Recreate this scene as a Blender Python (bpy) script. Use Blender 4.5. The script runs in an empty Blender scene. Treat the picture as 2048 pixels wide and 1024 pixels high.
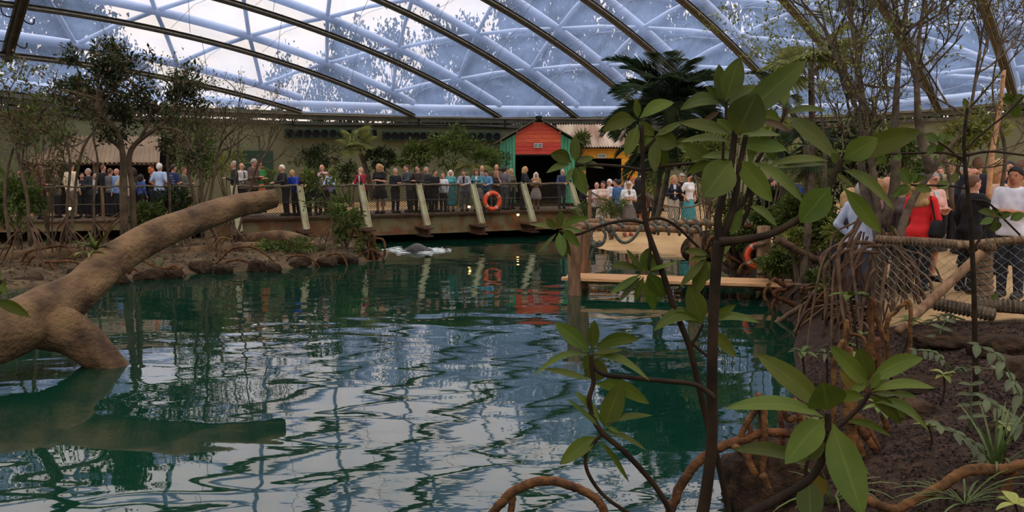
import bpy, math, random
import numpy as np
from mathutils import Matrix, Vector, Euler

# ---------------------------------------------------------------- camera, world, exposure
SC = bpy.context.scene
COL = SC.collection
F = 1650.0; CAMZ = 2.75; PITCH = math.atan(177 / F)
cam_d = bpy.data.cameras.new('camera'); cam = bpy.data.objects.new('camera', cam_d); COL.objects.link(cam)
cam_d.sensor_width = 36.0; cam_d.lens = F / 2048 * 36.0; cam_d.clip_start = 0.05; cam_d.clip_end = 500
cam.location = (0, 0, CAMZ); cam.rotation_euler = (math.pi / 2 - PITCH, 0, 0)
SC.camera = cam
SC.view_settings.view_transform = 'Standard'; SC.view_settings.look = 'None'
SC.view_settings.exposure = 0.36; SC.view_settings.gamma = 1.0; SC.view_settings.use_curve_mapping = False
try:
    SC.cycles.use_denoising = True
    SC.cycles.max_bounces = 8; SC.cycles.transparent_max_bounces = 24
    SC.cycles.diffuse_bounces = 3; SC.cycles.glossy_bounces = 3; SC.cycles.transmission_bounces = 4
    SC.cycles.caustics_reflective = False; SC.cycles.caustics_refractive = False
except Exception:
    pass

SKY = 2.4
world = bpy.data.worlds.new('sky'); SC.world = world; world.use_nodes = True
wn = world.node_tree.nodes; wl = world.node_tree.links; wn.clear()
wo = wn.new('ShaderNodeOutputWorld'); wb = wn.new('ShaderNodeBackground'); wb.inputs['Strength'].default_value = 1.3
tc = wn.new('ShaderNodeTexCoord'); nz = wn.new('ShaderNodeTexNoise'); nz.inputs['Scale'].default_value = 2.6
nz.inputs['Detail'].default_value = 5.0; nz.inputs['Roughness'].default_value = 0.55
mp = wn.new('ShaderNodeMapping'); mp.inputs['Scale'].default_value = (1, 1, 2.2)
rp = wn.new('ShaderNodeValToRGB')
rp.color_ramp.elements[0].position = 0.38; rp.color_ramp.elements[0].color = (0.86, 0.74, 0.66, 1)
rp.color_ramp.elements[1].position = 0.56; rp.color_ramp.elements[1].color = (1.0, 0.85, 0.71, 1)
wl.new(tc.outputs['Generated'], mp.inputs['Vector']); wl.new(mp.outputs['Vector'], nz.inputs['Vector'])
wl.new(nz.outputs['Fac'], rp.inputs['Fac']); wl.new(rp.outputs['Color'], wb.inputs['Color']); wl.new(wb.outputs[0], wo.inputs[0])
# overcast sky: three times as bright overhead as at the horizon (CIE standard overcast)
sx = wn.new('ShaderNodeSeparateXYZ'); ov = wn.new('ShaderNodeMapRange'); ov.inputs[1].default_value = 0; ov.inputs[2].default_value = 1
ov.inputs[3].default_value = 1.0 * SKY / 3; ov.inputs[4].default_value = 3.0 * SKY / 3
wl.new(tc.outputs['Generated'], sx.inputs[0]); wl.new(sx.outputs['Z'], ov.inputs[0]); wl.new(ov.outputs[0], wb.inputs['Strength'])

# ---------------------------------------------------------------- helpers
_fw = np.array([0, math.cos(PITCH), -math.sin(PITCH)]); _up = np.array([0, math.sin(PITCH), math.cos(PITCH)])
_C = np.array([0, 0, CAMZ])
def ray(x, y): return _fw + np.array([1., 0, 0]) * (x - 1024) / F - _up * (y - 512) / F
def at(x, y, Y): r = ray(x, y); return _C + r * (Y / r[1])          # a photo pixel at world depth Y
def gz(x, y, z): r = ray(x, y); return _C + r * ((z - CAMZ) / r[2])  # a photo pixel on the level z
def V(*a): return np.array(a, float)
def unit(v): v = np.asarray(v, float); return v / (np.linalg.norm(v) + 1e-12)
def sm(x, a, b): t = np.clip((x - a) / (b - a), 0, 1); return t * t * (3 - 2 * t)
def lin(c): c = c / 255.0; return c / 12.92 if c <= 0.04045 else ((c + 0.055) / 1.055) ** 2.4
def S(r, g, b, k=1.0): return (min(lin(r) * k, 0.95), min(lin(g) * k, 0.95), min(lin(b) * k, 0.95))

WM = {}   # world matrices of parents
class MB:
    def __init__(s): s.v = []; s.q = []; s.m = []; s.n = 0; s.uv = []
    def add(s, v, f, mi=0):
        v = np.asarray(v, float).reshape(-1, 3); f = np.asarray(f, int)
        s.v.append(v); s.q.append(f + s.n); s.m.append(np.full(len(f), mi)); s.n += len(v)
    def tube(s, pts, rad, n=6, cap=True, mi=0):
        P = np.asarray(pts, float); k = len(P)
        R = np.full(k, rad, float) if np.isscalar(rad) else np.interp(np.linspace(0, 1, k), np.linspace(0, 1, len(rad)), rad)
        T = np.gradient(P, axis=0); T /= np.linalg.norm(T, axis=1)[:, None] + 1e-9
        ref = V(0, 0, 1) if abs(T[:, 2]).mean() < 0.8 else V(1, 0, 0)
        A = np.cross(T, ref); A /= np.linalg.norm(A, axis=1)[:, None] + 1e-9
        B = np.cross(T, A)
        th = np.linspace(0, 2 * math.pi, n, endpoint=False)
        X = P[:, None, :] + R[:, None, None] * (np.cos(th)[None, :, None] * A[:, None, :] + np.sin(th)[None, :, None] * B[:, None, :])
        i = np.arange(k - 1)[:, None] * n; j = np.arange(n)[None, :]; j2 = (j + 1) % n
        f = np.stack([i + j, i + j2, i + n + j2, i + n + j], -1).reshape(-1, 4)
        s.add(X.reshape(-1, 3), f, mi)
        if cap and n >= 3:
            c = np.stack([P[0], P[-1]]); b0 = s.n - k * n
            s.v.append(c); ci = s.n; s.n += 2
            jj = np.arange(n); j3 = (jj + 1) % n
            fa = np.stack([np.full(n, ci), b0 + j3, b0 + jj], -1); fb = np.stack([np.full(n, ci + 1), b0 + (k - 1) * n + jj, b0 + (k - 1) * n + j3], -1)
            s.q += [fa, fb]; s.m += [np.full(n, mi), np.full(n, mi)]
    def hexa(s, c, mi=0):   # 8 corners: 4 of one end, 4 of the other
        s.add(c, [(0, 3, 2, 1), (4, 5, 6, 7), (0, 1, 5, 4), (1, 2, 6, 5), (2, 3, 7, 6), (3, 0, 4, 7)], mi)
    def beam(s, a, b, w, h, up=(0, 0, 1), mi=0, w2=None, h2=None):
        a = np.asarray(a, float); b = np.asarray(b, float); t = unit(b - a); sd = unit(np.cross(t, up)); u = np.cross(sd, t)
        w2 = w if w2 is None else w2; h2 = h if h2 is None else h2
        q = [(-1, -1), (1, -1), (1, 1), (-1, 1)]
        s.hexa([a + sd * w / 2 * i + u * h / 2 * j for i, j in q] + [b + sd * w2 / 2 * i + u * h2 / 2 * j for i, j in q], mi)
    def box(s, c, sz, rz=0, mi=0):
        c = np.asarray(c, float); d = V(math.cos(rz), math.sin(rz), 0) * sz[0] / 2
        s.beam(c - d, c + d, sz[1], sz[2], mi=mi)
    def grid(s, P, mi=0, close=False):   # P: (a,b,3)
        P = np.asarray(P, float); a, b = P.shape[:2]
        i = np.arange(a - 1)[:, None] * b; j = np.arange(b - 1)[None, :]
        f = np.stack([i + j, i + j + 1, i + b + j + 1, i + b + j], -1).reshape(-1, 4)
        if close:
            k = np.arange(a - 1) * b; f = np.concatenate([f, np.stack([k + b - 1, k, k + b, k + 2 * b - 1], -1)])
        s.add(P.reshape(-1, 3), f, mi)
    def lathe(s, prof, c=(0, 0, 0), n=16, mi=0, ax=None, sx=1.0, sy=1.0):
        prof = np.asarray(prof, float); th = np.linspace(0, 2 * math.pi, n, endpoint=False)
        P = np.stack([prof[:, :1] * np.cos(th) * sx, prof[:, :1] * np.sin(th) * sy, np.repeat(prof[:, 1:2], n, 1)], -1)
        if ax is not None:
            z = unit(ax); x = unit(np.cross(z, V(0, 0, 1) if abs(z[2]) < .9 else V(1, 0, 0))); y = np.cross(z, x)
            P = P[..., :1] * x + P[..., 1:2] * y + P[..., 2:] * z
        s.grid(P + np.asarray(c, float), mi, close=True)
    def torus(s, c, nrm, R, r, n=32, m=10, mi=0):
        z = unit(nrm); x = unit(np.cross(z, V(0, 0, 1) if abs(z[2]) < .9 else V(1, 0, 0))); y = np.cross(z, x)
        t = np.linspace(0, 2 * math.pi, n + 1)[:, None]; p = np.linspace(0, 2 * math.pi, m, endpoint=False)[None, :]
        rr = R + r * np.cos(p)
        P = (rr * np.cos(t))[..., None] * x + (rr * np.sin(t))[..., None] * y + (r * np.sin(p) + 0 * t)[..., None] * z
        s.grid(P + np.asarray(c, float), mi, close=True)
    def leaves(s, pos, d, nrm, L, W, mi=0, fold=0.25):
        pos = np.asarray(pos, float); d = np.asarray(d, float); d = d / (np.linalg.norm(d, axis=1)[:, None] + 1e-9)
        sd = np.cross(d, nrm); sd /= np.linalg.norm(sd, axis=1)[:, None] + 1e-9; u = np.cross(sd, d)
        L = np.broadcast_to(np.asarray(L, float).reshape(-1, 1), (len(pos), 1)); W = np.broadcast_to(np.asarray(W, float).reshape(-1, 1), (len(pos), 1))
        mid = pos + d * L * .52
        Q = np.stack([pos, mid + sd * W / 2 + u * W * fold, pos + d * L - u * L * .12, mid - sd * W / 2 + u * W * fold], 1)
        k = np.arange(len(pos))[:, None] * 4
        s.add(Q.reshape(-1, 3), np.concatenate([k + [0, 1, 2], k + [0, 2, 3]]), mi)
    def mesh(s, name, mats, smooth=False, attr=None):
        me = bpy.data.meshes.new(name)
        if s.n:
            v = np.concatenate(s.v)
            me.vertices.add(len(v)); me.vertices.foreach_set('co', v.astype(np.float32).ravel())
            ls = np.concatenate([np.full(len(f), f.shape[1]) for f in s.q]); lv = np.concatenate([f.ravel() for f in s.q])
            me.loops.add(len(lv)); me.loops.foreach_set('vertex_index', lv.astype(np.int32))
            me.polygons.add(len(ls)); st = np.concatenate([[0], np.cumsum(ls)[:-1]])
            me.polygons.foreach_set('loop_start', st.astype(np.int32)); me.polygons.foreach_set('loop_total', ls.astype(np.int32))
            me.polygons.foreach_set('material_index', np.concatenate(s.m).astype(np.int32))
            me.polygons.foreach_set('use_smooth', np.full(len(ls), bool(smooth)))
            if attr is not None:
                a = me.attributes.new('lf', 'FLOAT', 'POINT'); a.data.foreach_set('value', np.asarray(attr, np.float32))
            me.update(calc_edges=True); me.validate()
        for m in (mats if isinstance(mats, (list, tuple)) else [mats]): me.materials.append(m)
        return me
    def build(s, name, mats, parent=None, smooth=False, attr=None, **kw):
        return place(name, s.mesh(name, mats, smooth, attr), parent, **kw)

def place(name, me, parent=None, label=None, cat=None, group=None, kind=None, mw=None):
    o = bpy.data.objects.new(name, me); COL.objects.link(o)
    if mw is not None: o.matrix_world = mw
    WM[o.name] = mw if mw is not None else Matrix.Identity(4)
    if parent is not None:
        o.parent = parent; o.matrix_parent_inverse = WM[parent.name].inverted()
    tag(o, label, cat, group, kind)
    return o
def tag(o, label=None, cat=None, group=None, kind=None):
    if label: o['label'] = label
    if cat: o['category'] = cat
    if group: o['group'] = group
    if kind: o['kind'] = kind
    return o
def empty(name, loc, label=None, cat=None, group=None, kind=None, parent=None):
    o = bpy.data.objects.new(name, None); COL.objects.link(o); o.location = [float(c) for c in loc]; o.empty_display_size = .1
    WM[o.name] = Matrix.Translation([float(c) for c in loc])
    if parent is not None: o.parent = parent; o.matrix_parent_inverse = WM[parent.name].inverted()
    return tag(o, label, cat, group, kind)
def bez(*p, n=12):   # smooth curve through points (Catmull-Rom)
    p = [np.asarray(q, float) for q in p]; p = [2 * p[0] - p[1]] + p + [2 * p[-1] - p[-2]]; out = []
    for i in range(1, len(p) - 2):
        for t in np.linspace(0, 1, n, endpoint=False):
            a, b, c, d = p[i - 1:i + 3]
            out.append(.5 * (2 * b + (c - a) * t + (2 * a - 5 * b + 4 * c - d) * t * t + (3 * b - a - 3 * c + d) * t ** 3))
    out.append(p[-2]); return np.array(out)

# ---------------------------------------------------------------- materials
def mat(name, c1, c2=None, scale=4.0, rough=0.7, bump=0.0, bscale=None, metal=0.0, spec=0.4, detail=4.0, stretch=None, rnd=0.0, lo=.35, hi=.65, trans=0.0, lfa=False, c3=None, bdist=.02):
    m = bpy.data.materials.new(name); m.use_nodes = True; nt = m.node_tree; N = nt.nodes; K = nt.links
    b = N['Principled BSDF']; b.inputs['Roughness'].default_value = rough; b.inputs['Metallic'].default_value = metal
    b.inputs['Specular IOR Level'].default_value = spec
    c2 = c2 or tuple(x * .75 for x in c1)
    t = N.new('ShaderNodeTexCoord'); src = t.outputs['Object']
    if stretch:
        mpn = N.new('ShaderNodeMapping'); mpn.inputs['Scale'].default_value = stretch; K.new(src, mpn.inputs['Vector']); src = mpn.outputs['Vector']
    n = N.new('ShaderNodeTexNoise'); n.inputs['Scale'].default_value = scale; n.inputs['Detail'].default_value = detail
    K.new(src, n.inputs['Vector'])
    r = N.new('ShaderNodeValToRGB'); e = r.color_ramp.elements
    e[0].position = lo; e[0].color = (*c1, 1); e[1].position = hi; e[1].color = (*c2, 1)
    if c3: x = r.color_ramp.elements.new(min(hi + .12, .95)); x.color = (*c3, 1)
    K.new(n.outputs['Fac'], r.inputs['Fac']); colr = r.outputs['Color']
    if lfa:   # pale midrib, from the leaf's own cross coordinate
        at_ = N.new('ShaderNodeAttribute'); at_.attribute_name = 'lf'
        mx = N.new('ShaderNodeMix'); mx.data_type = 'RGBA'; rr = N.new('ShaderNodeMapRange')
        rr.inputs[1].default_value = 0.0; rr.inputs[2].default_value = .10; rr.inputs[3].default_value = .22; rr.inputs[4].default_value = 0.0
        K.new(at_.outputs['Fac'], rr.inputs[0]); K.new(rr.outputs[0], mx.inputs[0]); K.new(colr, mx.inputs[6]); mx.inputs[7].default_value = (*[min(x * 2.0 + .02, .9) for x in c1], 1)
        colr = mx.outputs[2]
    if rnd:
        oi = N.new('ShaderNodeObjectInfo'); hs = N.new('ShaderNodeHueSaturation'); mr = N.new('ShaderNodeMapRange')
        mr.inputs[3].default_value = 1 - rnd; mr.inputs[4].default_value = 1 + rnd
        K.new(oi.outputs['Random'], mr.inputs[0]); K.new(mr.outputs[0], hs.inputs['Value']); K.new(colr, hs.inputs['Color'])
        mh = N.new('ShaderNodeMapRange'); mh.inputs[3].default_value = .5 - rnd * .07; mh.inputs[4].default_value = .5 + rnd * .05
        K.new(oi.outputs['Random'], mh.inputs[0]); K.new(mh.outputs[0], hs.inputs['Hue']); colr = hs.outputs['Color']
    K.new(colr, b.inputs['Base Color'])
    if bump:
        n2 = N.new('ShaderNodeTexNoise'); n2.inputs['Scale'].default_value = bscale or scale * 3; n2.inputs['Detail'].default_value = 5
        K.new(src, n2.inputs['Vector']); bp = N.new('ShaderNodeBump'); bp.inputs['Strength'].default_value = bump; bp.inputs['Distance'].default_value = bdist
        K.new(n2.outputs['Fac'], bp.inputs['Height']); K.new(bp.outputs[0], b.inputs['Normal'])
    if trans:
        tr = N.new('ShaderNodeBsdfTranslucent'); K.new(colr, tr.inputs['Color']); ms = N.new('ShaderNodeMixShader'); ms.inputs[0].default_value = trans
        K.new(b.outputs[0], ms.inputs[1]); K.new(tr.outputs[0], ms.inputs[2]); K.new(ms.outputs[0], N['Material Output'].inputs['Surface'])
    return m
_pm = {}
def plain(r, g, b, rough=.8, k=None):
    key = (r, g, b, rough)
    if key not in _pm: _pm[key] = mat('cloth_%d_%d_%d' % (r, g, b), S(r, g, b, 1.5), S(r, g, b, 1.15), scale=9, rough=rough, bump=.15, bscale=40, bdist=.01)
    return _pm[key]
def emit(name, c, s):
    m = bpy.data.materials.new(name); m.use_nodes = True; N = m.node_tree.nodes; N.clear()
    e = N.new('ShaderNodeEmission'); e.inputs[0].default_value = (*c, 1); e.inputs[1].default_value = s
    o = N.new('ShaderNodeOutputMaterial'); m.node_tree.links.new(e.outputs[0], o.inputs[0]); return m

M = dict(
    wall=mat('olive_wall_paint', S(96, 97, 72, 2.0), S(88, 89, 66, 2.0), scale=.6, rough=.85),
    beam=mat('ring_beam_steel', S(92, 90, 76, 1.5), S(70, 70, 60, 1.5), scale=2, rough=.5),
    rail=mat('bronze_clamp_rail', S(74, 68, 55, 1.4), S(52, 48, 38, 1.4), scale=5, rough=.45, metal=.2, stretch=(1, 1, 1)),
    railhi=mat('pale_rail_highlight', S(150, 146, 130), S(120, 116, 100), scale=6, rough=.4, metal=.3),
    tube=mat('white_steel_blue_haze', S(176, 192, 226), S(160, 180, 218), scale=1.5, rough=.5),  # white tubes, with the foil's blue haze put into their colour
    cable=mat('thin_steel_cable', S(200, 210, 228), rough=.4),
    dkgreen=mat('dark_green_panel', S(40, 62, 46, 1.5), S(34, 54, 40, 1.5), scale=1, rough=.6),
    black=mat('matt_black', S(14, 15, 14), S(9, 10, 9), rough=.8),
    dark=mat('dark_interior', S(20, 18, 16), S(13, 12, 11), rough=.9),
    red=mat('red_painted_board', S(206, 88, 62, 1.3), S(184, 72, 50, 1.3), scale=3, rough=.7, stretch=(1, 1, 6), rnd=.10),
    teal=mat('green_painted_board', S(76, 150, 116, 1.4), S(58, 128, 98, 1.4), scale=3, rough=.7, stretch=(5, 5, .6), rnd=.12),
    yellow=mat('ochre_painted_board', S(206, 150, 42, 1.4), S(186, 130, 32, 1.4), scale=3, rough=.7, stretch=(1, 1, 6), rnd=.10),
    tin=mat('rusty_corrugated_tin', S(180, 166, 148, 1.4), S(134, 104, 82, 1.3), scale=.9, rough=.65, stretch=(2, .4, .4), lo=.42, hi=.7, detail=3),
    tin2=mat('weathered_brown_tin', S(138, 118, 94, 1.4), S(108, 90, 70, 1.4), scale=.7, rough=.7, stretch=(1, .5, .5), detail=2),
    rust=mat('rusty_green_girder', S(112, 104, 72, 1.4), S(112, 70, 40, 1.3), scale=2.0, rough=.75, bump=.2, lo=.42, hi=.6, c3=S(78, 88, 66, 1.4), detail=6),
    rustdk=mat('rust_brown_bracket', S(78, 52, 36, 1.4), S(56, 38, 28, 1.4), scale=3, rough=.8, bump=.2),
    strut=mat('pale_green_strut', S(142, 140, 110, 1.5), S(118, 104, 74, 1.5), scale=2.2, rough=.7, lo=.5, hi=.75),
    rope=mat('old_rope', S(104, 92, 74, 1.5), S(74, 66, 52, 1.4), scale=14, rough=.9, bump=.5, bscale=60),
    ropeg=mat('grey_green_rope', S(92, 94, 82, 1.4), S(62, 64, 54, 1.4), scale=14, rough=.9, bump=.5, bscale=60),
    net=mat('brown_safety_net', S(64, 56, 42, 1.2), S(46, 40, 30, 1.1), scale=5, rough=.9),
    net2=mat('grey_cord_net', S(138, 146, 136, 1.4), S(108, 116, 104, 1.4), scale=5, rough=.8),
    wood=mat('grey_brown_timber', S(128, 100, 72, 1.5), S(94, 70, 48, 1.4), scale=3, rough=.8, stretch=(4, 4, .7), bump=.3, rnd=.08),
    plank=mat('fresh_wood_plank', S(190, 148, 106, 1.4), S(168, 124, 84, 1.4), scale=2, rough=.65, stretch=(.8, 9, 9), bump=.15, rnd=.10),
    deckw=mat('dark_deck_board', S(96, 80, 60, 1.4), S(70, 56, 42, 1.4), scale=3, rough=.8, stretch=(1, 6, 6), rnd=.1),
    orange=mat('orange_life_ring', S(216, 84, 48, 1.3), S(196, 68, 38, 1.3), scale=4, rough=.55),
    tape=mat('silver_ring_tape', S(200, 170, 155, 1.2), rough=.5),
    bark=mat('pale_brown_log', S(122, 96, 64, 1.1), S(88, 66, 43, 1.0), scale=2.0, rough=.85, bump=1.0, bscale=15, detail=8, c3=S(46, 34, 23, 1.0), lo=.38, hi=.58, bdist=.05),
    bark2=mat('grey_brown_bark', S(104, 90, 72, 1.1), S(66, 56, 44, 1.0), scale=7, rough=.9, bump=.6, bscale=18),
    twig=mat('dull_twig', S(96, 80, 60, 1.4), S(70, 58, 44, 1.3), scale=4, rough=.9),
    root=mat('orange_brown_root', S(120, 82, 48, 1.0), S(66, 45, 28, 1.0), scale=9, rough=.85, spec=.2, bump=.9, bscale=30, rnd=.15, bdist=.02, detail=7),
    root2=mat('brown_prop_root', S(112, 88, 64, 1.1), S(74, 56, 40, 1.0), scale=6, rough=.85, bump=.5, bscale=22, rnd=.2),
    stem=mat('dark_seedling_stem', S(54, 42, 28, 1.0), S(34, 26, 18, 1.0), scale=14, rough=.75, spec=.15, bump=.4, bscale=60, bdist=.004),
    rock=mat('brown_rock', S(78, 60, 42, 1.1), S(44, 34, 24, 1.0), scale=3, rough=.9, spec=.2, bump=1.0, bscale=9, bdist=.08),
    mound=mat('fibrous_soil', S(72, 54, 38, 1.0), S(38, 29, 21, 1.0), scale=9, rough=.95, spec=.15, bump=1.0, bscale=34, bdist=.05),
    leafA=mat('mangrove_leaf', S(90, 100, 33, 1.0), S(62, 78, 23, 1.0), scale=5, rough=.5, spec=.22, rnd=.30, trans=.2, lfa=True),
    leafY=mat('yellowing_leaf', S(128, 112, 44, 1.0), S(100, 78, 38, 1.0), scale=8, rough=.45, rnd=.15, trans=.2, lfa=True),
    leafB=mat('browned_leaf', S(92, 64, 40, 1.0), S(80, 80, 42, 1.0), scale=9, rough=.5, rnd=.15, trans=.15, lfa=True),
    leafD=mat('dark_glossy_foliage', S(58, 72, 36, 1.2), S(34, 46, 22, 1.1), scale=2.5, rough=.5, spec=.3, trans=.15, rnd=.1),
    leafM=mat('mid_green_foliage', S(98, 114, 50, 1.25), S(60, 78, 30, 1.15), scale=2.5, rough=.5, spec=.3, trans=.22, rnd=.12),
    leafL=mat('yellow_green_foliage', S(138, 142, 66, 1.2), S(92, 102, 46, 1.1), scale=4, rough=.5, trans=.25, rnd=.1),
    leafX=mat('brown_dying_foliage', S(104, 90, 60, 1.4), S(72, 66, 40, 1.3), scale=4, rough=.6, trans=.15, rnd=.1),
    palm=mat('palm_leaflet', S(58, 76, 44, 1.4), S(36, 50, 30, 1.3), scale=3, rough=.45, spec=.5, trans=.15, rnd=.15),
    palmy=mat('fan_palm_leaflet', S(134, 138, 78, 1.4), S(100, 104, 58, 1.3), scale=3, rough=.5, trans=.25, rnd=.12),
    fern=mat('silvery_fern_leaf', S(84, 92, 56, 1.0), S(56, 66, 36, 1.0), scale=6, rough=.5, spec=.3, rnd=.2, trans=.15, lfa=True),
    grass=mat('sedge_blade', S(92, 108, 58, 1.3), S(62, 80, 38, 1.3), scale=6, rough=.5, trans=.2),
    outleaf=mat('outdoor_tree_leaf', S(40, 58, 40), S(24, 38, 28), scale=.8, rough=.6, trans=.15),
    outbark=mat('outdoor_bark', S(50, 44, 38), rough=.9),
    white=mat('white_card', S(225, 225, 220), rough=.6),
    signgreen=mat('sign_green', S(24, 92, 66, 1.2), rough=.5),
    foam=mat('white_foam', S(225, 232, 230), rough=.9),
    skinA=mat('skin_light', S(214, 160, 132, 1.1), S(200, 144, 116, 1.1), scale=12, rough=.55, spec=.3),
    skinB=mat('skin_tan', S(186, 128, 98, 1.1), S(170, 112, 84, 1.1), scale=12, rough=.55, spec=.3),
    skinC=mat('skin_brown', S(120, 78, 56, 1.1), S(104, 66, 46, 1.1), scale=12, rough=.55, spec=.3),
    face=mat('eyes_dark', S(38, 26, 22), rough=.4), lips=mat('lips', S(150, 76, 66), rough=.5),
    glass_frame=mat('spectacle_frame', S(30, 26, 24), rough=.3),
    lamp=emit('lamp_glow', (1.0, .62, .22), 6.0),
    lampcase=mat('lamp_case', S(60, 56, 50), rough=.5, metal=.5),
)
# ================================================================ the ground, the pond and the shell
RNG = np.random.default_rng(7); random.seed(7)
POND = np.array([(1.75, 5.2), (2.0, 7.2), (2.75, 8.4), (3.4, 9.75), (3.75, 10.6), (4.3, 12.4), (4.9, 13.9), (5.3, 16.5), (5.6, 18.6), (5.7, 21.5), (5.6, 24.0), (5.0, 26.2), (3.1, 27.6), (2.2, 30.5), (2.6, 36.5),
    (-3.5, 38.5), (-5.6, 33.0), (-5.1, 29.0), (-3.95, 26.6), (-3.8, 24.6), (-5.2, 23.0), (-7.0, 21.9), (-9.0, 20.9), (-10.6, 19.6), (-11.6, 18.0), (-14, 15.5), (-18, 9), (-18, 4.5), (-6, 3.6), (-1, 3.8), (1.0, 4.3)], float)
def sdist(X, Y):
    X = np.asarray(X, float); Y = np.asarray(Y, float); d = np.full(X.shape, 1e9); ins = np.zeros(X.shape, bool)
    n = len(POND)
    for i in range(n):
        a = POND[i]; b = POND[(i + 1) % n]; e = b - a
        t = np.clip(((X - a[0]) * e[0] + (Y - a[1]) * e[1]) / (e @ e), 0, 1)
        d = np.minimum(d, np.hypot(X - a[0] - e[0] * t, Y - a[1] - e[1] * t))
        cr = (a[1] > Y) != (b[1] > Y)
        with np.errstate(divide='ignore', invalid='ignore'):
            xx = a[0] + (Y - a[1]) / (b[1] - a[1] + 1e-12) * e[0]
        ins ^= cr & (X < xx)
    return np.where(ins, -d, d)
def bridgeY(X): return np.where(np.asarray(X) < -7.45, 29 + (np.asarray(X) + 7.45) * .25, 29 + 5 * (np.asarray(X) + 7.45) / 9.85)
def height(X, Y, rough=True):
    X = np.asarray(X, float); Y = np.asarray(Y, float); d = sdist(X, Y)
    left = sm(-X, 1.5, 4.0) * sm(Y, 8, 12); beach = sm(Y, 21, 25) * (1 - left); near = 1 - left - beach
    slope = left * .55 + beach * .20 + near * .95; top = left * .36 + beach * .98 + near * .97
    h = np.where(d > 0, top * (1 - np.exp(-slope * d / top)), np.maximum(-.7, .8 * d))
    h = np.where((d > 0) & (near > .5), h + .03 * sm(d, .3, 2.0) * (1 - sm(d, 4, 6)), h)
    behind = Y - bridgeY(X)
    h = np.where(d > 0, np.maximum(h, 1.0 * sm(behind, .3, 2.2) * left + h * (1 - left)), h)
    if rough:
        n = .05 * np.sin(X * 2.1 + 1.3 * np.sin(Y * 1.7)) * np.sin(Y * 2.6 + X) + .03 * np.sin(X * 6.1 + Y * 3.3) * np.sin(Y * 5.2 - X * 2.0)
        w = (left * (1 - sm(behind, 0, 2)) + near * .8 * (1 - sm(d, 4.2, 5.4))) * sm(d, 0, .5)
        h = h + n * w
    return h
def hz(x, y): return float(height(np.array([x]), np.array([y]))[0])
def gh(px, py):   # where the sight line of a photo pixel meets the ground
    Y = np.arange(2.0, 30, .02); P = np.stack([at(px, py, y) for y in (1.0, 2.0)]); e = P[1] - P[0]; Q = P[0][None] + e[None] * (Y - 1)[:, None]
    b = Q[:, 2] <= np.maximum(height(Q[:, 0], Q[:, 1]), 0); return Q[int(np.argmax(b))] if b.any() else Q[-1]

# --- terrain
def terrain():
    xs = np.arange(-27, 29.01, .2); ys = np.arange(-1.0, 47.01, .2)
    X, Y = np.meshgrid(xs, ys); Z = height(X, Y)
    mb = MB(); mb.grid(np.stack([X, Y, Z], -1))
    m = bpy.data.materials.new('ground_soil_and_sand'); m.use_nodes = True; nt = m.node_tree; N = nt.nodes; K = nt.links; b = N['Principled BSDF']
    b.inputs['Roughness'].default_value = .92; b.inputs['Specular IOR Level'].default_value = .25
    a = N.new('ShaderNodeAttribute'); a.attribute_name = 'lf'
    t = N.new('ShaderNodeTexCoord')
    def noise(s, d=6):
        n = N.new('ShaderNodeTexNoise'); n.inputs['Scale'].default_value = s; n.inputs['Detail'].default_value = d; K.new(t.outputs['Object'], n.inputs['Vector']); return n
    def ramp(n, a0, a1, p0=.35, p1=.65):
        r = N.new('ShaderNodeValToRGB'); e = r.color_ramp.elements; e[0].position = p0; e[1].position = p1; e[0].color = (*a0, 1); e[1].color = (*a1, 1); K.new(n.outputs['Fac'], r.inputs['Fac']); return r
    n1 = noise(9); soil = ramp(n1, S(70, 52, 38, 1.0), S(33, 25, 20, 1.0)); n3 = noise(.9); sand = ramp(n3, S(186, 156, 112, 1.25), S(166, 134, 94, 1.2))
    n4 = noise(2.5); mud = ramp(n4, S(98, 82, 60, 1.3), S(66, 54, 40, 1.2))
    m1 = N.new('ShaderNodeMix'); m1.data_type = 'RGBA'; m2 = N.new('ShaderNodeMix'); m2.data_type = 'RGBA'
    r1 = N.new('ShaderNodeMapRange'); r1.inputs[1].default_value = 0; r1.inputs[2].default_value = 1
    r2 = N.new('ShaderNodeMapRange'); r2.inputs[1].default_value = 1; r2.inputs[2].default_value = 2
    K.new(a.outputs['Fac'], r1.inputs[0]); K.new(a.outputs['Fac'], r2.inputs[0])
    K.new(r1.outputs[0], m1.inputs[0]); K.new(soil.outputs[0], m1.inputs[6]); K.new(mud.outputs[0], m1.inputs[7])
    K.new(r2.outputs[0], m2.inputs[0]); K.new(m1.outputs[2], m2.inputs[6]); K.new(sand.outputs[0], m2.inputs[7]); K.new(m2.outputs[2], b.inputs['Base Color'])
    n5 = noise(22, 4); bp = N.new('ShaderNodeBump'); bp.inputs['Strength'].default_value = .7; bp.inputs['Distance'].default_value = .04; K.new(n5.outputs['Fac'], bp.inputs['Height']); K.new(bp.outputs[0], b.inputs['Normal'])
    d = sdist(X, Y); left = sm(-X, 1.5, 4.0) * sm(Y, 8, 12); beach = sm(Y, 21, 25) * (1 - left)
    kind = 1.0 * left + 2.0 * beach + (1 - left - beach) * 2.0 * sm(np.minimum(Y - 10.75 + (X - 4.84) * .75, (X - 4.75 - .45 * (Y - 11)) * 1.0) + .12 * np.sin(X * 3 + Y * 2), -.2, .25)
    kind = np.maximum(kind, 2.0 * sm(Y - bridgeY(X), 1.0, 2.4) * left)
    mb.build('floor', m, smooth=True, attr=kind.ravel(), kind='structure', label='soil and sand floor of the hall around the pond')
terrain()

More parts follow.
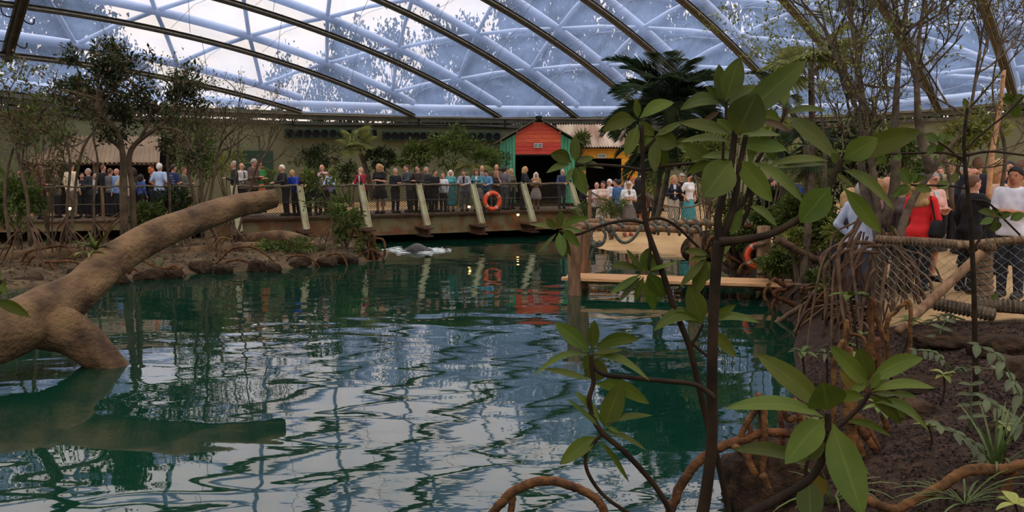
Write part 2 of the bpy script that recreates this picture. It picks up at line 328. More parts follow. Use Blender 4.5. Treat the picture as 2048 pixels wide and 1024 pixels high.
# --- water
def water():
    m = bpy.data.materials.new('pond_water'); m.use_nodes = True; nt = m.node_tree; N = nt.nodes; K = nt.links; b = N['Principled BSDF']
    b.inputs['Roughness'].default_value = .015; b.inputs['IOR'].default_value = 1.9; b.inputs['Specular IOR Level'].default_value = .5
    t = N.new('ShaderNodeTexCoord')
    def noise(s, d, sc, dist=0.0):
        mp_ = N.new('ShaderNodeMapping'); mp_.inputs['Scale'].default_value = sc; K.new(t.outputs['Object'], mp_.inputs['Vector'])
        n = N.new('ShaderNodeTexNoise'); n.inputs['Scale'].default_value = s; n.inputs['Detail'].default_value = d; n.inputs['Distortion'].default_value = dist; K.new(mp_.outputs[0], n.inputs['Vector']); return n
    c = noise(.35, 2, (1, 1, 1)); r = N.new('ShaderNodeValToRGB'); e = r.color_ramp.elements
    e[0].position = .3; e[0].color = (*S(8, 42, 34, 1.0), 1); e[1].position = .7; e[1].color = (*S(14, 54, 38, 1.0), 1)
    K.new(c.outputs['Fac'], r.inputs['Fac']); K.new(r.outputs[0], b.inputs['Base Color'])
    a = noise(1.0, 0.6, (.75, 1.3, 1), .5); f = noise(3.6, 2, (.7, 1.5, 1), .3); g = noise(11, 1, (.8, 1.4, 1))
    def mul(x, k):
        q = N.new('ShaderNodeMath'); q.operation = 'MULTIPLY'; q.inputs[1].default_value = k; K.new(x, q.inputs[0]); return q.outputs[0]
    def add(x, y):
        q = N.new('ShaderNodeMath'); K.new(x, q.inputs[0]); K.new(y, q.inputs[1]); return q.outputs[0]
    # ripples are choppier in the patches where wind and swimmers reach
    pn = noise(.22, 1, (1, 1, 1)); pr = N.new('ShaderNodeMapRange'); pr.inputs[1].default_value = .38; pr.inputs[2].default_value = .62; pr.inputs[3].default_value = .22; pr.inputs[4].default_value = 1.0
    K.new(pn.outputs['Fac'], pr.inputs[0])
    fine = add(mul(f.outputs['Fac'], .10), mul(g.outputs['Fac'], .012)); q = N.new('ShaderNodeMath'); q.operation = 'MULTIPLY'; K.new(fine, q.inputs[0]); K.new(pr.outputs[0], q.inputs[1])
    hgt = add(mul(a.outputs['Fac'], 1.0), q.outputs[0])
    bp = N.new('ShaderNodeBump'); bp.inputs['Strength'].default_value = 1.0; bp.inputs['Distance'].default_value = .0145
    K.new(hgt, bp.inputs['Height']); K.new(bp.outputs[0], b.inputs['Normal'])
    mb = MB(); xs = np.linspace(-26, 12, 39); ys = np.linspace(-10, 40, 51); X, Y = np.meshgrid(xs, ys); mb.grid(np.stack([X, Y, 0 * X], -1))
    mb.build('water', m, kind='structure', label='dark green rippled pond water')
water()

# --- wall round the hall (plan polyline, visible side from left to right)
WPX = [(0, 30.5), (205, 36.0), (444, 39.0), (601, 41.0), (827, 43.5), (1000, 44.6), (1154, 45), (1300, 45), (1440, 44.6), (1590, 43.6), (1740, 41.6), (1904, 37.5), (2048, 33.5)]
WTOP = 5.35
_vis = [at(p, 300, d)[:2] for p, d in WPX]
WALL = np.array([(-23.5, 24), (-27.5, 15)] [::-1] + [tuple(q) for q in _vis] + [(24.5, 26), (27.5, 16), (27.5, 4), (24, -8), (14, -17), (0, -20), (-12, -17), (-20.6, -9), (-26, 0), (-28, 8)])
def wall_Y(px): return float(np.interp(px, [a for a, _ in WPX], [b for _, b in WPX]))
def wall():
    P = np.concatenate([WALL, WALL[:1]]); mb = MB()
    Z = np.array([-.8, WTOP - .35]); mb.grid(np.stack([np.stack([P[:, 0], P[:, 1], np.full(len(P), z)], -1) for z in Z], 1))
    w = mb.build('wall_back', M['wall'], kind='structure', label='olive painted wall around the hall')
    c = WALL.mean(0); inn = np.array([p + (c - p) / np.linalg.norm(c - p) * .12 for p in P])
    for z, hgt, m, off, nm in ((WTOP - .12, .26, 'beam', .14, 'ring_beam'), (WTOP - .42, .16, 'beam', .06, 'lower_rail'), (WTOP - .02, .05, 'railhi', .30, 'beam_lip'), (WTOP + .04, .20, 'beam', .02, 'fascia')):
        mb = MB()
        for i in range(1, 16):
            a = P[i] + (c - P[i]) / np.linalg.norm(c - P[i]) * off; b = P[i + 1] + (c - P[i + 1]) / np.linalg.norm(c - P[i + 1]) * off
            mb.beam((*a, z), (*b, z), .22, hgt)
        mb.build(nm, M[m], w)
    # conduit run and drop pipes
    def wp(px, py, off=.35): return at(px, py, wall_Y(px) - off)
    mb = MB(); mb.tube([wp(x, 251) for x in (584, 700, 827, 910)] + [wp(1000, 255), wp(1030, 257)], .035, 6)
    mb.tube([wp(584, 236), wp(585, 246), wp(590, 251)], .035, 6); mb.tube([wp(838, 238), wp(839, 252)], .05, 6); mb.tube([wp(1010, 240), wp(1010, 256)], .04, 6)
    mb.build('conduit', M['black'], w)
    mb = MB(); a = at(470, 301, wall_Y(470) - .1); b = at(545, 301, wall_Y(545) - .1); bot = 1.0
    mb.beam((a[0], a[1], (a[2] + bot) / 2), (b[0], b[1], (a[2] + bot) / 2), .12, a[2] - bot); mb.build('door_1', M['dkgreen'], kind='structure', label='dark green service door in the olive wall')
    for k, (x0, x1, y0, n, lb) in enumerate(((571, 752, 267, 11, 'left'), (766, 880, 272, 8, 'middle'), (886, 1000, 273, 7, 'right'))):
        A = at(x0, y0, wall_Y(x0) - .35); B = at(x1, y0, wall_Y(x1) - .35); t = unit(B - A); nr = unit(np.cross(t, (0, 0, 1))); nr = nr if nr[1] < 0 else -nr
        lbl = ('long green vent box with eleven round nozzles beside the small palm', 'green vent box with eight round nozzles behind the round bushes', 'green vent box half hidden by the tall bush beside the red hut')[k]
        r = empty('vent_box', A, lbl, 'vent', 'air vent boxes along the olive wall')
        mb = MB(); mb.beam(A, B, .34, .46); mb.build('housing', M['dkgreen'], r)
        for i in range(n):
            c0 = A + (B - A) * (i + .5) / n + nr * .17
            mb = MB(); mb.lathe([(.185, 0), (.185, .06), (.15, .06), (.15, .012), (.0, .012)], c0, 14, ax=nr); mb.build('nozzle', M['black'], r, smooth=False)
wall()

# --- foil dome: parallel rails in plan (azimuth 38 deg) rising from the wall
AZ = math.radians(38); U = np.array([math.sin(AZ), math.cos(AZ)]); NN = np.array([U[1], -U[0]])
RL = [('A', 601, 229, 40.0, 26, .0080), ('B', 827, 236, 43, 36, .0085), ('C', 1000, 236, 44.5, 45, .0076), ('D', 1154, 236, 45, 50, .0078), ('E', 1300, 238, 45, 54, .0074),
      ('F', 1440, 236, 44.5, 58, .0069), ('G', 1590, 235, 43, 60, .0062), ('H', 1740, 234, 41, 62, .0058), ('I', 1876, 222, 37.6, 62, .0057), ('J', 2030, 203, 33.6, 62, .0056)]
RC, RP, RLn, RK = [], [], [], []
for _, x, y, d, L, k in RL:
    p = at(x, y, d); RC.append(p[:2] @ NN); RP.append(p[:2]); RLn.append(L); RK.append(k)
for (x, y), L, k in (((23.2, 29), 58, .0058), ((25.6, 23), 54, .0060), ((27.2, 17), 48, .0064), ((27.5, 10), 40, .0070), ((27.2, 4), 30, .0080)):
    p = np.array([x, y]); RC.append(p @ NN); RP.append(p); RLn.append(L); RK.append(k)
RC = np.array(RC); RP = np.array(RP); RLn = np.array(RLn, float); RK = np.array(RK)
Z0 = WTOP
def dome(c, s):
    P0 = np.stack([np.interp(c, RC, RP[:, 0]), np.interp(c, RC, RP[:, 1])], -1); L = np.interp(c, RC, RLn); k = np.interp(c, RC, RK)
    xy = P0 - U * np.asarray(s)[..., None]; return np.concatenate([xy, (Z0 + k * s * (L - s))[..., None]], -1)
def dome_z(x, y):
    p = np.array([x, y]); c = float(p @ NN); P0 = np.array([np.interp(c, RC, RP[:, 0]), np.interp(c, RC, RP[:, 1])]); s = float((P0 - p) @ U)
    L = np.interp(c, RC, RLn); k = np.interp(c, RC, RK); return Z0 + k * s * (L - s)
def foil_mat():
    m = bpy.data.materials.new('clear_roof_foil'); m.use_nodes = True; nt = m.node_tree; N = nt.nodes; K = nt.links; N.clear()
    o = N.new('ShaderNodeOutputMaterial'); tr = N.new('ShaderNodeBsdfTransparent'); tr.inputs[0].default_value = (.93, .95, .98, 1)
    tl = N.new('ShaderNodeBsdfTranslucent'); tl.inputs[0].default_value = (.31, .48, .92, 1)
    mx = N.new('ShaderNodeMixShader'); t = N.new('ShaderNodeTexCoord'); n = N.new('ShaderNodeTexNoise'); n.inputs['Scale'].default_value = .8; n.inputs['Detail'].default_value = 6; n.inputs['Distortion'].default_value = 1.2
    mp_ = N.new('ShaderNodeMapping'); mp_.inputs['Scale'].default_value = (1, .3, 1); mp_.inputs['Rotation'].default_value = (0, 0, -AZ)
    K.new(t.outputs['Object'], mp_.inputs[0]); K.new(mp_.outputs[0], n.inputs['Vector'])
    r = N.new('ShaderNodeMapRange'); r.inputs[1].default_value = .35; r.inputs[2].default_value = .75; r.inputs[3].default_value = .25; r.inputs[4].default_value = .43
    K.new(n.outputs['Fac'], r.inputs[0]); K.new(r.outputs[0], mx.inputs[0]); K.new(tr.outputs[0], mx.inputs[1]); K.new(tl.outputs[0], mx.inputs[2])
    gl = N.new('ShaderNodeBsdfGlossy'); gl.inputs['Roughness'].default_value = .08; m2 = N.new('ShaderNodeMixShader'); m2.inputs[0].default_value = .03
    K.new(mx.outputs[0], m2.inputs[1]); K.new(gl.outputs[0], m2.inputs[2]); K.new(m2.outputs[0], o.inputs[0]); return m
FOIL = foil_mat()
def dome_build():
    root = empty('ceiling', (0, 20, Z0), 'foil dome roof on bronze rails and white steel tubes', kind='structure')
    nr = len(RC)
    for j in range(nr):
        s = np.linspace(0, RLn[j], 64); P = dome(np.full(64, RC[j]), s)
        mb = MB(); B = V(*NN, 0)
        for off, w, h, z in ((-.085, .10, .12, 0), (.085, .10, .12, 0), (0, .05, .16, .02), (0, .34, .03, .10)):
            Q = P + B * off + V(0, 0, z)
            ring = np.stack([Q - B * w / 2 - V(0, 0, h / 2), Q + B * w / 2 - V(0, 0, h / 2), Q + B * w / 2 + V(0, 0, h / 2), Q - B * w / 2 + V(0, 0, h / 2)], 1); mb.grid(ring, close=True)
        for off, w, z in ((-.15, .03, -.02), (.15, .03, -.02), (0, .028, -.082)):  # pale strips paint the highlights along the rail channels
            Q = P + B * off + V(0, 0, z); mb.grid(np.stack([Q - B * w / 2, Q + B * w / 2, Q + B * w / 2 + V(0, 0, .05), Q - B * w / 2 + V(0, 0, .05)], 1), mi=1, close=True)
        mb.build('clamp_rail', [M['rail'], M['railhi']], root)
        mb = MB(); Q = P + V(0, 0, .72); mb.tube(Q, .17, 10); mb.build('main_tube', M['tube'], root, smooth=True)
        if j < nr - 1:
            t = np.linspace(0, 1, 5)[None, :, None]; s1 = np.linspace(0, RLn[j + 1], 64); P2 = dome(np.full(64, RC[j + 1]), s1)
            G = P[:, None] * (1 - t) + P2[:, None] * t + V(0, 0, 1) * (.14 + .28 * np.sin(math.pi * t)) * np.minimum(1, np.minimum(s, RLn[j] - s) / 3.0 + .1)[:, None, None]
            mb = MB(); mb.grid(G); mb.build('foil_panel', FOIL, root, smooth=True)
    # foil between the first rail and the left wall
    P = dome(np.full(40, RC[0]), np.linspace(0, RLn[0], 40)); wl_ = WALL[0:6][::-1]; wd = np.linspace(0, 1, 40)
    ln = np.concatenate([[0], np.cumsum(np.hypot(*np.diff(wl_, axis=0).T))]); ln /= ln[-1]
    W2 = np.stack([np.interp(wd, ln, wl_[:, 0]), np.interp(wd, ln, wl_[:, 1]), np.full(40, Z0 + .1)], -1)
    t = np.linspace(0, 1, 4)[None, :, None]; mb = MB(); mb.grid(P[:, None] * (1 - t) + W2[:, None] * t + V(0, 0, .12)); mb.build('foil_panel', FOIL, root, smooth=True)
    # lattice of thinner tubes
    u0 = RP @ U
    for j in range(nr - 1):
        for i in range(-30, 14):
            ua = 25.2 + 2.05 * (j - 1) + 4.1 * i; sa = u0[j] - ua
            if not (0.6 < sa < RLn[j] - .6): continue
            for du in (2.05, -2.05):
                sb = u0[j + 1] - (ua + du); sb = min(max(sb, 0.1), RLn[j + 1])
                if sb >= RLn[j + 1] - .1: continue
                a = dome(np.array([RC[j]]), np.array([sa]))[0]; b = dome(np.array([RC[j + 1]]), np.array([sb]))[0]
                if a[1] < -2: continue
                mb = MB(); mb.tube([a + V(0, 0, .72), (a + b) / 2 + V(0, 0, .80), b + V(0, 0, .72)], .088, 7); mb.build('lattice_tube', M['tube'], root, smooth=True)
                if sa < 30 and du > 0:
                    mb = MB()
                    for q in (.3, .7):
                        c1 = dome(np.array([RC[j]]), np.array([max(sa - 2 * q, .1)]))[0]; d1 = dome(np.array([RC[j + 1]]), np.array([max(sb + 3.2 * q, .1)]))[0]
                        mb.tube([c1 + V(0, 0, .2), (c1 + d1) / 2 + V(0, 0, .46), d1 + V(0, 0, .2)], .010, 4)
                    mb.build('roof_cable', M['cable'], root)
    # tube ring just outside the wall, and the steep cross rail with hooks on the left
    mb = MB(); Q = [at(p, 300, d + .5) for p, d in WPX]; mb.tube([(q[0], q[1], Z0 + .55) for q in Q], .17, 10); mb.build('ring_tube', M['tube'], root, smooth=True)
    pts = []
    for x, y in ((-14, 215), (0, 165), (12, 120), (22, 82), (34, 40), (45, 0), (58, -50), (74, -110), (96, -190)):
        r = ray(x, y); best = None
        for Y in np.arange(12, 36, .05):
            p = _C + r * (Y / r[1])
            if p[2] > dome_z(p[0], p[1]) - .12: best = p; break
        if best is not None: pts.append(best)
    if len(pts) > 3:
        pts = bez(*pts, n=6); mb = MB(); B = unit(np.cross(pts[-1] - pts[0], ray(20, 90)))
        for off in (-.13, .13, 0):
            mb.tube(pts + B * off, .075 if off else .11, 6)
        kr = mb.build('cross_rail', M['rail'], root)
        for i in (6, 13, 22, 28):
            if i < len(pts):
                for sg in (-1, 1):
                    p = pts[i]; b2 = B * sg
                    mb = MB(); mb.tube(bez(p + b2 * .1, p + b2 * .25 - V(0, 0, .1), p + b2 * .45 - V(0, 0, .08), p + b2 * .5 + V(0, 0, .12), n=4), .022, 5); mb.build('hook', M['black'], kr)
dome_build()

# --- outdoors: ground and the tall trees seen through the foil
mb = MB(); mb.lathe([(28, 0), (60, 0), (160, -.5)], (0, 12, .4), 40); mb.build('ground', M['leafD'], kind='structure', label='grass outside the hall')
def out_tree_mesh(seed, dens=900, n_cl=46):
    g = np.random.default_rng(seed); mb = MB(); pos = []; d = []
    for _ in range(n_cl):
        v = g.normal(size=3); v /= np.linalg.norm(v); r = g.uniform(.35, 1.0) ** .6
        c = v * r * np.array([.42, .42, .42]) + np.array([0, 0, .58])
        n = int(dens * g.uniform(.5, 1.5) / 10); q = g.normal(size=(n, 3)) * np.array([.055, .055, .04]); pos.append(c + q); d.append(g.normal(size=(n, 3)))
    pos = np.concatenate(pos); d = np.concatenate(d); nr = g.normal(size=pos.shape)
    k = g.uniform(.7, 1.5, len(pos)); mb.leaves(pos, d, nr, .028 * k, .020 * k); cm = mb.mesh('crown', M['outleaf'])
    mb = MB(); mb.tube([(0, 0, 0), (.01, 0, .3), (0, .01, .75)], [.022, .014, .004], 7)
    for _ in range(9):
        a = g.uniform(0, 6.28); z = g.uniform(.25, .6); mb.tube([(0, 0, z), (.18 * math.cos(a), .18 * math.sin(a), z + .12), (.32 * math.cos(a), .32 * math.sin(a), z + .26)], [.009, .005, .002], 5)
    return cm, mb.mesh('trunk', M['outbark'])
OT = [out_tree_mesh(s, 1350) for s in (1, 2, 3)] + [out_tree_mesh(4, 700, 30)]
OUT = [(20, 56, -160, 230, 'tall oak left of the cloud gap'), (150, 60, -60, 190, 'broad oak above the left shrubs'), (250, 66, 60, 120, 'low oak edging the cloud gap'), (-120, 52, -260, 240, 'tall oak at the far left'),
    (590, 66, 78, 110, 'small pale oak below the cloud gap'), (465, 72, 190, 90, 'distant low tree under the cloud gap'), (690, 62, 30, 120, 'leaning beech right of the cloud gap'), (790, 58, -10, 150, 'drooping willow behind the small palm'), (900, 62, 10, 150, 'tall beech above the vent boxes'),
    (1010, 58, -40, 170, 'dense oak above the red hut'), (1120, 60, -110, 190, 'tall oak above the tin roof'), (1230, 56, -170, 210, 'broad oak behind the dark palm'), (1350, 58, -200, 210, 'tall oak above the dark palm'), (1470, 56, -220, 220, 'dense oak behind the large leaves'),
    (1590, 54, -220, 220, 'tall oak behind the fan palm'), (1710, 52, -220, 210, 'broad oak behind the twiggy tree'), (1830, 50, -240, 220, 'dense oak behind the right twigs'), (1950, 48, -240, 220, 'tall oak near the right edge'), (2090, 46, -260, 240, 'tall oak at the far right'),
    (1180, 66, 60, 150, 'low oak behind the tin roof'), (1400, 64, 60, 160, 'low oak behind the leaf rosettes'), (1650, 60, 40, 160, 'low oak behind the fan palm leaves'), (980, 68, 100, 130, 'low beech left of the gable'), (840, 66, 110, 110, 'low beech behind the bushes')]
for i, (px, d, ytop, wpx, lb) in enumerate(OUT):
    top = at(px, ytop, d)[2]; base = .3; Hh = top - base; g = at(px, 300, d)
    sx = wpx * d / F * 1.15 / .9
    mw = Matrix.Translation((g[0], g[1], base)) @ Matrix.Rotation(i * 1.7, 4, 'Z') @ Matrix.Diagonal((sx, sx, Hh, 1))
    r = empty('outdoor_tree', (g[0], g[1], base), lb + ' seen through the roof foil', 'tree', 'trees outside the foil roof')
    cm, tm = OT[i % 3 if i not in (4, 7) else 3]; place('crown', cm, r, mw=mw); place('trunk', tm, r, mw=mw)
# ================================================================ huts
def frame_at(px, py, d, dirx):   # local frame on a front face: origin, along, up
    return at(px, py, d), unit(dirx)
HD = 41.0
def exit_sign(c, t, nr, w, h, label):
    r = empty('exit_sign', c, label, 'sign', 'lit emergency exit signs')
    mb = MB(); mb.beam(c - t * w / 2, c + t * w / 2, .07, h); mb.build('casing', M['white'], r)
    mb = MB(); f = c + nr * .04
    mb.beam(f - t * w * .40, f - t * w * .02, .012, h * .62); mb.beam(f + t * w * .04, f + t * w * .40, .012, h * .62); mb.build('green_panel', M['signgreen'], r)
    mb = MB(); g = c + nr * .05      # running figure, arrow and door
    mb.beam(g - t * w * .30 + V(0, 0, h * .16), g - t * w * .24 + V(0, 0, h * .16), .008, h * .14)
    mb.beam(g - t * w * .31 - V(0, 0, h * .20), g - t * w * .24 + V(0, 0, h * .08), .008, h * .10); mb.beam(g - t * w * .20 - V(0, 0, h * .22), g - t * w * .27 - V(0, 0, h * .02), .008, h * .10)
    mb.beam(g - t * w * .12 - V(0, 0, 0), g - t * w * .05, .008, h * .5)
    mb.beam(g + t * w * .10, g + t * w * .32, .008, h * .12); mb.beam(g + t * w * .24 + V(0, 0, h * .16), g + t * w * .35, .008, h * .09); mb.beam(g + t * w * .24 - V(0, 0, h * .16), g + t * w * .35, .008, h * .09)
    mb.build('pictogram', M['white'], r)
def hut():
    d = HD; t = V(1, 0, 0); n = V(0, -1, 0); k = d / F
    def X(px): return at(px, 300, d)[0]
    def Z(py): return at(1077, py, d)[2]
    base = 1.0; xl, xr = X(1000), X(1150); rl, rr = X(1031), X(1121); apex = V(X(1077), d, Z(240)); zt = Z(310); eav = Z(284)
    r = empty('market_hut', (X(1077), d + 1.5, base), 'wooden hut with red boarded gable, green side boards and dark opening', 'hut')
    def roofz(x): return apex[2] - abs(x - apex[0]) * (apex[2] - eav) / (apex[0] - xl)
    # red horizontal boards
    z = zt; n_b = 0
    while z < apex[2] - .12:
        h = .20; top = min(z + h, apex[2] - .02)
        wz = (apex[2] - top) / (apex[2] - eav) * (apex[0] - xl); wb_ = (apex[2] - z) / (apex[2] - eav) * (apex[0] - xl)
        a0 = max(rl, apex[0] - wb_); b0 = min(rr, apex[0] + wb_); a1 = max(rl, apex[0] - wz); b1 = min(rr, apex[0] + wz)
        y0 = d - .05; mb = MB(); g = .012
        mb.hexa([(a0, y0, z + g), (b0, y0, z + g), (b0, y0 + .05, z + g), (a0, y0 + .05, z + g), (a1, y0 - .012, top), (b1, y0 - .012, top), (b1, y0 + .04, top), (a1, y0 + .04, top)])
        mb.build('red_board', M['red'], r); z += h
    # green vertical boards
    for x0, x1 in ((xl, rl), (rr, xr)):
        m_ = max(2, int(round((x1 - x0) / .16)))
        for i in range(m_):
            a = x0 + (x1 - x0) * i / m_ + .008; b = x0 + (x1 - x0) * (i + 1) / m_ - .008; y0 = d - (.02 if i % 2 else .04)
            mb = MB(); mb.hexa([(a, y0, base), (b, y0, base), (b, y0 + .05, base), (a, y0 + .05, base), (a, y0, roofz(a) - .05), (b, y0, roofz(b) - .05), (b, y0 + .05, roofz(b) - .05), (a, y0 + .05, roofz(a) - .05)])
            mb.build('green_board', M['teal'], r)
    # dark room behind the opening
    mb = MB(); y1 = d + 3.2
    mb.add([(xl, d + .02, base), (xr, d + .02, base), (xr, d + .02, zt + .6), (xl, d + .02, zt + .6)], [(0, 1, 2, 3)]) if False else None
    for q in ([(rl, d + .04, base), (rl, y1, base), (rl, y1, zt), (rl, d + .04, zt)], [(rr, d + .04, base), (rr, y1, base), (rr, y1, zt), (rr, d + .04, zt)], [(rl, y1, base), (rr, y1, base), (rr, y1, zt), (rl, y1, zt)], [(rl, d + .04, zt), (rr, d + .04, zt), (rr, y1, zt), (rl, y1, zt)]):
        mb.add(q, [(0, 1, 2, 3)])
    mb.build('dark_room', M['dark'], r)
    for x in (xl + .05, xr - .05):
        mb = MB(); mb.beam((x, d + .1, base), (x, y1, base), .06, .01); mb.hexa([(x - .03, d + .02, base), (x + .03, d + .02, base), (x + .03, y1, base), (x - .03, y1, base), (x - .03, d + .02, eav - .1), (x + .03, d + .02, eav - .1), (x + .03, y1, eav - .1), (x - .03, y1, eav - .1)]); mb.build('side_wall', M['teal'], r)
    for sg in (-1, 1):
        ex = apex[0] + sg * (apex[0] - X(988)); ez = roofz(ex) + .06; mb = MB()
        a = [(apex[0], d - .35, apex[2] + .06), (ex, d - .35, ez), (ex, y1, ez), (apex[0], y1, apex[2] + .06)]
        mb.hexa([V(*p) for p in a] + [V(*p) + V(0, 0, .05) for p in a]); mb.build('roof_slope', M['beam'], r)
        for fr in (.12, .55, .97):
            x = apex[0] + sg * (apex[0] - xl) * fr; mb = MB(); mb.tube([(x, d - .3, roofz(x) - .02), (x, d + .2, roofz(x) - .02)], .055, 8); mb.build('rafter_end', M['wood'], r)
    mb = MB(); mb.box((apex[0], d - .3, apex[2] + .1), (.3, .12, .16)); mb.build('ridge_cap', M['black'], r)
    mb = MB(); mb.beam((rl, d - .04, zt), (rr, d - .04, zt), .05, .07); mb.build('lintel', M['black'], r)
    exit_sign(at(1076.5, 291, d - .12), t, n, 17 * k, 8.5 * k, 'emergency exit sign on the red gable')
    # yellow shed with corrugated roof
    d2 = 42.2
    def X2(px): return at(px, 300, d2)[0]
    def Z2(py): return at(1200, py, d2)[2]
    y = empty('yellow_shed', (X2(1215), d2 + 1, base), 'ochre boarded shed with rusty corrugated roof right of the red hut', 'shed')
    x0, x1 = X2(1163), X2(1276); o0, o1 = X2(1172), X2(1243); zt2 = Z2(316); ze = Z2(296); z = base
    while z < ze:
        top = min(z + .2, ze)
        for a, b in ([(x0, x1)] if z + .1 > zt2 else [(x0, o0), (o1, x1)]):
            mb = MB(); mb.hexa([(a, d2 - .05, z + .01), (b, d2 - .05, z + .01), (b, d2, z + .01), (a, d2, z + .01), (a, d2 - .062, top), (b, d2 - .062, top), (b, d2, top), (a, d2, top)]); mb.build('ochre_board', M['yellow'], y)
        z += .2
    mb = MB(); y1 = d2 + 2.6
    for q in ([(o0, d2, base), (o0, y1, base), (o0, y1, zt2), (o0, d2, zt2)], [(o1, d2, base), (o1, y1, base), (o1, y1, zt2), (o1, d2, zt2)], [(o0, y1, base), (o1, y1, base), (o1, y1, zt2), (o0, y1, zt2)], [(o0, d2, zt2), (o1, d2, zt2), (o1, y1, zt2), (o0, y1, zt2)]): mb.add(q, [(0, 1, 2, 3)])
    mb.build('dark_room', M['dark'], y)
    corrugated(y, X2(1117), X2(1278), d2 - .5, Z2(294.5), d2 + 1.9, at(1200, 249, d2 + 1.9)[2], 6, 'tin')
    mb = MB(); mb.beam((X2(1160), d2 - .1, ze + .03), (x1 + .1, d2 - .1, ze + .03), .1, .12); mb.build('eaves_board', M['black'], y)
    mb = MB(); mb.beam((x1 + .14, d2 - .02, base), (x1 + .14, d2 - .02, ze), .2, .2, up=(0, 1, 0)); mb.build('corner_post', M['dkgreen'], y)
    exit_sign(at(1204, 312, d2 - .14), t, n, 17 * k, 8.5 * k, 'emergency exit sign on the ochre shed')
def corrugated(parent, xa, xb, ya, za, yb, zb, n, mk, pitch=.13, xs=0.0):
    W = (xb - xa) / n
    for i in range(n):
        m_ = int(W / pitch * 6); u = np.linspace(0, W * 1.03, m_); zz = .035 * np.sin(u / pitch * 2 * math.pi); g = random.uniform(-.06, .06)
        P = np.stack([np.stack([xa + i * W + u, np.full(m_, ya + g), za + zz + .006 * (i % 2)], -1), np.stack([xa + i * W + u + xs, np.full(m_, yb), zb + zz + .006 * (i % 2)], -1)], 0)
        mb = MB(); mb.grid(P); mb.grid((P - V(0, 0, .012))[:, ::-1]); mb.build('tin_sheet', M[mk], parent)
hut()
def left_hut():
    d = 31.5; base = 1.0
    def X(px): return at(px, 330, d)[0]
    def Z(py): return at(200, py, d)[2]
    r = empty('bar_hut', (X(150), d + 2, base), 'brown bar hut with corrugated tin roof behind the left mangroves', 'hut')
    corrugated(r, X(-60), X(318), d, Z(326), d + 2.6, at(200, 272, d + 2.6)[2], 7, 'tin2', pitch=.17, xs=-1.0)
    for px in (-50, 60, 185, 300):
        mb = MB(); mb.tube([(X(px), d + .15, base), (X(px), d + .15, Z(324))], .08, 8); mb.build('post', M['wood'], r)
    mb = MB(); y1 = d + 2.9
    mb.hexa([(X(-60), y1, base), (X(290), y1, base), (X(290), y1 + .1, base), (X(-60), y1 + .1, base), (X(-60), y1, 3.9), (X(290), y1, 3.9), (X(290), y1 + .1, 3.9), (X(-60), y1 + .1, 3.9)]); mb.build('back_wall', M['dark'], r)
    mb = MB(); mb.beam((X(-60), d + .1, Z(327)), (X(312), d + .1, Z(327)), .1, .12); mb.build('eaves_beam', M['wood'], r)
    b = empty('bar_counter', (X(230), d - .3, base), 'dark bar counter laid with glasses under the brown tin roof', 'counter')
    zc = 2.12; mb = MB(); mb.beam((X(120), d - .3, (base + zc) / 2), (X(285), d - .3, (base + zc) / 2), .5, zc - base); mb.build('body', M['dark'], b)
    mb = MB(); mb.beam((X(118), d - .3, zc), (X(288), d - .3, zc), .65, .05); mb.build('counter_top', M['black'], b)
    gm = None
    for i in range(14):
        x = X(186) + i * .16 + random.uniform(-.02, .02)
        if gm is None:
            mb = MB(); mb.lathe([(0.03, 0), (.03, .005), (.006, .01), (.006, .07), (.035, .1), (.04, .16), (.036, .16), (.03, .1)], (0, 0, 0), 10); gm = mb.mesh('wine_glass', M['white'])
        o = place('wine_glass', gm, mw=Matrix.Translation((x, d - .35 + random.uniform(-.1, .1), zc + .025)), label='small pale glass in the row on the dark bar counter', cat='glass', group='glasses on the bar counter')
left_hut()

# ================================================================ boardwalk and bridge
BA = V(-7.45, 29, 1.05); BB = V(2.4, 34, 1.05); BT = unit(BB - BA); BN = unit(V(BT[1], -BT[0], 0))   # BN points to the pond
def diamond_net(mb, A, B, za, zb, cell, r, sag=0.0, za2=None, zb2=None, jit=0.0):
    A = np.asarray(A, float); B = np.asarray(B, float); L = np.linalg.norm(B - A); n = max(4, int(L / cell)); Hh = zb - za; m_ = max(3, int(Hh / (cell * .9)))
    for i in range(n):
        u = (i + .5 + .5 * np.where((np.arange(m_ + 1) + i) % 2 == 0, 1, -1)) / n; v = np.linspace(0, 1, m_ + 1)
        u2 = np.clip(u, 0, 1); P = A[None, :2] + (B - A)[None, :2] * u2[:, None]
        lo = za + ((za2 if za2 is not None else za) - za) * u2; hi = zb + ((zb2 if zb2 is not None else zb) - zb) * u2
        z = lo + (hi - lo) * v - sag * np.sin(math.pi * u2) * v
        Q = np.concatenate([P, z[:, None]], 1)
        if jit: Q = Q + np.random.default_rng(i).normal(size=Q.shape) * jit
        mb.tube(Q, r, 3, cap=False)
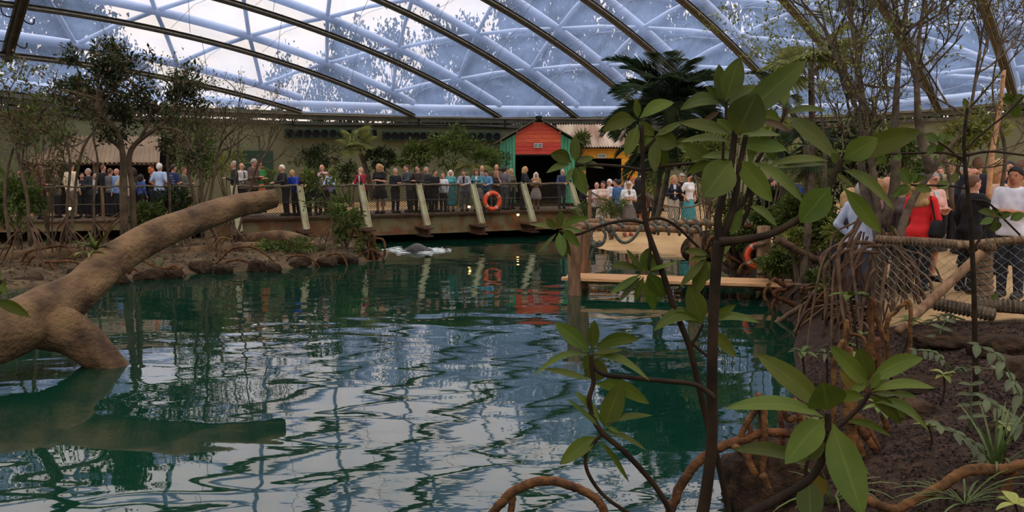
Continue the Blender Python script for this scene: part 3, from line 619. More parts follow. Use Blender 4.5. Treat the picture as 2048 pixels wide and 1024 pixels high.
def bridge():
    r = empty('footbridge', BA, 'rusty steel footbridge with slanting pale struts and netted railing', 'bridge')
    L = np.linalg.norm(BB - BA); A = BA - BT * 3.2; B = BB + BT * 1.2
    up = V(0, 0, 1)
    for sgn, nm in ((0, 'girder'), (-2.6, 'girder')):
        o = BN * sgn
        mb = MB(); mb.beam(A + o + V(0, 0, -.42), B + o + V(0, 0, -.42), .05, .66); mb.build('girder_web', M['rust'], r)
        mb = MB(); mb.beam(A + o + BN * .03 + V(0, 0, -.09), B + o + BN * .03 + V(0, 0, -.09), .26, .035); mb.build('top_flange', M['rustdk'], r)
        mb = MB(); mb.beam(A + o + V(0, 0, -.76), B + o + V(0, 0, -.76), .28, .04); mb.build('bottom_flange', M['rust'], r)
    nb = 62
    for i in range(nb):
        c = A + (B - A) * (i + .5) / nb - BN * 1.3; mb = MB(); mb.beam(c - BN * 1.42 - V(0, 0, .03), c + BN * 1.42 - V(0, 0, .03), np.linalg.norm(B - A) / nb - .012, .05); mb.build('deck_board', M['deckw'], r)
    for i in range(-1, 6):
        p = BA + BT * L * i / 5; top = p + V(0, 0, 1.08); foot = p + BN * .92 - V(0, 0, .42)
        s = empty('strut', foot, parent=r)
        ax = unit(foot - top); w = BT
        mb = MB(); mb.beam(top, foot, .05, .20, up=w); sd = unit(np.cross(ax, w))
        for q in (-1, 1): mb.beam(top + w * q * .0 + unit(np.cross(w, ax)) * 0 + w * .09 * q, foot + w * .09 * q, .15, .025, up=w)
        mb.build('strut_beam', M['strut'], s)
        mb = MB(); mb.beam(p - V(0, 0, .52), p + BN * 1.12 - V(0, 0, .52), .34, .05); mb.beam(p - V(0, 0, .66), p + BN * 1.10 - V(0, 0, .66), .08, .24); mb.beam(p - V(0, 0, .80), p + BN * 1.08 - V(0, 0, .80), .34, .05); mb.build('outrigger', M['rustdk'], s)
        if i >= 0:
            mb = MB(); mb.tube([p + V(0, 0, 1.08), p + V(0, 0, 1.20)], .04, 6); mb.build('post_cap', M['black'], s)
        if i < 5:
            q = BA + BT * L * (i + 1) / 5; sg = .03
            mb = MB(); tp = [p + (q - p) * u + V(0, 0, 1.08 - sg * math.sin(math.pi * u) + .012 * math.sin(u * 17 + i)) for u in np.linspace(0, 1, 14)]
            mb.tube(tp, .045, 6); mb.build('top_rope', M['rope'], r)
            mb = MB(); mb.tube([p + V(0, 0, .50), (p + q) / 2 + V(0, 0, .49), q + V(0, 0, .50)], .012, 5); mb.build('middle_cable', M['rope'], r)
            mb = MB(); diamond_net(mb, p, q, p[2] - .02, p[2] + 1.05, .05, .0115, sag=.03, jit=.003); mb.build('net', M['net'], r, kind='stuff')
    # pier and boulders under the far end
    mb = MB(); mb.beam(A - BN * 2.9 + V(0, 0, -1.0), B + BT * .6 - BN * 2.9 + V(0, 0, -1.0), .3, 1.9); mb.build('under_deck_shade', M['dark'], r)  # added dark wall; its colour stands in for shade under the bridge
    mb = MB(); c = BB + BT * 1.0 - BN * 1.3; mb.box(c - V(0, 0, .75), (.8, 2.9, 1.3), math.atan2(BT[1], BT[0])); mb.build('pier', M['rock'], r)
    # lamps hung on the railing
    for px, py, d, lb in ((938, 411, 31.9, 'small glowing lamp hanging in the bridge netting'), (1036, 427, 32.6, 'small glowing lamp under the bridge deck'), (139, 414, 26.3, 'small glowing lamp on the left boardwalk netting')):
        c = at(px, py, d); q = empty('lamp', c, lb, 'lamp')
        mb = MB(); mb.lathe([(.0, .06), (.05, .05), (.085, 0), (.09, -.01)], c, 12); mb.build('shade', M['lampcase'], q)
        mb = MB(); mb.lathe([(.0, -.07), (.035, -.055), (.055, -.01), (.03, .03), (0, .04)], c - V(0, 0, .03), 10); mb.build('bulb', M['lamp'], q, smooth=True)
        mb = MB(); mb.tube([c + V(0, 0, .05), c + V(0, .02, .5)], .006, 4); mb.build('cord', M['black'], q)
    def ring(c, nrm, R, rr, lb):
        o = empty('life_ring', c, lb, 'life ring'); mb = MB(); mb.torus(c, nrm, R, rr, 40, 12); mb.build('ring_body', M['orange'], o, smooth=True)
        z = unit(nrm); x = unit(np.cross(z, V(0, 0, 1))); y = np.cross(z, x)
        for k in range(4):
            a0 = k * math.pi / 2 + .6; mb = MB(); P = []
            for t in np.linspace(a0 - .11, a0 + .11, 5):
                cc = c + (x * math.cos(t) + y * math.sin(t)) * R; e = x * math.cos(t) + y * math.sin(t)
                P.append([cc + (e * math.cos(p) + z * math.sin(p)) * rr * 1.03 for p in np.linspace(0, 6.283, 13)])
            mb.grid(np.array(P)); mb.build('reflective_band', M['tape'], o, smooth=True)
        mb = MB(); P = []
        for t in np.linspace(0, 2 * math.pi, 49):
            k = R + rr * (1.05 + .35 * abs(math.sin(2 * (t - .6)))); P.append(c + (x * math.cos(t) + y * math.sin(t)) * k)
        mb.tube(P, .011, 5); mb.build('grab_rope', M['rope'], o)
    c = at(983.5, 402, 32.0); ring(c + BN * .05, BN, .31, .085, 'orange life ring hanging on the footbridge railing')
    c2 = at(1517, 512, 18.45); ring(c2, V(-.25, -1, 0), .245, .068, 'orange life ring hanging on the jetty post')
bridge()
def boardwalk():
    pts = [V(-24, 24.6, 1.05), V(-15.5, 26.4, 1.05), V(-10.4, 27.9, 1.05)]
    r = empty('boardwalk', pts[1], 'dark timber boardwalk with netted railing behind the left mangroves', 'boardwalk')
    for a, b in zip(pts[:-1], pts[1:]):
        t = unit(b - a); n = V(t[1], -t[0], 0); L = np.linalg.norm(b - a)
        mb = MB(); mb.beam(a - V(0, 0, .2), b - V(0, 0, .2), .12, .3); mb.build('edge_beam', M['rust'], r)
        k = int(L / .22)
        for i in range(k):
            c = a + (b - a) * (i + .5) / k; mb = MB(); mb.beam(c + n * .12 - V(0, 0, .03), c - n * 2.9 - V(0, 0, .03), L / k - .012, .05); mb.build('deck_board', M['deckw'], r)
        for i in range(int(L / 2.2) + 1):
            c = a + t * 2.2 * i; mb = MB(); mb.tube([c - V(0, 0, 1.2), c + V(0, 0, 1.08)], .05, 7); mb.build('railing_post', M['wood'], r)
        mb = MB(); mb.tube([a + (b - a) * u + V(0, 0, 1.08 + .02 * math.sin(u * 40)) for u in np.linspace(0, 1, 40)], .035, 6); mb.build('hand_rope', M['rope'], r)
        mb = MB(); mb.tube([a + V(0, 0, .5), b + V(0, 0, .5)], .012, 5); mb.build('middle_cable', M['rope'], r)
        mb = MB(); diamond_net(mb, a, b, 1.03, 2.1, .09, .005, jit=.004); mb.build('net', M['net'], r, kind='stuff')
boardwalk()

# ================================================================ plank jetty with rope rails
def helix(A, B, R, turns, u0=0, u1=1, n=14, ph=0):
    A = np.asarray(A, float); B = np.asarray(B, float); t = unit(B - A); x = unit(np.cross(t, (0, 0, 1))); y = np.cross(t, x); k = int(turns * n)
    return np.array([A + (B - A) * (u0 + (u1 - u0) * i / k) + (x * math.cos(6.283 * i / n + ph) + y * math.sin(6.283 * i / n + ph)) * R for i in range(k + 1)])
def jetty():
    zt = .36
    a = gz(1128, 556, zt); b = gz(1608, 571, zt); t = unit(b - a); n = unit(V(-t[1], t[0], 0)); r = empty('jetty', a, 'low wooden plank jetty with timber posts and rope wound rails', 'jetty')
    for i in range(4):
        o = n * (.14 + .23 * i); e = random.uniform(-.12, .05)
        mb = MB(); mb.beam(a + o + t * e - V(0, 0, .03), b + o + t * random.uniform(-.2, .2) - V(0, 0, .03), .215, .06); mb.build('plank', M['plank'], r)
    for o in (.3, .75):
        mb = MB(); mb.beam(a + n * o + t * .2 - V(0, 0, .10), b + n * o - V(0, 0, .10), .07, .08); mb.build('bearer', M['wood'], r)
    def post(px, pyt, d, rad, zb=-.6, lean=0.0):
        tp = at(px, pyt, d); bt = V(tp[0] - lean, d, zb); mb = MB(); P = [bt + (tp - bt) * u + V(.01 * math.sin(u * 9), 0, 0) for u in np.linspace(0, 1, 9)]
        mb.tube(P, [rad * 1.15, rad * 1.05, rad * .9, rad * 1.05, rad], 10); return mb.build('post', M['wood'], r, smooth=True), tp
    d0 = a[1]
    post(1150, 452, d0 - .02, .155); post(1168, 447, d0 + 1.0, .135); post(1392, 452, d0 + .9, .13)
    # rails
    def rail(p0, p1, rad, nm='rail'):
        mb = MB(); P = [p0 + (p1 - p0) * u + V(0, 0, .012 * math.sin(u * 11)) for u in np.linspace(0, 1, 12)]; mb.tube(P, [rad, rad * 1.08, rad * .94, rad], 9); mb.build(nm, M['wood'], r, smooth=True)
        return p0, p1
    f0, f1 = rail(at(1128, 451, d0 - .05), at(1400, 462, d0 + .5), .075); g0, g1 = rail(at(1150, 443, d0 + .95), at(1505, 448, d0 + .6), .065)
    for (p0, p1), R, tr, u0, u1, ph in (((f0, f1), .10, 3, .05, .42, 0), ((f0, f1), .105, 5, .6, 1.0, 1), ((g0, g1), .09, 4, .1, .5, 2), ((g0, g1), .09, 8, .52, .98, 0)):
        mb = MB(); mb.tube(helix(p0, p1, R, tr, u0, u1, ph=ph), .033, 6); mb.build('wound_rope', M['ropeg'], r, smooth=True)
    mb = MB(); mb.tube(bez(*[at(x, y, d0 - .12) for x, y in ((1221, 450), (1228, 466), (1240, 482), (1252, 485), (1265, 478), (1276, 464), (1284, 450))], n=6), .036, 7); mb.build('hanging_rope', M['ropeg'], r, smooth=True)
    mb = MB(); mb.tube(bez(*[at(x, y, d0 - .14) for x, y in ((1183, 456), (1183, 480), (1186, 488), (1196, 492), (1206, 486), (1211, 470), (1205, 458))], n=6), .036, 7); mb.tube([at(1190, 489, d0 - .14), at(1184, 505, d0 - .14), at(1181, 519, d0 - .14)], [.03, .025, .05], 6); mb.build('hanging_rope', M['ropeg'], r, smooth=True)
    mb = MB(); c = at(1187, 488, d0 - .14); mb.lathe([(0, -.09), (.07, -.05), (.085, 0), (.06, .06), (0, .09)], c, 10); mb.lathe([(0, -.07), (.06, -.03), (.065, .02), (0, .07)], c + V(.13, .02, .02), 10); mb.build('rope_knot', M['ropeg'], r, smooth=True)
    mb = MB(); P = [at(1382 + 3 * math.sin(i), 470 + i * 7, d0 + .75) for i in range(1)]; mb.tube([at(1393, 466, d0 + .5), at(1392, 510, d0 + .55), at(1394, 560, d0 + .6)], .11, 9); mb.build('post', M['wood'], r, smooth=True)
    # stout mooring post on the right with coiled rope
    p, tp = post(1527, 452, 18.1, .145, zb=-.4, lean=-.05)
    bt = V(tp[0] + .05, 18.1, .3)
    mb = MB(); mb.tube(helix(bt + V(0, 0, .15), tp - V(0, 0, .35), .19, 2.2, n=16, ph=2), .04, 7); mb.tube(helix(bt + V(0, 0, .04), bt + V(0, 0, .16), .2, 2.5, n=16), .045, 7); mb.tube(helix(tp - V(0, 0, .2), tp - V(0, 0, .06), .19, 1.6, n=16, ph=1), .04, 7); mb.build('wound_rope', M['rope'], r, smooth=True)
    mb = MB(); mb.tube(bez(*[at(x, y, 17.7) for x, y in ((1530, 508), (1548, 520), (1580, 528), (1612, 522), (1622, 500), (1626, 470))], n=8), .045, 7); mb.build('hanging_rope', M['rope'], r, smooth=True)
    mb = MB(); mb.tube([at(1512, 576, 17.6), at(1527, 572, 18.2)], .075, 9); mb.build('log_peg', M['wood'], r)
    mb = MB(); c = at(1546, 551, 17.7); mb.lathe([(.0, -.02), (.12, -.02), (.13, .05), (.1, .06), (0, .06)], c, 14); mb.build('cleat', M['beam'], r)
jetty()

# ================================================================ path fence on the right
def fence():
    r = empty('path_fence', gz(1965, 600, .95), 'timber rail fence with cord netting along the path', 'fence')
    def log(p, rad, nm, m='wood', rope=None):
        p = np.array(p); mb = MB(); mb.tube(bez(*p, n=6), rad, 10); mb.build(nm, M[m], r, smooth=True)
        if rope:
            A, B = p[0], p[-1]; mb = MB(); mb.tube(helix(A, B, (rad if np.isscalar(rad) else rad[0]) + .006, rope, n=10), .009, 4); mb.build('lashing', M['rope'], r)
    log([at(1752, 478, 10.9), at(1860, 484, 10.5), at(1992, 494, 9.95)], [.050, .054, .050], 'top_rail', rope=30)
    log([at(1915, 491, 10.15), at(1985, 484, 10.0), at(2080, 477, 9.7)], .047, 'top_rail', rope=10)
    log([at(1870, 607, 10.2), at(1930, 618, 10.0), at(1988, 630, 9.75)], .075, 'bottom_rail', 'bark2', rope=14)
    log([at(1950, 606, 10.0), at(2000, 612, 9.9), at(2090, 618, 9.7)], .08, 'bottom_rail', 'bark2', rope=14)
    log([at(1966, 482, 10.15), at(1967, 550, 10.15), at(1968, 612, 10.15)], .105, 'post', rope=11)
    log([at(1964, 505, 9.95), at(1900, 565, 9.9), at(1795, 664, 9.6)], [.055, .06, .055], 'brace')
    A = at(1756, 480, 10.9); B = at(1968, 492, 10.05); mb = MB(); diamond_net(mb, A, B, .95, A[2], .062, .0042, za2=.98, zb2=B[2], jit=.006); mb.build('net', M['net2'], r, kind='stuff')
    A = at(1968, 487, 10.05); B = at(2085, 478, 9.7); mb = MB(); diamond_net(mb, A, B, .98, A[2], .062, .0042, za2=1.0, zb2=B[2], jit=.006); mb.build('net', M['net2'], r, kind='stuff')
    # sagging rope barrier in front of the huts
    q = empty('rope_barrier', at(1250, 430, 29.5), 'sagging rope netting barrier on short posts before the sheds', 'barrier')
    P = [at(1180, 383, 30.5), at(1215, 402, 30.2), at(1245, 408, 30), at(1275, 394, 29.8), at(1286, 385, 29.7)]; P2 = [at(1286, 385, 29.7), at(1310, 400, 29.6), at(1335, 412, 29.5), at(1380, 414, 29.3), at(1420, 400, 29)]
    for Q in (P, P2):
        mb = MB(); mb.tube(bez(*Q, n=8), .03, 6); mb.build('rope', M['rope'], q)
        C1 = bez(*Q, n=10); mb = MB()
        for i in range(len(C1) - 2):
            z0 = 1.0
            for dz in (-1, 1):
                a = C1[i]; b = C1[min(max(i + 2 * dz, 0), len(C1) - 1)].copy(); b[2] = max(.9, a[2] - .55); mb.tube([a, b], .006, 3, cap=False)
        mb.build('net', M['net'], q, kind='stuff')
    for px, py, d in ((1180, 380, 30.5), (1287, 383, 29.7), (1420, 396, 29.0)):
        tp = at(px, py, d); mb = MB(); mb.tube([(tp[0], d, .6), tp], .07, 8); mb.build('post', M['wood'], q)
    mb = MB(); A = at(1225, 418, 33.5); B = at(1345, 418, 33.5)
    w = empty('low_kerb_fence', A, 'low dark kerb with pale blocks across the sandy plaza', 'kerb')
    mb.beam(A, B, .25, .18); mb.build('kerb_beam', M['dark'], w)
    for i in range(6):
        c = A + (B - A) * (i + .4) / 6 - V(0, .16, 0); mb = MB(); mb.box(c, (.12 + .12 * (i == 5), .06, .12)); mb.build('pale_block', M['white'], w)
fence()
# ================================================================ people
def surface_nets(Fv, o, h):
    neg = Fv < 0; n0, n1, n2 = Fv.shape; c = (n0 - 1, n1 - 1, n2 - 1)
    cnt = np.zeros(c); acc = np.zeros(c + (3,))
    def sl(a, d): return slice(d, a - 1 + d)
    cs = [(i, j, k) for i in (0, 1) for j in (0, 1) for k in (0, 1)]
    for a in cs:
        for ax in range(3):
            if a[ax] == 0:
                b = list(a); b[ax] = 1
                fa = Fv[sl(n0, a[0]), sl(n1, a[1]), sl(n2, a[2])]; fb = Fv[sl(n0, b[0]), sl(n1, b[1]), sl(n2, b[2])]
                cr = (fa < 0) != (fb < 0); t = np.where(cr, fa / (fa - fb + 1e-12), 0)
                cnt += cr
                for q in range(3): acc[..., q] += np.where(cr, (a[q] + (t if q == ax else 0)), 0)
    act = cnt > 0; idx = np.full(c, -1); idx[act] = np.arange(act.sum())
    ii = np.argwhere(act); v = (ii + acc[act] / cnt[act][:, None]) * h + o
    fs = []
    for ax in range(3):
        s0 = [slice(None)] * 3; s1 = [slice(None)] * 3; s0[ax] = slice(0, -1); s1[ax] = slice(1, None)
        A = neg[tuple(s0)]; B = neg[tuple(s1)]; E_ = np.argwhere(A != B); u, w = [q for q in range(3) if q != ax]
        ok = (E_[:, u] > 0) & (E_[:, w] > 0) & (E_[:, u] < Fv.shape[u] - 1) & (E_[:, w] < Fv.shape[w] - 1); E_ = E_[ok]
        if not len(E_): continue
        def g(du, dw):
            q = E_.copy(); q[:, u] -= du; q[:, w] -= dw; return idx[q[:, 0], q[:, 1], q[:, 2]]
        f = np.stack([g(1, 1), g(0, 1), g(0, 0), g(1, 0)], -1); flip = ~A[E_[:, 0], E_[:, 1], E_[:, 2]]
        if ax == 1: flip = ~flip
        f[flip] = f[flip][:, ::-1]; fs.append(f)
    return v, (np.concatenate(fs) if fs else np.zeros((0, 4), int))
def unit_rows(q): return q / (np.linalg.norm(q, axis=1)[:, None] + 1e-9)
def cap(a, b, ra, rb): return ('c', np.array(a, float), np.array(b, float), ra, rb)
def ell(c, r, R=None): return ('e', np.array(c, float), np.array(r, float), R)
def field(prims, pts, k=.03, infl=0.0):
    f = None
    for p in prims:
        if p[0] == 'c':
            e = p[2] - p[1]; t = np.clip(((pts - p[1]) @ e) / (e @ e + 1e-9), 0, 1); d = np.linalg.norm(pts - p[1] - t[..., None] * e, axis=-1) - (p[3] + (p[4] - p[3]) * t)
        else:
            q = pts - p[1]
            if p[3] is not None: q = q @ p[3]
            l = np.linalg.norm(q / p[2], axis=-1); l2 = np.linalg.norm(q / p[2] ** 2, axis=-1) + 1e-9; d = l * (l - 1) / l2
        if f is None: f = d
        else:
            h = np.clip(.5 + .5 * (f - d) / k, 0, 1); f = f * (1 - h) + d * h - k * h * (1 - h)
    return f - infl
def bounds(prims):
    lo = np.full(3, 9.); hi = np.full(3, -9.)
    for p in prims:
        if p[0] == 'c':
            for q, r in ((p[1], p[3]), (p[2], p[4])): lo = np.minimum(lo, q - r); hi = np.maximum(hi, q + r)
        else: r = p[2].max(); lo = np.minimum(lo, p[1] - r); hi = np.maximum(hi, p[1] + r)
    return lo, hi
def sdf_mesh(prims, h, k=.03, infl=0.0, clips=()):
    lo, hi = bounds(prims); lo = lo - infl - 2.2 * h; hi = hi + infl + 2.2 * h
    n = np.ceil((hi - lo) / h).astype(int) + 1
    G = np.stack(np.meshgrid(*[lo[i] + h * np.arange(n[i]) for i in range(3)], indexing='ij'), -1)
    f = field(prims, G, k, infl)
    for c in clips: f = np.maximum(f, c(G))
    return surface_nets(f, lo, h)

ARMS = dict(
    hang=[(.245, .03, 1.15), (.25, -.05, .90)], lean=[(.25, -.15, 1.17), (.10, -.38, 1.13)], hold=[(.235, -.03, 1.13), (.07, -.27, 1.17)],
    cross=[(.235, -.07, 1.14), (-.05, -.22, 1.15)], hip=[(.30, .06, 1.16), (.18, -.07, .98)], phone=[(.23, -.10, 1.18), (.08, -.27, 1.42)],
    chin=[(.20, -.14, 1.16), (.05, -.16, 1.46)], reach=[(.25, -.20, 1.24), (.17, -.44, 1.24)], side=[(.38, -.10, 1.26), (.52, -.26, 1.26)])
def rig(pose, fem, hy=0.0, hp=0.0):
    pr, pl = pose if isinstance(pose, tuple) else (pose, pose)
    lean = .20 if 'lean' in (pr, pl) else 0.03
    sw = .162 if fem else .182
    def L(p): p = np.array(p, float); z = max(0, p[2] - .92); p[1] -= lean * z; p[2] -= .5 * lean * lean * z; return p
    J = {}
    for sd, nm, ps in ((1, 'r', pr), (-1, 'l', pl)):
        e, w = ARMS[ps]; J['sh' + nm] = L((sd * sw, .0, 1.415)); J['el' + nm] = np.array((sd * e[0], e[1] - lean * .2, e[2])); J['wr' + nm] = np.array((sd * w[0], w[1] - lean * .2, w[2]))
        J['hip' + nm] = np.array((sd * .09, 0.01, .90)); J['kn' + nm] = np.array((sd * .10, -.015, .49)); J['an' + nm] = np.array((sd * .105, .02, .085))
    R = np.array((Euler((hp, 0, hy)).to_matrix())); nk = L((0, 0, 1.50))
    def Hd(p): return nk + R @ (np.array(p, float) - np.array((0, 0, 1.50)))
    J['L'] = L; J['H'] = Hd; J['R'] = R; J['fem'] = fem
    return J
def torso(J):
    L = J['L']; f = J['fem']; sw = .145 if f else .165
    P = [ell(L((0, 0, 1.28)), (.148 if f else .168, .105, .20)), ell(L((0, 0, 1.08)), (.122 if f else .148, .098, .15)), ell(L((0, .01, .94)), (.165 if f else .16, .118, .12)), cap(L((-sw + .02, 0, 1.405)), L((sw - .02, 0, 1.405)), .062, .062), cap(L((0, .01, 1.40)), L((0, 0, 1.47)), .075, .06)]
    if f: P += [ell(L((.07, -.085, 1.27)), (.065, .06, .065)), ell(L((-.07, -.085, 1.27)), (.065, .06, .065))]
    else: P += [ell(L((0, -.05, 1.05)), (.125, .085, .12))]
    return P
def arms(J, upper_only=False, k=1.0):
    P = []
    for s in 'rl':
        P.append(cap(J['sh' + s], J['el' + s], .056 * k, .043 * k))
        if not upper_only: P.append(cap(J['el' + s], J['wr' + s], .043 * k, .030 * k))
    return P
def legs(J, k=1.0):
    P = []
    for s in 'rl': P += [cap(J['hip' + s], J['kn' + s], .088 * k, .058 * k), cap(J['kn' + s], J['an' + s], .058 * k, .042 * k)]
    return P
def head(J):
    H = J['H']; R = J['R']
    return [ell(H((0, -.005, 1.635)), (.076, .096, .112), R), ell(H((0, -.045, 1.572)), (.054, .058, .055), R), cap(H((0, -.100, 1.640)), H((0, -.118, 1.603)), .010, .016), ell(H((.078, .005, 1.62)), (.012, .022, .033), R), ell(H((-.078, .005, 1.62)), (.012, .022, .033), R), ell(H((0, -.085, 1.665)), (.05, .02, .012), R)]
CM = {}
def cached(key, fn):
    if key not in CM: CM[key] = fn()
    return CM[key]
def body_mesh(pose, fem, hy, hp, h):
    J = rig(pose, fem, hy, hp); H = J['H']
    P = head(J) + [cap(J['L']((0, .01, 1.42)), H((0, .0, 1.55)), .056, .052)] + torso(J) + arms(J) + legs(J)
    for s in 'rl': P.append(cap(J['an' + s], J['an' + s] + V(0, -.13, -.045), .04, .03))
    mb = MB()
    for s, sd in (('r', 1), ('l', -1)):
        w = J['wr' + s]; d = unit(w - J['el' + s]); P.append(cap(w, w + d * .075, .030, .032))
        x = unit(np.cross(d, V(0, 0, 1) if abs(d[2]) < .8 else V(sd, 0, 0))); y = unit(np.cross(x, d))
        if abs(d[2]) > .8: x, y = y, x
        for i, (o, l) in enumerate(((-.024, .062), (-.008, .072), (.008, .068), (.024, .055))):
            b = w + d * .09 + x * o; c1 = b + d * l * .55 - y * .006 * sd; mb.tube([b - d * .02, b + d * .01, c1, c1 + d * l * .4 - V(0, 0, .018)], [.0095, .0095, .0088, .0065], 5)
        b = w + d * .03 + x * .026 * (1 if s == 'l' else -1); mb.tube([w + d * .02, b + x * .010 * (1 if s == 'l' else -1), b + d * .035 + x * .022 * (1 if s == 'l' else -1), b + d * .062 + x * .016 * (1 if s == 'l' else -1)], [.012, .012, .0105, .007], 5)
    v, f = sdf_mesh(P, h, .03); mb.add(v, f)
    for sd in (-1, 1):
        e = H((sd * .033, -.090, 1.638)); mb.lathe([(0, -.008), (.010, -.004), (.013, 0), (.010, .005), (0, .009)], e, 8, 1, ax=J['R'] @ V(0, -1, 0)); mb.tube([H((sd * .018, -.100, 1.658)), H((sd * .050, -.088, 1.660))], .005, 4, mi=1)
    mb.tube([H((-.024, -.098, 1.576)), H((0, -.104, 1.574)), H((.024, -.098, 1.576))], [.004, .008, .004], 5, mi=2)
    return mb.mesh('person_body', [M['skinA'], M['face'], M['lips']], smooth=True)
def top_mesh(pose, fem, sleeve, hem, h, fat=.012, tank=False):
    J = rig(pose, fem); P = torso(J)
    if sleeve == 2: P += arms(J, k=1.0)
    elif sleeve == 1: P += [cap(J['sh' + s], J['sh' + s] + (J['el' + s] - J['sh' + s]) * .78, .058, .050) for s in 'rl']
    if hem < .86: P += [cap((.085, .01, .92), (.09, .0, hem + .05), .10, .10), cap((-.085, .01, .92), (-.09, .0, hem + .05), .10, .10)]
    nk = J['L']((0, 0, 1.475))
    clips = [lambda G: hem - G[..., 2], lambda G: (G[..., 2] - nk[2] - .02 + .35 * np.clip(-(G[..., 1] - nk[1]), 0, .12)) * .9]
    v, f = sdf_mesh(P, h, .035, fat, clips); mb = MB(); mb.add(v, f); return mb.mesh('shirt', M['white'], smooth=True)
def trouser_mesh(pose, fem, h, short=0.0):
    J = rig(pose, fem); P = [torso(J)[2], torso(J)[1]] + legs(J, 1.08); z0 = .05 if not short else short
    v, f = sdf_mesh(P, h, .03, .012, [lambda G: G[..., 2] - 1.02, lambda G: z0 - G[..., 2]]); mb = MB(); mb.add(v, f); return mb.mesh('trousers', M['white'], smooth=True)
def skirt_mesh(hem, waist=1.03):
    th = np.linspace(0, 2 * math.pi, 40, endpoint=False); P = []
    for u in np.linspace(0, 1, 9):
        z = waist + (hem - waist) * u; rx = .135 + .075 * min(1, u * 2.2) + .07 * u; ry = .105 + .055 * min(1, u * 2.2) + .06 * u; w = 1 + .05 * u * np.sin(th * 9 + 1)
        P.append(np.stack([rx * w * np.cos(th), ry * w * np.sin(th), np.full(40, z)], -1))
    for u in (1.0, .5, 0.):
        z = waist + (hem - waist) * u; P.append(P[int(u * 8)] * np.array([.94, .94, 1]))
    mb = MB(); mb.grid(np.array(P), close=True); return mb.mesh('skirt', M['white'], smooth=True)
def shoe_mesh(pose):
    J = rig(pose, 0); mb = MB()
    for s in 'rl':
        a = J['an' + s]; v, f = sdf_mesh([cap(a + V(0, .035, -.035), a + V(0, -.10, -.038), .052, .047), cap(a + V(0, -.10, -.042), a + V(0, -.175, -.05), .047, .036)], .018, .02, .006, [lambda G: .002 - G[..., 2]]); mb.add(v, f)
    return mb.mesh('shoes', M['black'], smooth=True)
def hair_mesh(style, hy, hp, pose, fem, h):
    J = rig(pose, fem, hy, hp); H = J['H']; R = J['R']; o = H((0, 0, 1.62)); P = [ell(H((0, .004, 1.642)), (.080, .098, .112), R)]; g = np.random.default_rng(5)
    def loc(G): q = (G - o) @ R; return q
    cl = [lambda G: -(loc(G)[..., 2] - .030 + .80 * (loc(G)[..., 1] + .03) + .006 * np.sin(loc(G)[..., 0] * 90)) * .7, lambda G: (-.07 - loc(G)[..., 2])]
    infl = .007
    if style == 'bald': cl = [lambda G: np.abs(loc(G)[..., 2] - .0) - .045, lambda G: -(loc(G)[..., 1] - .0)]; infl = .004
    if style == 'thin': infl = .005; cl = [lambda G: -(loc(G)[..., 2] - .055 + 1.0 * (loc(G)[..., 1] - .02)) * .6, lambda G: (-.06 - loc(G)[..., 2])]
    if style in ('long', 'bob', 'curly', 'scarf'):
        zb = {'long': 1.34, 'bob': 1.52, 'curly': 1.36, 'scarf': 1.42}[style]; infl = .016
        P += [cap(H((s * .062, .03, 1.64)), H((s * .072, .045, zb)), .05, .042) for s in (-1, 1)] + [cap(H((0, .06, 1.64)), H((0, .075, zb)), .07, .06)]
        cl = [lambda G: -(np.maximum(loc(G)[..., 2] - .045 + .9 * (loc(G)[..., 1] + .05), (loc(G)[..., 1] + .015) * 1.0)) * .7]
        if style == 'curly': P += [ell(H((g.uniform(-.10, .10), g.uniform(.0, .11), g.uniform(1.36, 1.70))), (.035, .035, .045)) for _ in range(26)]; cl = [lambda G: -(np.maximum(loc(G)[..., 2] - .05 + .9 * (loc(G)[..., 1] + .05), (loc(G)[..., 1] + .03))) * .7]
        if style == 'scarf': cl = [lambda G: -(np.maximum(loc(G)[..., 2] - .05 + .9 * (loc(G)[..., 1] + .06), (loc(G)[..., 1] + .05))) * .7]
    if style == 'updo': infl = .016; P += [ell(H((0, .06, 1.745)), (.055, .055, .045))]
    if style == 'full': infl = .015
    if style == 'cap':
        infl = .012; cl = [lambda G: (.055 - loc(G)[..., 2])]; P += [ell(H((0, -.12, 1.685)), (.06, .07, .014), R)]; cl = [lambda G: (.05 - loc(G)[..., 2])]
    v, f = sdf_mesh(P, h, .02, infl, cl); mb = MB()
    if style != 'cap':   # tufts
        q = (v - o) @ R; az = np.arctan2(q[:, 0], q[:, 1] + .01); n = unit_rows(q)
        amp = .009 if style in ('curly', 'full', 'bob', 'long') else .004
        v = v + (n * (amp * np.sin(az * 17 + 9 * np.sin(q[:, 2] * 40)) * np.sin(q[:, 2] * 55 + 4 * az))[:, None]) @ R.T
    mb.add(v, f); return mb.mesh('hair', M['black'], smooth=True)
HAIR = dict(g=(150, 144, 136), w=(214, 206, 194), b=(46, 34, 28), k=(24, 20, 18), n=(96, 66, 44), y=(172, 138, 90), r=(176, 96, 44), l=(150, 112, 70))
SKIN = dict(a='skinA', b='skinB', c='skinC')
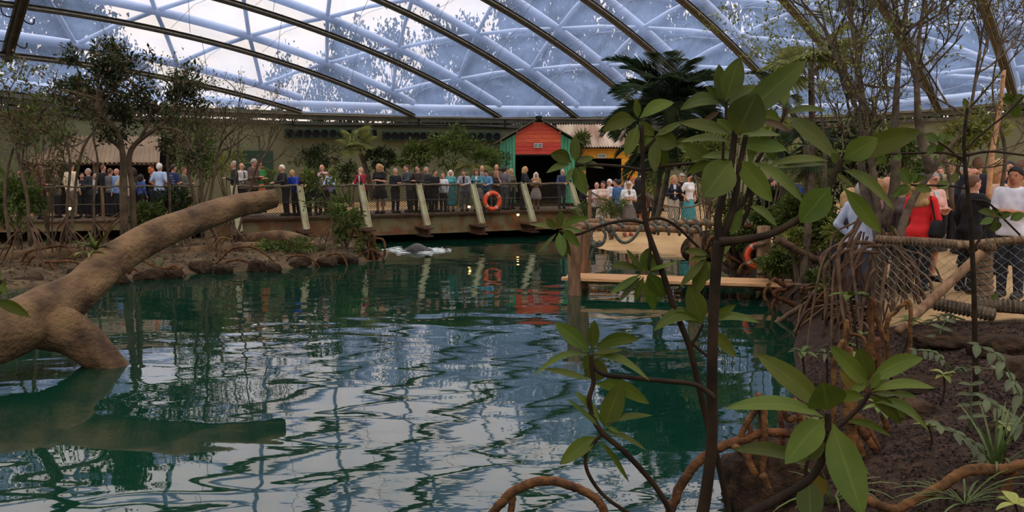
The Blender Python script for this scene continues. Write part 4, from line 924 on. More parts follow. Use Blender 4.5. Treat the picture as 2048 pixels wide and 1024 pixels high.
def person(px, ytop, d, zg, label, top, low, hair='short', hc='b', pose='hang', fem=0, yaw=0.0, hy=0.0, hp=0.0, sleeve=2, hem=None, lower='t', skirt=.5, skin='a', shoe=(30, 26, 24), res=None, inner=None, extra=None, group=None, fat=.012):
    g = at(px, ytop, d); sc = (g[2] - zg) / 1.765; sc = min(max(sc, .72), 1.13)
    h = res or .024
    root = empty('person', (g[0], d, zg), label, 'person', group)
    mw = Matrix.Translation((g[0], d, zg)) @ Matrix.Rotation(yaw, 4, 'Z') @ Matrix.Diagonal((sc, sc, sc, 1))
    def put(nm, me, *mats):
        o = place(nm, me, root, mw=mw)
        for i, m in enumerate(mats):
            o.material_slots[i].link = 'OBJECT'; o.material_slots[i].material = m
        return o
    hem = hem if hem is not None else (.86 if fem else .84)
    put('body', cached(('b', pose, fem, hy, hp, h), lambda: body_mesh(pose, fem, hy, hp, h)), M[SKIN[skin]])
    put('jacket' if hem < .8 else 'shirt', cached(('t', pose, fem, sleeve, hem, h, fat), lambda: top_mesh(pose, fem, sleeve, hem, h, fat)), plain(*top))
    if lower == 't': put('trousers', cached(('l', fem, h), lambda: trouser_mesh('hang', fem, h)), plain(*low))
    else: put('skirt', cached(('s', skirt), lambda: skirt_mesh(skirt)), plain(*low))
    put('shoes', cached('shoes', lambda: shoe_mesh('hang')), plain(*shoe, .5))
    if hair: put('cap' if hair == 'cap' else 'hair', cached(('h', hair, hy, hp, pose if 'lean' in str(pose) else 'hang', fem, h), lambda: hair_mesh(hair, hy, hp, pose if 'lean' in str(pose) else 'hang', fem, min(h, .02))), plain(*HAIR[hc], .6))
    if inner:
        J = rig(pose, fem); L = J['L']; mb = MB(); y = -.135
        mb.grid(np.array([[L((x * w, y0, z)) for x in (-1, 0, 1)] for z, w, y0 in ((1.46, .045, -.080), (1.36, .042, -.125), (1.22, .03, -.136), (1.05, .012, -.155))]))
        put('shirt_front', mb.mesh('shirt_front', plain(*inner)))
    if extra: extra(root, mw, put, rig(pose, fem, hy, hp))
    return root
def bag(mat_, side=1, drop=.9, size=(.17, .08, .13)):
    def f(root, mw, put, J):
        mb = MB(); c = V(side * .27, .06, drop); v, fc = sdf_mesh([ell(c, (size[1], size[0], size[2])), ell(c - V(0, 0, size[2] * .4), (size[1] * 1.1, size[0] * 1.1, size[2] * .6))], .022, .03); mb.add(v, fc); put('handbag', mb.mesh('handbag', mat_, smooth=True))
        mb = MB(); mb.tube(bez(c + V(0, -.08, size[2] * .7), J['sh' + ('r' if side > 0 else 'l')] + V(0, -.07, .02), J['sh' + ('r' if side > 0 else 'l')] + V(-side * .02, 0, .062), J['sh' + ('r' if side > 0 else 'l')] + V(0, .07, .02), c + V(0, .08, size[2] * .7), n=5), .014, 5); put('bag_strap', mb.mesh('bag_strap', mat_))
    return f
def glasses(root, mw, put, J):
    H = J['H']; mb = MB()
    for s in (-1, 1): mb.torus(H((s * .034, -.108, 1.637)), J['R'] @ V(0, -1, 0), .022, .0035, 14, 5); mb.tube([H((s * .056, -.105, 1.64)), H((s * .080, .0, 1.635))], .003, 4)
    mb.tube([H((-.012, -.11, 1.64)), H((.012, -.11, 1.64))], .003, 4); put('glasses', mb.mesh('glasses', M['glass_frame']))
def collar(c):
    def f(root, mw, put, J):
        L = J['L']; mb = MB(); c0 = L((0, .0, 1.475)); mb.torus(c0, V(0, -.35, 1), .066, .013, 24, 7)
        for sd in (-1, 1): mb.add([c0 + V(0, -.07, -.012), c0 + V(sd * .05, -.055, .008), c0 + V(sd * .055, -.075, -.045)], [(0, 1, 2)])
        put('collar', mb.mesh('collar', plain(*c), smooth=True))
        mb = MB(); v, fc = sdf_mesh([torso(J)[2], torso(J)[1]], .02, .03, .018, [lambda G: np.abs(G[..., 2] - 1.0) - .02]); mb.add(v, fc); put('belt', mb.mesh('belt', M['black'], smooth=True))
    return f
def tie(c):
    def f(root, mw, put, J):
        L = J['L']; mb = MB(); mb.grid(np.array([[L((x * w, y, z)) for x in (-1, 1)] for z, w, y in ((1.45, .014, -.09), (1.40, .02, -.125), (1.2, .03, -.15), (1.02, .026, -.165), (.97, .002, -.16))])); put('tie', mb.mesh('tie', plain(*c)))
    return f
def stripes(c):
    def f(root, mw, put, J):
        for z in (.90, .98, 1.06, 1.14, 1.22, 1.30, 1.38):
            v, fc = sdf_mesh(torso(J), .02, .035, .016, [lambda G, z=z: np.abs(G[..., 2] - z) - .019]); mb = MB(); mb.add(v, fc); put('stripe', mb.mesh('stripe', M['white'], smooth=True), plain(*c))
    return f
def dB(px):   # depth just behind the bridge railing at a photo column
    d = 31.0
    for _ in range(8): d = float(bridgeY((px - 1024) / F * d * 1.0)) + .45
    return d
PI = math.pi; GB = 'visitors on the footbridge'; GL = 'visitors on the left boardwalk'; GH = 'visitors before the huts'; GR = 'visitors on the right path'
def onb(px, yt, label, top, low=(38, 40, 46), back=0.0, zg=1.05, **k): return person(px, yt, dB(px) + back, zg, label, top, low, group=GB, **k)
onb(469, 321, 'grey haired man in dark suit at the left end of the footbridge', (36, 42, 40), yaw=-1.2, pose='hold', hair='short', hc='g', hem=.78, back=-.2, zg=1.15)
onb(482, 325, 'balding man in white shirt with a dark tie beside the dark suited man', (196, 192, 186), yaw=1.1, pose='hold', hair='bald', hc='n', extra=tie((30, 30, 40)), back=.4, zg=1.15)
onb(505, 317, 'tall grey haired man in brown jacket leaning in to talk', (92, 72, 60), yaw=1.25, pose='hold', hair='full', hc='g', hem=.76, hp=.25, back=-.3, zg=1.15)
onb(518, 323, 'woman in green top and orange skirt behind the log tip', (42, 110, 52), (236, 124, 66), lower='s', skirt=.35, fem=1, yaw=1.0, pose='hold', hair='bob', hc='n', sleeve=1, back=.3, zg=1.15)
onb(570, 328, 'white haired man in black vest at the first bridge strut', (40, 38, 38), yaw=-.9, pose='lean', hair='short', hc='w')
onb(590, 338, 'person in bright blue jacket leaning on the bridge rail', (34, 62, 150), yaw=-.5, pose='lean', hair='short', hc='y', hp=.3)
onb(608, 336, 'brown haired woman in dark top peering over the rail', (60, 44, 36), fem=1, yaw=.2, pose='lean', hair='bob', hc='n', hp=.3)
onb(624, 336, 'dark haired woman in black cardigan over white', (30, 28, 30), fem=1, yaw=.3, pose='hold', hair='bob', hc='b', inner=(225, 220, 215), back=.2)
onb(644, 328, 'bald man in pink shirt on the footbridge', (222, 158, 172), yaw=-.2, pose='hip', hair='bald', hc='g', back=.3)
onb(663, 338, 'woman in pale blue shirt with brown hair tied back', (168, 184, 222), fem=1, yaw=-.4, pose='lean', hair='updo', hc='n')
onb(726, 333, 'grey balding man in dark red sweater at the rail', (128, 32, 40), yaw=-.6, pose=('chin', 'lean'), hair='thin', hc='g', inner=(180, 190, 205))
onb(759, 327, 'woman with long blonde curls in a black dress', (26, 24, 26), (30, 28, 30), fem=1, yaw=-.3, pose='hold', hair='curly', hc='y', sleeve=1, lower='s', skirt=.55, hp=.3)
onb(790, 336, 'grey haired man in black shirt holding a glass', (26, 26, 30), yaw=.7, pose='hold', hair='short', hc='g')
onb(819, 328, 'dark haired man in slate grey jacket looking right', (62, 66, 68), yaw=-1.0, pose='lean', hair='short', hc='b', hem=.78, back=.25)
onb(836, 330, 'bearded man in dark brown jacket on the bridge', (58, 48, 44), yaw=-.5, pose='hold', hair='short', hc='k', hem=.78)
onb(855, 333, 'balding man in dark green shirt bending to his hands', (48, 52, 46), yaw=-.7, pose='hold', hair='thin', hc='g', hp=.35, back=.2)
onb(869, 339, 'dark haired man in black suit turned to the left', (24, 24, 26), yaw=.9, pose='hold', hair='short', hc='k', hem=.78)
onb(886, 346, 'small fair boy in white shirt next to the teal dress', (220, 218, 222), yaw=-.3, pose='hang', hair='short', hc='l')
onb(901, 340, 'white haired woman in a teal dress', (70, 140, 142), (74, 142, 140), fem=1, yaw=.1, pose='hang', hair='bob', hc='w', lower='s', skirt=.25)
onb(929, 338, 'man in light grey suit leaning on the rail', (142, 142, 150), (112, 112, 118), yaw=-.15, pose='lean', hair='short', hc='b', hem=.80, hp=.25, inner=(30, 30, 34), back=-.12)
onb(955, 337, 'woman with long brown hair in a teal cardigan', (74, 122, 130), (170, 160, 150), fem=1, yaw=-.2, pose='lean', hair='long', hc='n', hp=.3, lower='s', skirt=.5, inner=(220, 210, 200))
onb(964, 330, 'bald man standing behind the teal cardigan woman', (120, 116, 110), yaw=.1, pose='hang', hair='bald', hc='g', back=.9)
onb(973, 339, 'dark haired boy in blue plaid shirt above the life ring', (86, 132, 166), yaw=-.1, pose='lean', hair='full', hc='k', hp=.35, back=-.1)
onb(993, 328, 'bald man in brown behind the hand on cheek woman', (92, 70, 60), yaw=.0, pose='hang', hair='bald', hc='n', back=1.2)
onb(992, 341, 'young woman resting her cheek on her hand', (48, 40, 42), fem=1, yaw=.3, pose=('chin', 'lean'), hair='long', hc='l', hp=.2, sleeve=1)
onb(1010, 333, 'man in grey sweater seen from behind on the bridge', (96, 92, 94), (90, 92, 92), yaw=2.5, pose='hang', hair='full', hc='b', back=.3)
onb(1022, 337, 'fair woman in olive jacket behind the grey sweater', (96, 92, 70), fem=1, yaw=.6, pose='hang', hair='bob', hc='y', back=.8)
onb(1045, 332, 'short blonde woman in black coat looking left', (26, 26, 28), (60, 56, 54), fem=1, yaw=1.3, pose='lean', hair='bob', hc='y', hem=.72)
onb(1072, 344, 'girl in tan top with long fair hair by the dark opening', (150, 118, 84), (168, 160, 150), fem=1, yaw=.2, pose='hold', hair='scarf', hc='w', lower='s', skirt=.45, back=.5)
onb(1124, 337, 'grey haired man in navy sweater at the bridge end', (46, 54, 84), (60, 62, 74), yaw=.2, pose='lean', hair='thin', hc='g')
def onh(px, yt, d, label, top, low=(40, 40, 46), zg=None, **k):
    X_ = (px - 1024) / F * d; return person(px, yt, d, hz(X_, d) if zg is None else zg, label, top, low, group=GH, **k)
onh(1172, 336, 34.5, 'woman with long dark hair in black cardigan before the shed', (34, 30, 32), fem=1, yaw=.3, pose='hold', hair='long', hc='b', inner=(215, 205, 200))
onh(1194, 341, 33.5, 'bald man in white shirt with a black shoulder bag', (222, 198, 192), (34, 34, 40), yaw=-.3, pose='hold', hair='bald', hc='g', extra=bag(M['black'], -1))
onh(1207, 345, 33.0, 'dark haired woman in cream patterned dress', (200, 176, 156), (180, 160, 140), fem=1, yaw=-.5, pose='hold', hair='bob', hc='b', lower='s', skirt=.4, sleeve=1)
onh(1220, 333, 34.6, 'white haired man in white shirt and blue jacket', (196, 198, 208), yaw=-1.0, pose='hold', hair='full', hc='w', extra=glasses)
onh(1233, 332, 33.6, 'man in black sweater standing before the ochre wall', (26, 25, 27), yaw=-1.9, pose='hang', hair='short', hc='b')
onh(1239, 342, 32.0, 'dark haired man in denim shirt seen from behind', (66, 96, 136), (140, 128, 110), yaw=2.6, pose='hold', hair='short', hc='k')
onh(1252, 336, 34.8, 'dark haired man half hidden behind the denim shirt', (70, 50, 44), yaw=-1.2, pose='hang', hair='short', hc='b')
onh(1265, 337, 33.2, 'red haired woman in cream blouse before the ochre wall', (196, 176, 150), (60, 50, 46), fem=1, yaw=1.2, pose='hold', hair='updo', hc='r')
onh(1257, 360, 29.8, 'blonde woman in white cardigan and grey skirt on the sand', (212, 208, 200), (112, 104, 98), fem=1, yaw=.1, pose='hold', hair='bob', hc='w', lower='s', skirt=.55, sleeve=1, inner=(100, 96, 92), extra=glasses, shoe=(150, 60, 50))
onh(1277, 346, 31.5, 'woman in black dress behind the white cardigan', (22, 21, 23), (24, 23, 25), fem=1, yaw=2.4, pose='hang', hair='long', hc='k', lower='s', skirt=.55, sleeve=1)
onh(1283, 335, 34.2, 'tall fair man at the corner of the ochre shed', (150, 150, 160), yaw=.3, pose='hang', hair='short', hc='w')
onh(1294, 350, 33.4, 'brown haired child in grey and white', (150, 146, 150), (110, 80, 60), fem=1, yaw=.8, pose='hang', hair='bob', hc='n')
onh(1348, 350, 30.0, 'blonde woman in navy jacket with a beige coat over her arm', (32, 34, 44), (176, 166, 150), fem=1, yaw=.1, pose=('phone', 'hold'), hair='bob', hc='y', inner=(190, 195, 205), extra=bag(plain(198, 178, 140), -1, .95, (.14, .10, .26)))
onh(1363, 340, 30.8, 'man in black shirt wearing a grey cap', (24, 23, 26), (96, 92, 88), yaw=.2, pose='cross', hair='cap', hc='g')
onh(1379, 347, 30.0, 'woman in white top and wide teal trousers', (222, 214, 208), (70, 142, 146), fem=1, yaw=.5, pose='hip', hair='short', hc='b', sleeve=1, lower='s', skirt=.1, extra=bag(M['black'], 1))
def onl(px, yt, label, top, low=(40, 40, 44), back=0.0, **k):
    d = float(np.interp(px, [0, 450], [26.0, 27.6])) + 1.0 + back
    return person(px, yt, d, 1.05, label, top, low, group=GL, **k)
onl(78, 331, 'brown haired woman in dark red at the far left rail', (96, 60, 44), fem=1, yaw=2.6, pose='hang', hair='bob', hc='n')
onl(40, 338, 'person in black behind the leftmost mangrove leaves', (26, 25, 27), yaw=.4, pose='hold', hair='short', hc='k', back=.6)
onl(112, 336, 'man in olive jacket near the left boardwalk lamp', (84, 80, 62), yaw=-.9, pose='hold', hair='short', hc='b', hem=.78, back=.8)
onl(140, 325, 'tall man in cream shirt above the left boardwalk lamp', (214, 196, 164), (120, 104, 84), yaw=2.8, pose='hang', hair='short', hc='b')
onl(163, 345, 'man in dark suit beside the cream shirted man', (34, 36, 42), yaw=.7, pose='hold', hair='short', hc='k', hem=.78, back=1.2)
onl(177, 336, 'grey haired man in charcoal suit with a glass', (44, 46, 52), yaw=-.8, pose='hold', hair='short', hc='g', hem=.78, back=.5)
onl(191, 347, 'grey haired woman in pale blouse beside the charcoal suit', (184, 180, 178), fem=1, yaw=.2, pose='hold', hair='bob', hc='g', back=1.6)
onl(205, 329, 'tall balding man in black before the bar', (30, 29, 32), yaw=2.9, pose='hang', hair='thin', hc='n', back=1.4)
onl(219, 336, 'brown haired man in grey pullover at the bar', (104, 100, 98), yaw=2.7, pose='hold', hair='short', hc='n', back=.9)
onl(234, 336, 'bald man in light blue shirt at the bar', (122, 150, 190), yaw=-.5, pose='hang', hair='bald', hc='n', back=.6)
onl(251, 333, 'broad man in beige jacket seen from behind', (176, 160, 134), (90, 80, 66), yaw=2.9, pose='hip', hair='short', hc='g', hem=.74, fat=.03)
onl(266, 335, 'dark haired woman in brown beside the beige jacket', (66, 52, 44), fem=1, yaw=-2.4, pose='hang', hair='bob', hc='b', back=.7)
onl(281, 348, 'woman in mid blue blouse under the tin roof', (70, 96, 156), fem=1, yaw=2.6, pose='hang', hair='bob', hc='b', back=.3)
onl(302, 336, 'woman in black sleeveless top with reddish hair', (26, 25, 27), fem=1, yaw=2.2, pose='hold', hair='updo', hc='r', sleeve=0, back=.3)
onl(318, 326, 'white haired man in pale blue shirt seen from behind', (164, 184, 220), (36, 40, 60), yaw=2.9, pose='hip', hair='full', hc='w', sleeve=1)
onl(345, 328, 'man in navy shirt with broad white stripes', (38, 46, 86), (40, 42, 56), yaw=2.5, pose='hold', hair='short', hc='b', sleeve=1, extra=stripes((214, 214, 220)), back=-.1)
onl(366, 334, 'man in grey green jacket right of the striped shirt', (88, 86, 72), yaw=1.6, pose='hold', hair='short', hc='n', hem=.78, back=.2)
# near group on the right path
def onr(px, yt, d, label, top, low=(34, 34, 40), zg=None, **k):
    k.setdefault('res', .02); X_ = (px - 1024) / F * d
    return person(px, yt, d, hz(X_, d) if zg is None else zg, label, top, low, group=GR, **k)
onr(1845, 356, 12.2, 'woman in red blouse with long blonde curls and a black handbag', (222, 40, 40), (26, 26, 30), zg=.92, fem=1, yaw=2.35, pose='hold', hair='curly', hc='y', extra=bag(M['black'], -1, .98, (.22, .09, .15)), res=.016, hem=.80, fat=.02)
onr(1866, 343, 13.0, 'smiling woman with glasses in pink cardigan facing the camera', (226, 172, 158), (70, 62, 60), zg=.95, fem=1, yaw=.25, pose='hold', hair='short', hc='g', inner=(190, 190, 186), extra=glasses, res=.016, lower='s', skirt=.5)
onr(1946, 349, 12.0, 'man in black suit seen from behind reaching out his hand', (24, 23, 25), (22, 22, 26), zg=.93, yaw=1.75, pose=('hang', 'reach'), hair='short', hc='n', hem=.74, res=.016, fat=.018)
onr(1940, 331, 13.4, 'bald man with glasses in a grey suit', (92, 86, 80), (60, 58, 58), zg=.97, yaw=.9, pose='hold', hair='bald', hc='n', hem=.76, extra=glasses, inner=(200, 205, 215))
onr(1957, 313, 14.6, 'tall brown haired man in navy suit seen from behind', (28, 30, 44), (30, 30, 42), zg=1.0, yaw=2.6, pose='hang', hair='short', hc='n', hem=.74)
onr(2034, 332, 11.3, 'dark haired man in white short sleeved shirt at the fence', (206, 204, 214), (26, 28, 36), zg=.95, yaw=-.9, pose='hold', hair='full', hc='k', sleeve=1, skin='b', res=.016, fat=.018, extra=collar((206, 204, 214)))
onr(1999, 333, 14.0, 'fair haired woman with a hand to her mouth', (180, 150, 130), fem=1, yaw=.5, pose=('chin', 'hold'), hair='bob', hc='l')
onr(1998, 318, 16.5, 'blond man at the back of the right group', (120, 110, 100), yaw=.6, pose='hang', hair='full', hc='y')
onr(2022, 320, 16.0, 'dark haired man in navy at the back right', (32, 34, 48), yaw=-.9, pose='hang', hair='short', hc='k', hem=.76)
onr(2046, 318, 15.2, 'brown haired person at the right edge in tan', (150, 120, 90), yaw=.8, pose='hang', hair='bob', hc='n')
onr(1724, 352, 12.8, 'man in pale blue grey shirt behind the thick trunk', (164, 172, 190), (60, 66, 84), yaw=2.2, pose='hip', hair='short', hc='g', hem=.78)
onr(1756, 356, 13.2, 'woman in dusty pink blouse behind the forked trunk', (176, 132, 134), (40, 40, 48), fem=1, yaw=-2.0, pose='hang', hair='bob', hc='l')
onr(1773, 351, 13.8, 'bald man in navy jacket behind the forked trunk', (36, 44, 70), (36, 40, 56), yaw=1.0, pose='hang', hair='bald', hc='g', hem=.78)
onr(1791, 331, 15.0, 'dark haired person in green and navy with a pale headband', (40, 110, 70), yaw=-.6, pose='hang', hair='full', hc='k')
onr(1812, 357, 13.0, 'fair woman in charcoal striped jacket', (88, 80, 76), (40, 40, 44), fem=1, yaw=-1.4, pose='hang', hair='bob', hc='l', hem=.76)
onr(1900, 320, 18.0, 'blonde woman with black scarf at the back', (150, 140, 110), fem=1, yaw=.3, pose='hang', hair='updo', hc='y', inner=(24, 24, 26))
onr(1860, 317, 17.5, 'dark haired man in grey green jacket far behind', (70, 76, 72), yaw=2.2, pose='hang', hair='short', hc='b', hem=.76)
onr(1788, 322, 19.0, 'brown haired head behind the headband', (90, 80, 70), yaw=1.0, pose='hang', hair='full', hc='n')
onr(1880, 332, 19.0, 'person in brown jacket between the back rows', (96, 74, 58), yaw=-.3, pose='hang', hair='short', hc='n', hem=.76)
onr(1928, 330, 17.0, 'grey haired man behind the bald grey suit', (100, 100, 104), yaw=.4, pose='hang', hair='short', hc='g')
onr(1596, 346, 21.5, 'person in royal blue jacket behind the leaf cluster', (34, 56, 140), fem=1, yaw=.6, pose='hang', hair='long', hc='w')
onr(1640, 350, 21.0, 'person in grey striped top behind the palm leaves', (140, 142, 150), yaw=-.4, pose='hang', hair='short', hc='g')
onr(1541, 346, 24.0, 'person in white and black beyond the jetty shrubs', (206, 204, 206), (24, 24, 28), yaw=1.2, pose='hip', hair='short', hc='k', sleeve=1)
onr(1686, 374, 13.6, 'blonde woman with a yellow scarf bending over the rail', (40, 36, 38), fem=1, yaw=1.0, pose='lean', hair='bob', hc='y', inner=(210, 180, 100))
# ================================================================ shrubs, trees and palms inside the hall
def twigs(mb, p, d, L, r, lev, g, out, wander=.25, up=.1, split=(2, 4), shrink=.66, nseg=4, ang=.7, droop=0.0):
    p = np.asarray(p, float); d = unit(d); P = [p]
    for i in range(nseg):
        d = unit(d + g.normal(size=3) * wander * .5 + V(0, 0, up * .3 - droop * i / nseg)); P.append(P[-1] + d * L / nseg)
    P = np.array(P); mb.tube(P, [r, r * .8, r * .6 if lev else r * .3], 7 if r > .03 else (5 if r > .008 else 3), cap=False)
    if lev == 0:
        for q in P[1:]: out.append((q, d))
        return
    for k in range(g.integers(split[0], split[1] + 1)):
        t = g.uniform(.45, 1.0); j = t * nseg; i = min(int(j), nseg - 1); q = P[i] + (P[i + 1] - P[i]) * (j - i)
        e = unit(d + g.normal(size=3) * ang); twigs(mb, q, e, L * shrink * g.uniform(.7, 1.2), r * .55, lev - 1, g, out, wander, up, split, shrink, nseg, ang, droop)
    out.append((P[-1], d))
def leafset(mb, anchors, g, n, L, W, spread=.05, up=.4):
    A = np.array([a for a, _ in anchors]); D = np.array([d for _, d in anchors]); idx = g.integers(0, len(A), n)
    pos = A[idx] + g.normal(size=(n, 3)) * spread; d = D[idx] + g.normal(size=(n, 3)) * .8 + V(0, 0, up * .3); nr = g.normal(size=(n, 3)) * .6 + V(0, 0, 1)
    k = g.uniform(.6, 1.25, n); mb.leaves(pos, d, nr, L * k, W * k)
def stilt_roots(root, base, g, n, R, Hh, rad, m='root2', zf=None):
    for i in range(n):
        a = g.uniform(0, 6.28); rr = R * g.uniform(.5, 1.15); h = Hh * g.uniform(.45, 1.0); e = base + V(rr * math.cos(a), rr * math.sin(a), 0); e[2] = (hz(e[0], e[1]) if zf is None else zf) - .05
        s = base + V(0, 0, h); md = s * .45 + e * .55 + V(0, 0, h * .38)
        mb = MB(); mb.tube(bez(s, md, e, n=6), [rad * .7, rad, rad * .75], 6, cap=False); mb.build('prop_root', M[m], root, smooth=True)
def tree(name, label, cat, trunks, seed, lev=3, L=1.0, r=.05, leaf='leafD', nleaf=900, lL=.10, lW=.045, leaf2=None, n2=0, roots=0, rootR=.7, rootH=.7, group=None, bark='twig', ends=3, ang=.7, up=.25, spread=.05, split=(2, 4), shrink=.66, wander=.3, taper=.6):
    g = np.random.default_rng(seed); base = np.asarray(trunks[0][0], float); R = empty(name, base, label, cat, group); anchors = []; mb = MB()
    for T in trunks:
        P = bez(*T, n=6); mb.tube(P, [r, r * .9, r * taper * 1.4, r * taper], 9)
        for k in range(ends):
            twigs(mb, P[-1] if k == 0 else P[int(len(P) * g.uniform(.55, 1)) - 1], unit(P[-1] - P[-3]) + g.normal(size=3) * (.15 if k == 0 else .8), L, r * (.55 if taper > .5 else .26), lev, g, anchors, wander=wander, up=up, ang=ang, split=split, shrink=shrink)
    mb.build('branches', M[bark], R, smooth=True)
    if nleaf: mb = MB(); leafset(mb, anchors, g, nleaf, lL, lW, spread); mb.build('foliage', M[leaf], R)
    if n2: mb = MB(); leafset(mb, anchors, g, n2, lL, lW, spread); mb.build('foliage', M[leaf2], R)
    if roots: stilt_roots(R, base, g, roots, rootR, rootH, .022)
    return R
def bush(px, py, d, rpx, hpx, label, leaf='leafM', n=900, lL=.16, lW=.07, seed=0, group=None, name='shrub', zg=None, cat='shrub', lev=2):
    g = np.random.default_rng(seed + 100); k = d / F; c = at(px, py, d); zg = hz(c[0], d) if zg is None else zg; base = V(c[0], d, zg); R = empty(name, base, label, cat, group)
    rx = rpx * k; rz = hpx * k; mb = MB(); tops = []
    for i in range(7):
        v = g.normal(size=3); v /= np.linalg.norm(v); e = c + v * V(rx, rx * .7, rz) * .75; mid = (base + e) / 2 + g.normal(size=3) * .1
        mb.tube(bez(base + g.normal(size=3) * V(.05, .05, 0), mid, e, n=4), [.03, .018, .008], 5, cap=False)
    mb.build('stems', M['twig'], R, smooth=True)
    cl = g.normal(size=(26, 3)); cl /= np.linalg.norm(cl, axis=1)[:, None]; cl = c + cl * V(rx, rx * .75, rz) * g.uniform(.3, 1.0, (26, 1))
    idx = g.integers(0, 26, n); o = g.normal(size=(n, 3)) * V(rx, rx, rz) * .16; pos = cl[idx] + o; pos[:, 2] = np.maximum(pos[:, 2], zg + .05)
    d_ = pos - c + g.normal(size=(n, 3)) * .4 * rx; nr = V(0, 0, 1) + g.normal(size=(n, 3)) * .5; kk = g.uniform(.6, 1.3, n)
    mb = MB(); mb.leaves(pos, d_, nr, lL * kk, lW * kk); mb.build('foliage', M[leaf], R)
    return R
GBK = 'shrubs behind the footbridge'
bush(640, 318, 36, 48, 26, 'sprawling dark shrub behind the pink shirted man', 'leafD', 900, .2, .08, 1, GBK)
bush(700, 345, 37, 30, 22, 'low dark shrub behind the pale blue shirt', 'leafD', 500, .18, .08, 2, GBK)
bush(764, 316, 38, 28, 28, 'round bush right of the small palm', 'leafD', 800, .2, .09, 3, GBK)
bush(823, 308, 38, 34, 28, 'dense round green bush below the middle vent box', 'leafM', 1000, .2, .1, 4, GBK)
bush(905, 300, 37, 58, 42, 'large loose bush between the round bush and the hut', 'leafM', 1700, .18, .08, 5, GBK)
bush(965, 318, 37, 40, 30, 'bush spilling over the green hut boards', 'leafM', 900, .18, .07, 6, GBK)
bush(1008, 322, 38.5, 16, 22, 'thin shrub against the green boards', 'leafD', 260, .16, .06, 7, GBK)
bush(1162, 278, 41.8, 13, 11, 'grassy tuft growing on the shed roof edge', 'leafM', 400, .3, .05, 8, zg=5.0 - 1.6)
bush(520, 350, 34, 30, 16, 'low leafy shrub behind the orange skirt', 'leafM', 600, .16, .07, 9, GBK)
bush(395, 290, 30.5, 58, 72, 'tall leafy bush in front of the dark green door', 'leafM', 2600, .13, .06, 10)
bush(455, 330, 31.5, 34, 40, 'tall pale green bush left of the dark green door', 'leafL', 700, .12, .05, 11)
bush(1310, 350, 33, 22, 40, 'leafy yellow green bush at the shed corner', 'leafL', 900, .18, .08, 12)
bush(1420, 310, 21.5, 48, 50, 'tall bush with small yellow leaves behind the big leaf rosette', 'leafL', 2200, .11, .055, 13)
bush(1225, 415, 29.5, 34, 20, 'wiry low shrub at the end of the footbridge', 'leafM', 900, .14, .025, 14)
bush(1165, 425, 31.5, 18, 18, 'spiky shrub on the beach by the bridge end', 'leafM', 400, .16, .03, 15)
bush(1430, 395, 26, 30, 36, 'dry twiggy shrub behind the teal trousers', 'leafX', 900, .10, .03, 16)
bush(1560, 395, 22, 44, 26, 'dark leafy shrub beyond the jetty post', 'leafD', 2600, .15, .06, 17)
bush(1600, 430, 18.5, 55, 34, 'glossy shrub behind the jetty post', 'leafM', 3400, .15, .055, 18)
bush(1660, 455, 16.5, 46, 34, 'leafy shrub below the hanging leaf', 'leafM', 2600, .14, .05, 19)
bush(1560, 520, 17.2, 40, 24, 'low pale leafed shrub right of the jetty post', 'leafM', 1500, .12, .045, 20, zg=.25)
bush(1650, 330, 20, 70, 60, 'dark leafy mass behind the palm fronds', 'leafD', 2200, .14, .06, 21)
bush(1720, 300, 19, 60, 70, 'tall dark shrub behind the twiggy tree', 'leafD', 2200, .13, .055, 22)
bush(1940, 275, 15, 70, 40, 'bright yellow green shrub under the right roof edge', 'leafL', 900, .13, .07, 23, zg=1.0)
bush(1790, 290, 18, 60, 50, 'mid green shrub behind the headband', 'leafM', 1500, .12, .05, 24)
bush(1880, 345, 20, 90, 24, 'low green hedge behind the right visitors', 'leafM', 1300, .14, .06, 25)
bush(290, 430, 24, 34, 24, 'bright green bush beside the log on the left bank', 'leafM', 900, .16, .06, 26)
bush(345, 405, 25.2, 46, 26, 'dark leafy bush against the boardwalk edge', 'leafD', 900, .15, .06, 27)
bush(30, 400, 22, 46, 60, 'leafy mangrove shrub at the left edge', 'leafM', 1100, .17, .07, 28)
bush(90, 330, 24, 50, 50, 'loose brown green shrub before the bar hut roof', 'leafX', 320, .14, .055, 29)
bush(60, 250, 30, 70, 36, 'brown dying creeper over the left wall', 'leafX', 1600, .16, .06, 30, zg=1.0)
bush(690, 440, 25.0, 34, 40, 'leafy mangrove shrub at the tip of the left bank', 'leafM', 600, .2, .075, 31)
bush(575, 490, 24.0, 60, 16, 'low leafy plants along the left bank', 'leafM', 900, .13, .05, 32)
bush(730, 490, 24.6, 26, 22, 'low plants among the roots at the bank tip', 'leafM', 400, .12, .05, 33)
bush(1640, 560, 14.5, 26, 20, 'small shrub above the orange roots', 'leafM', 350, .12, .045, 34, zg=.1)

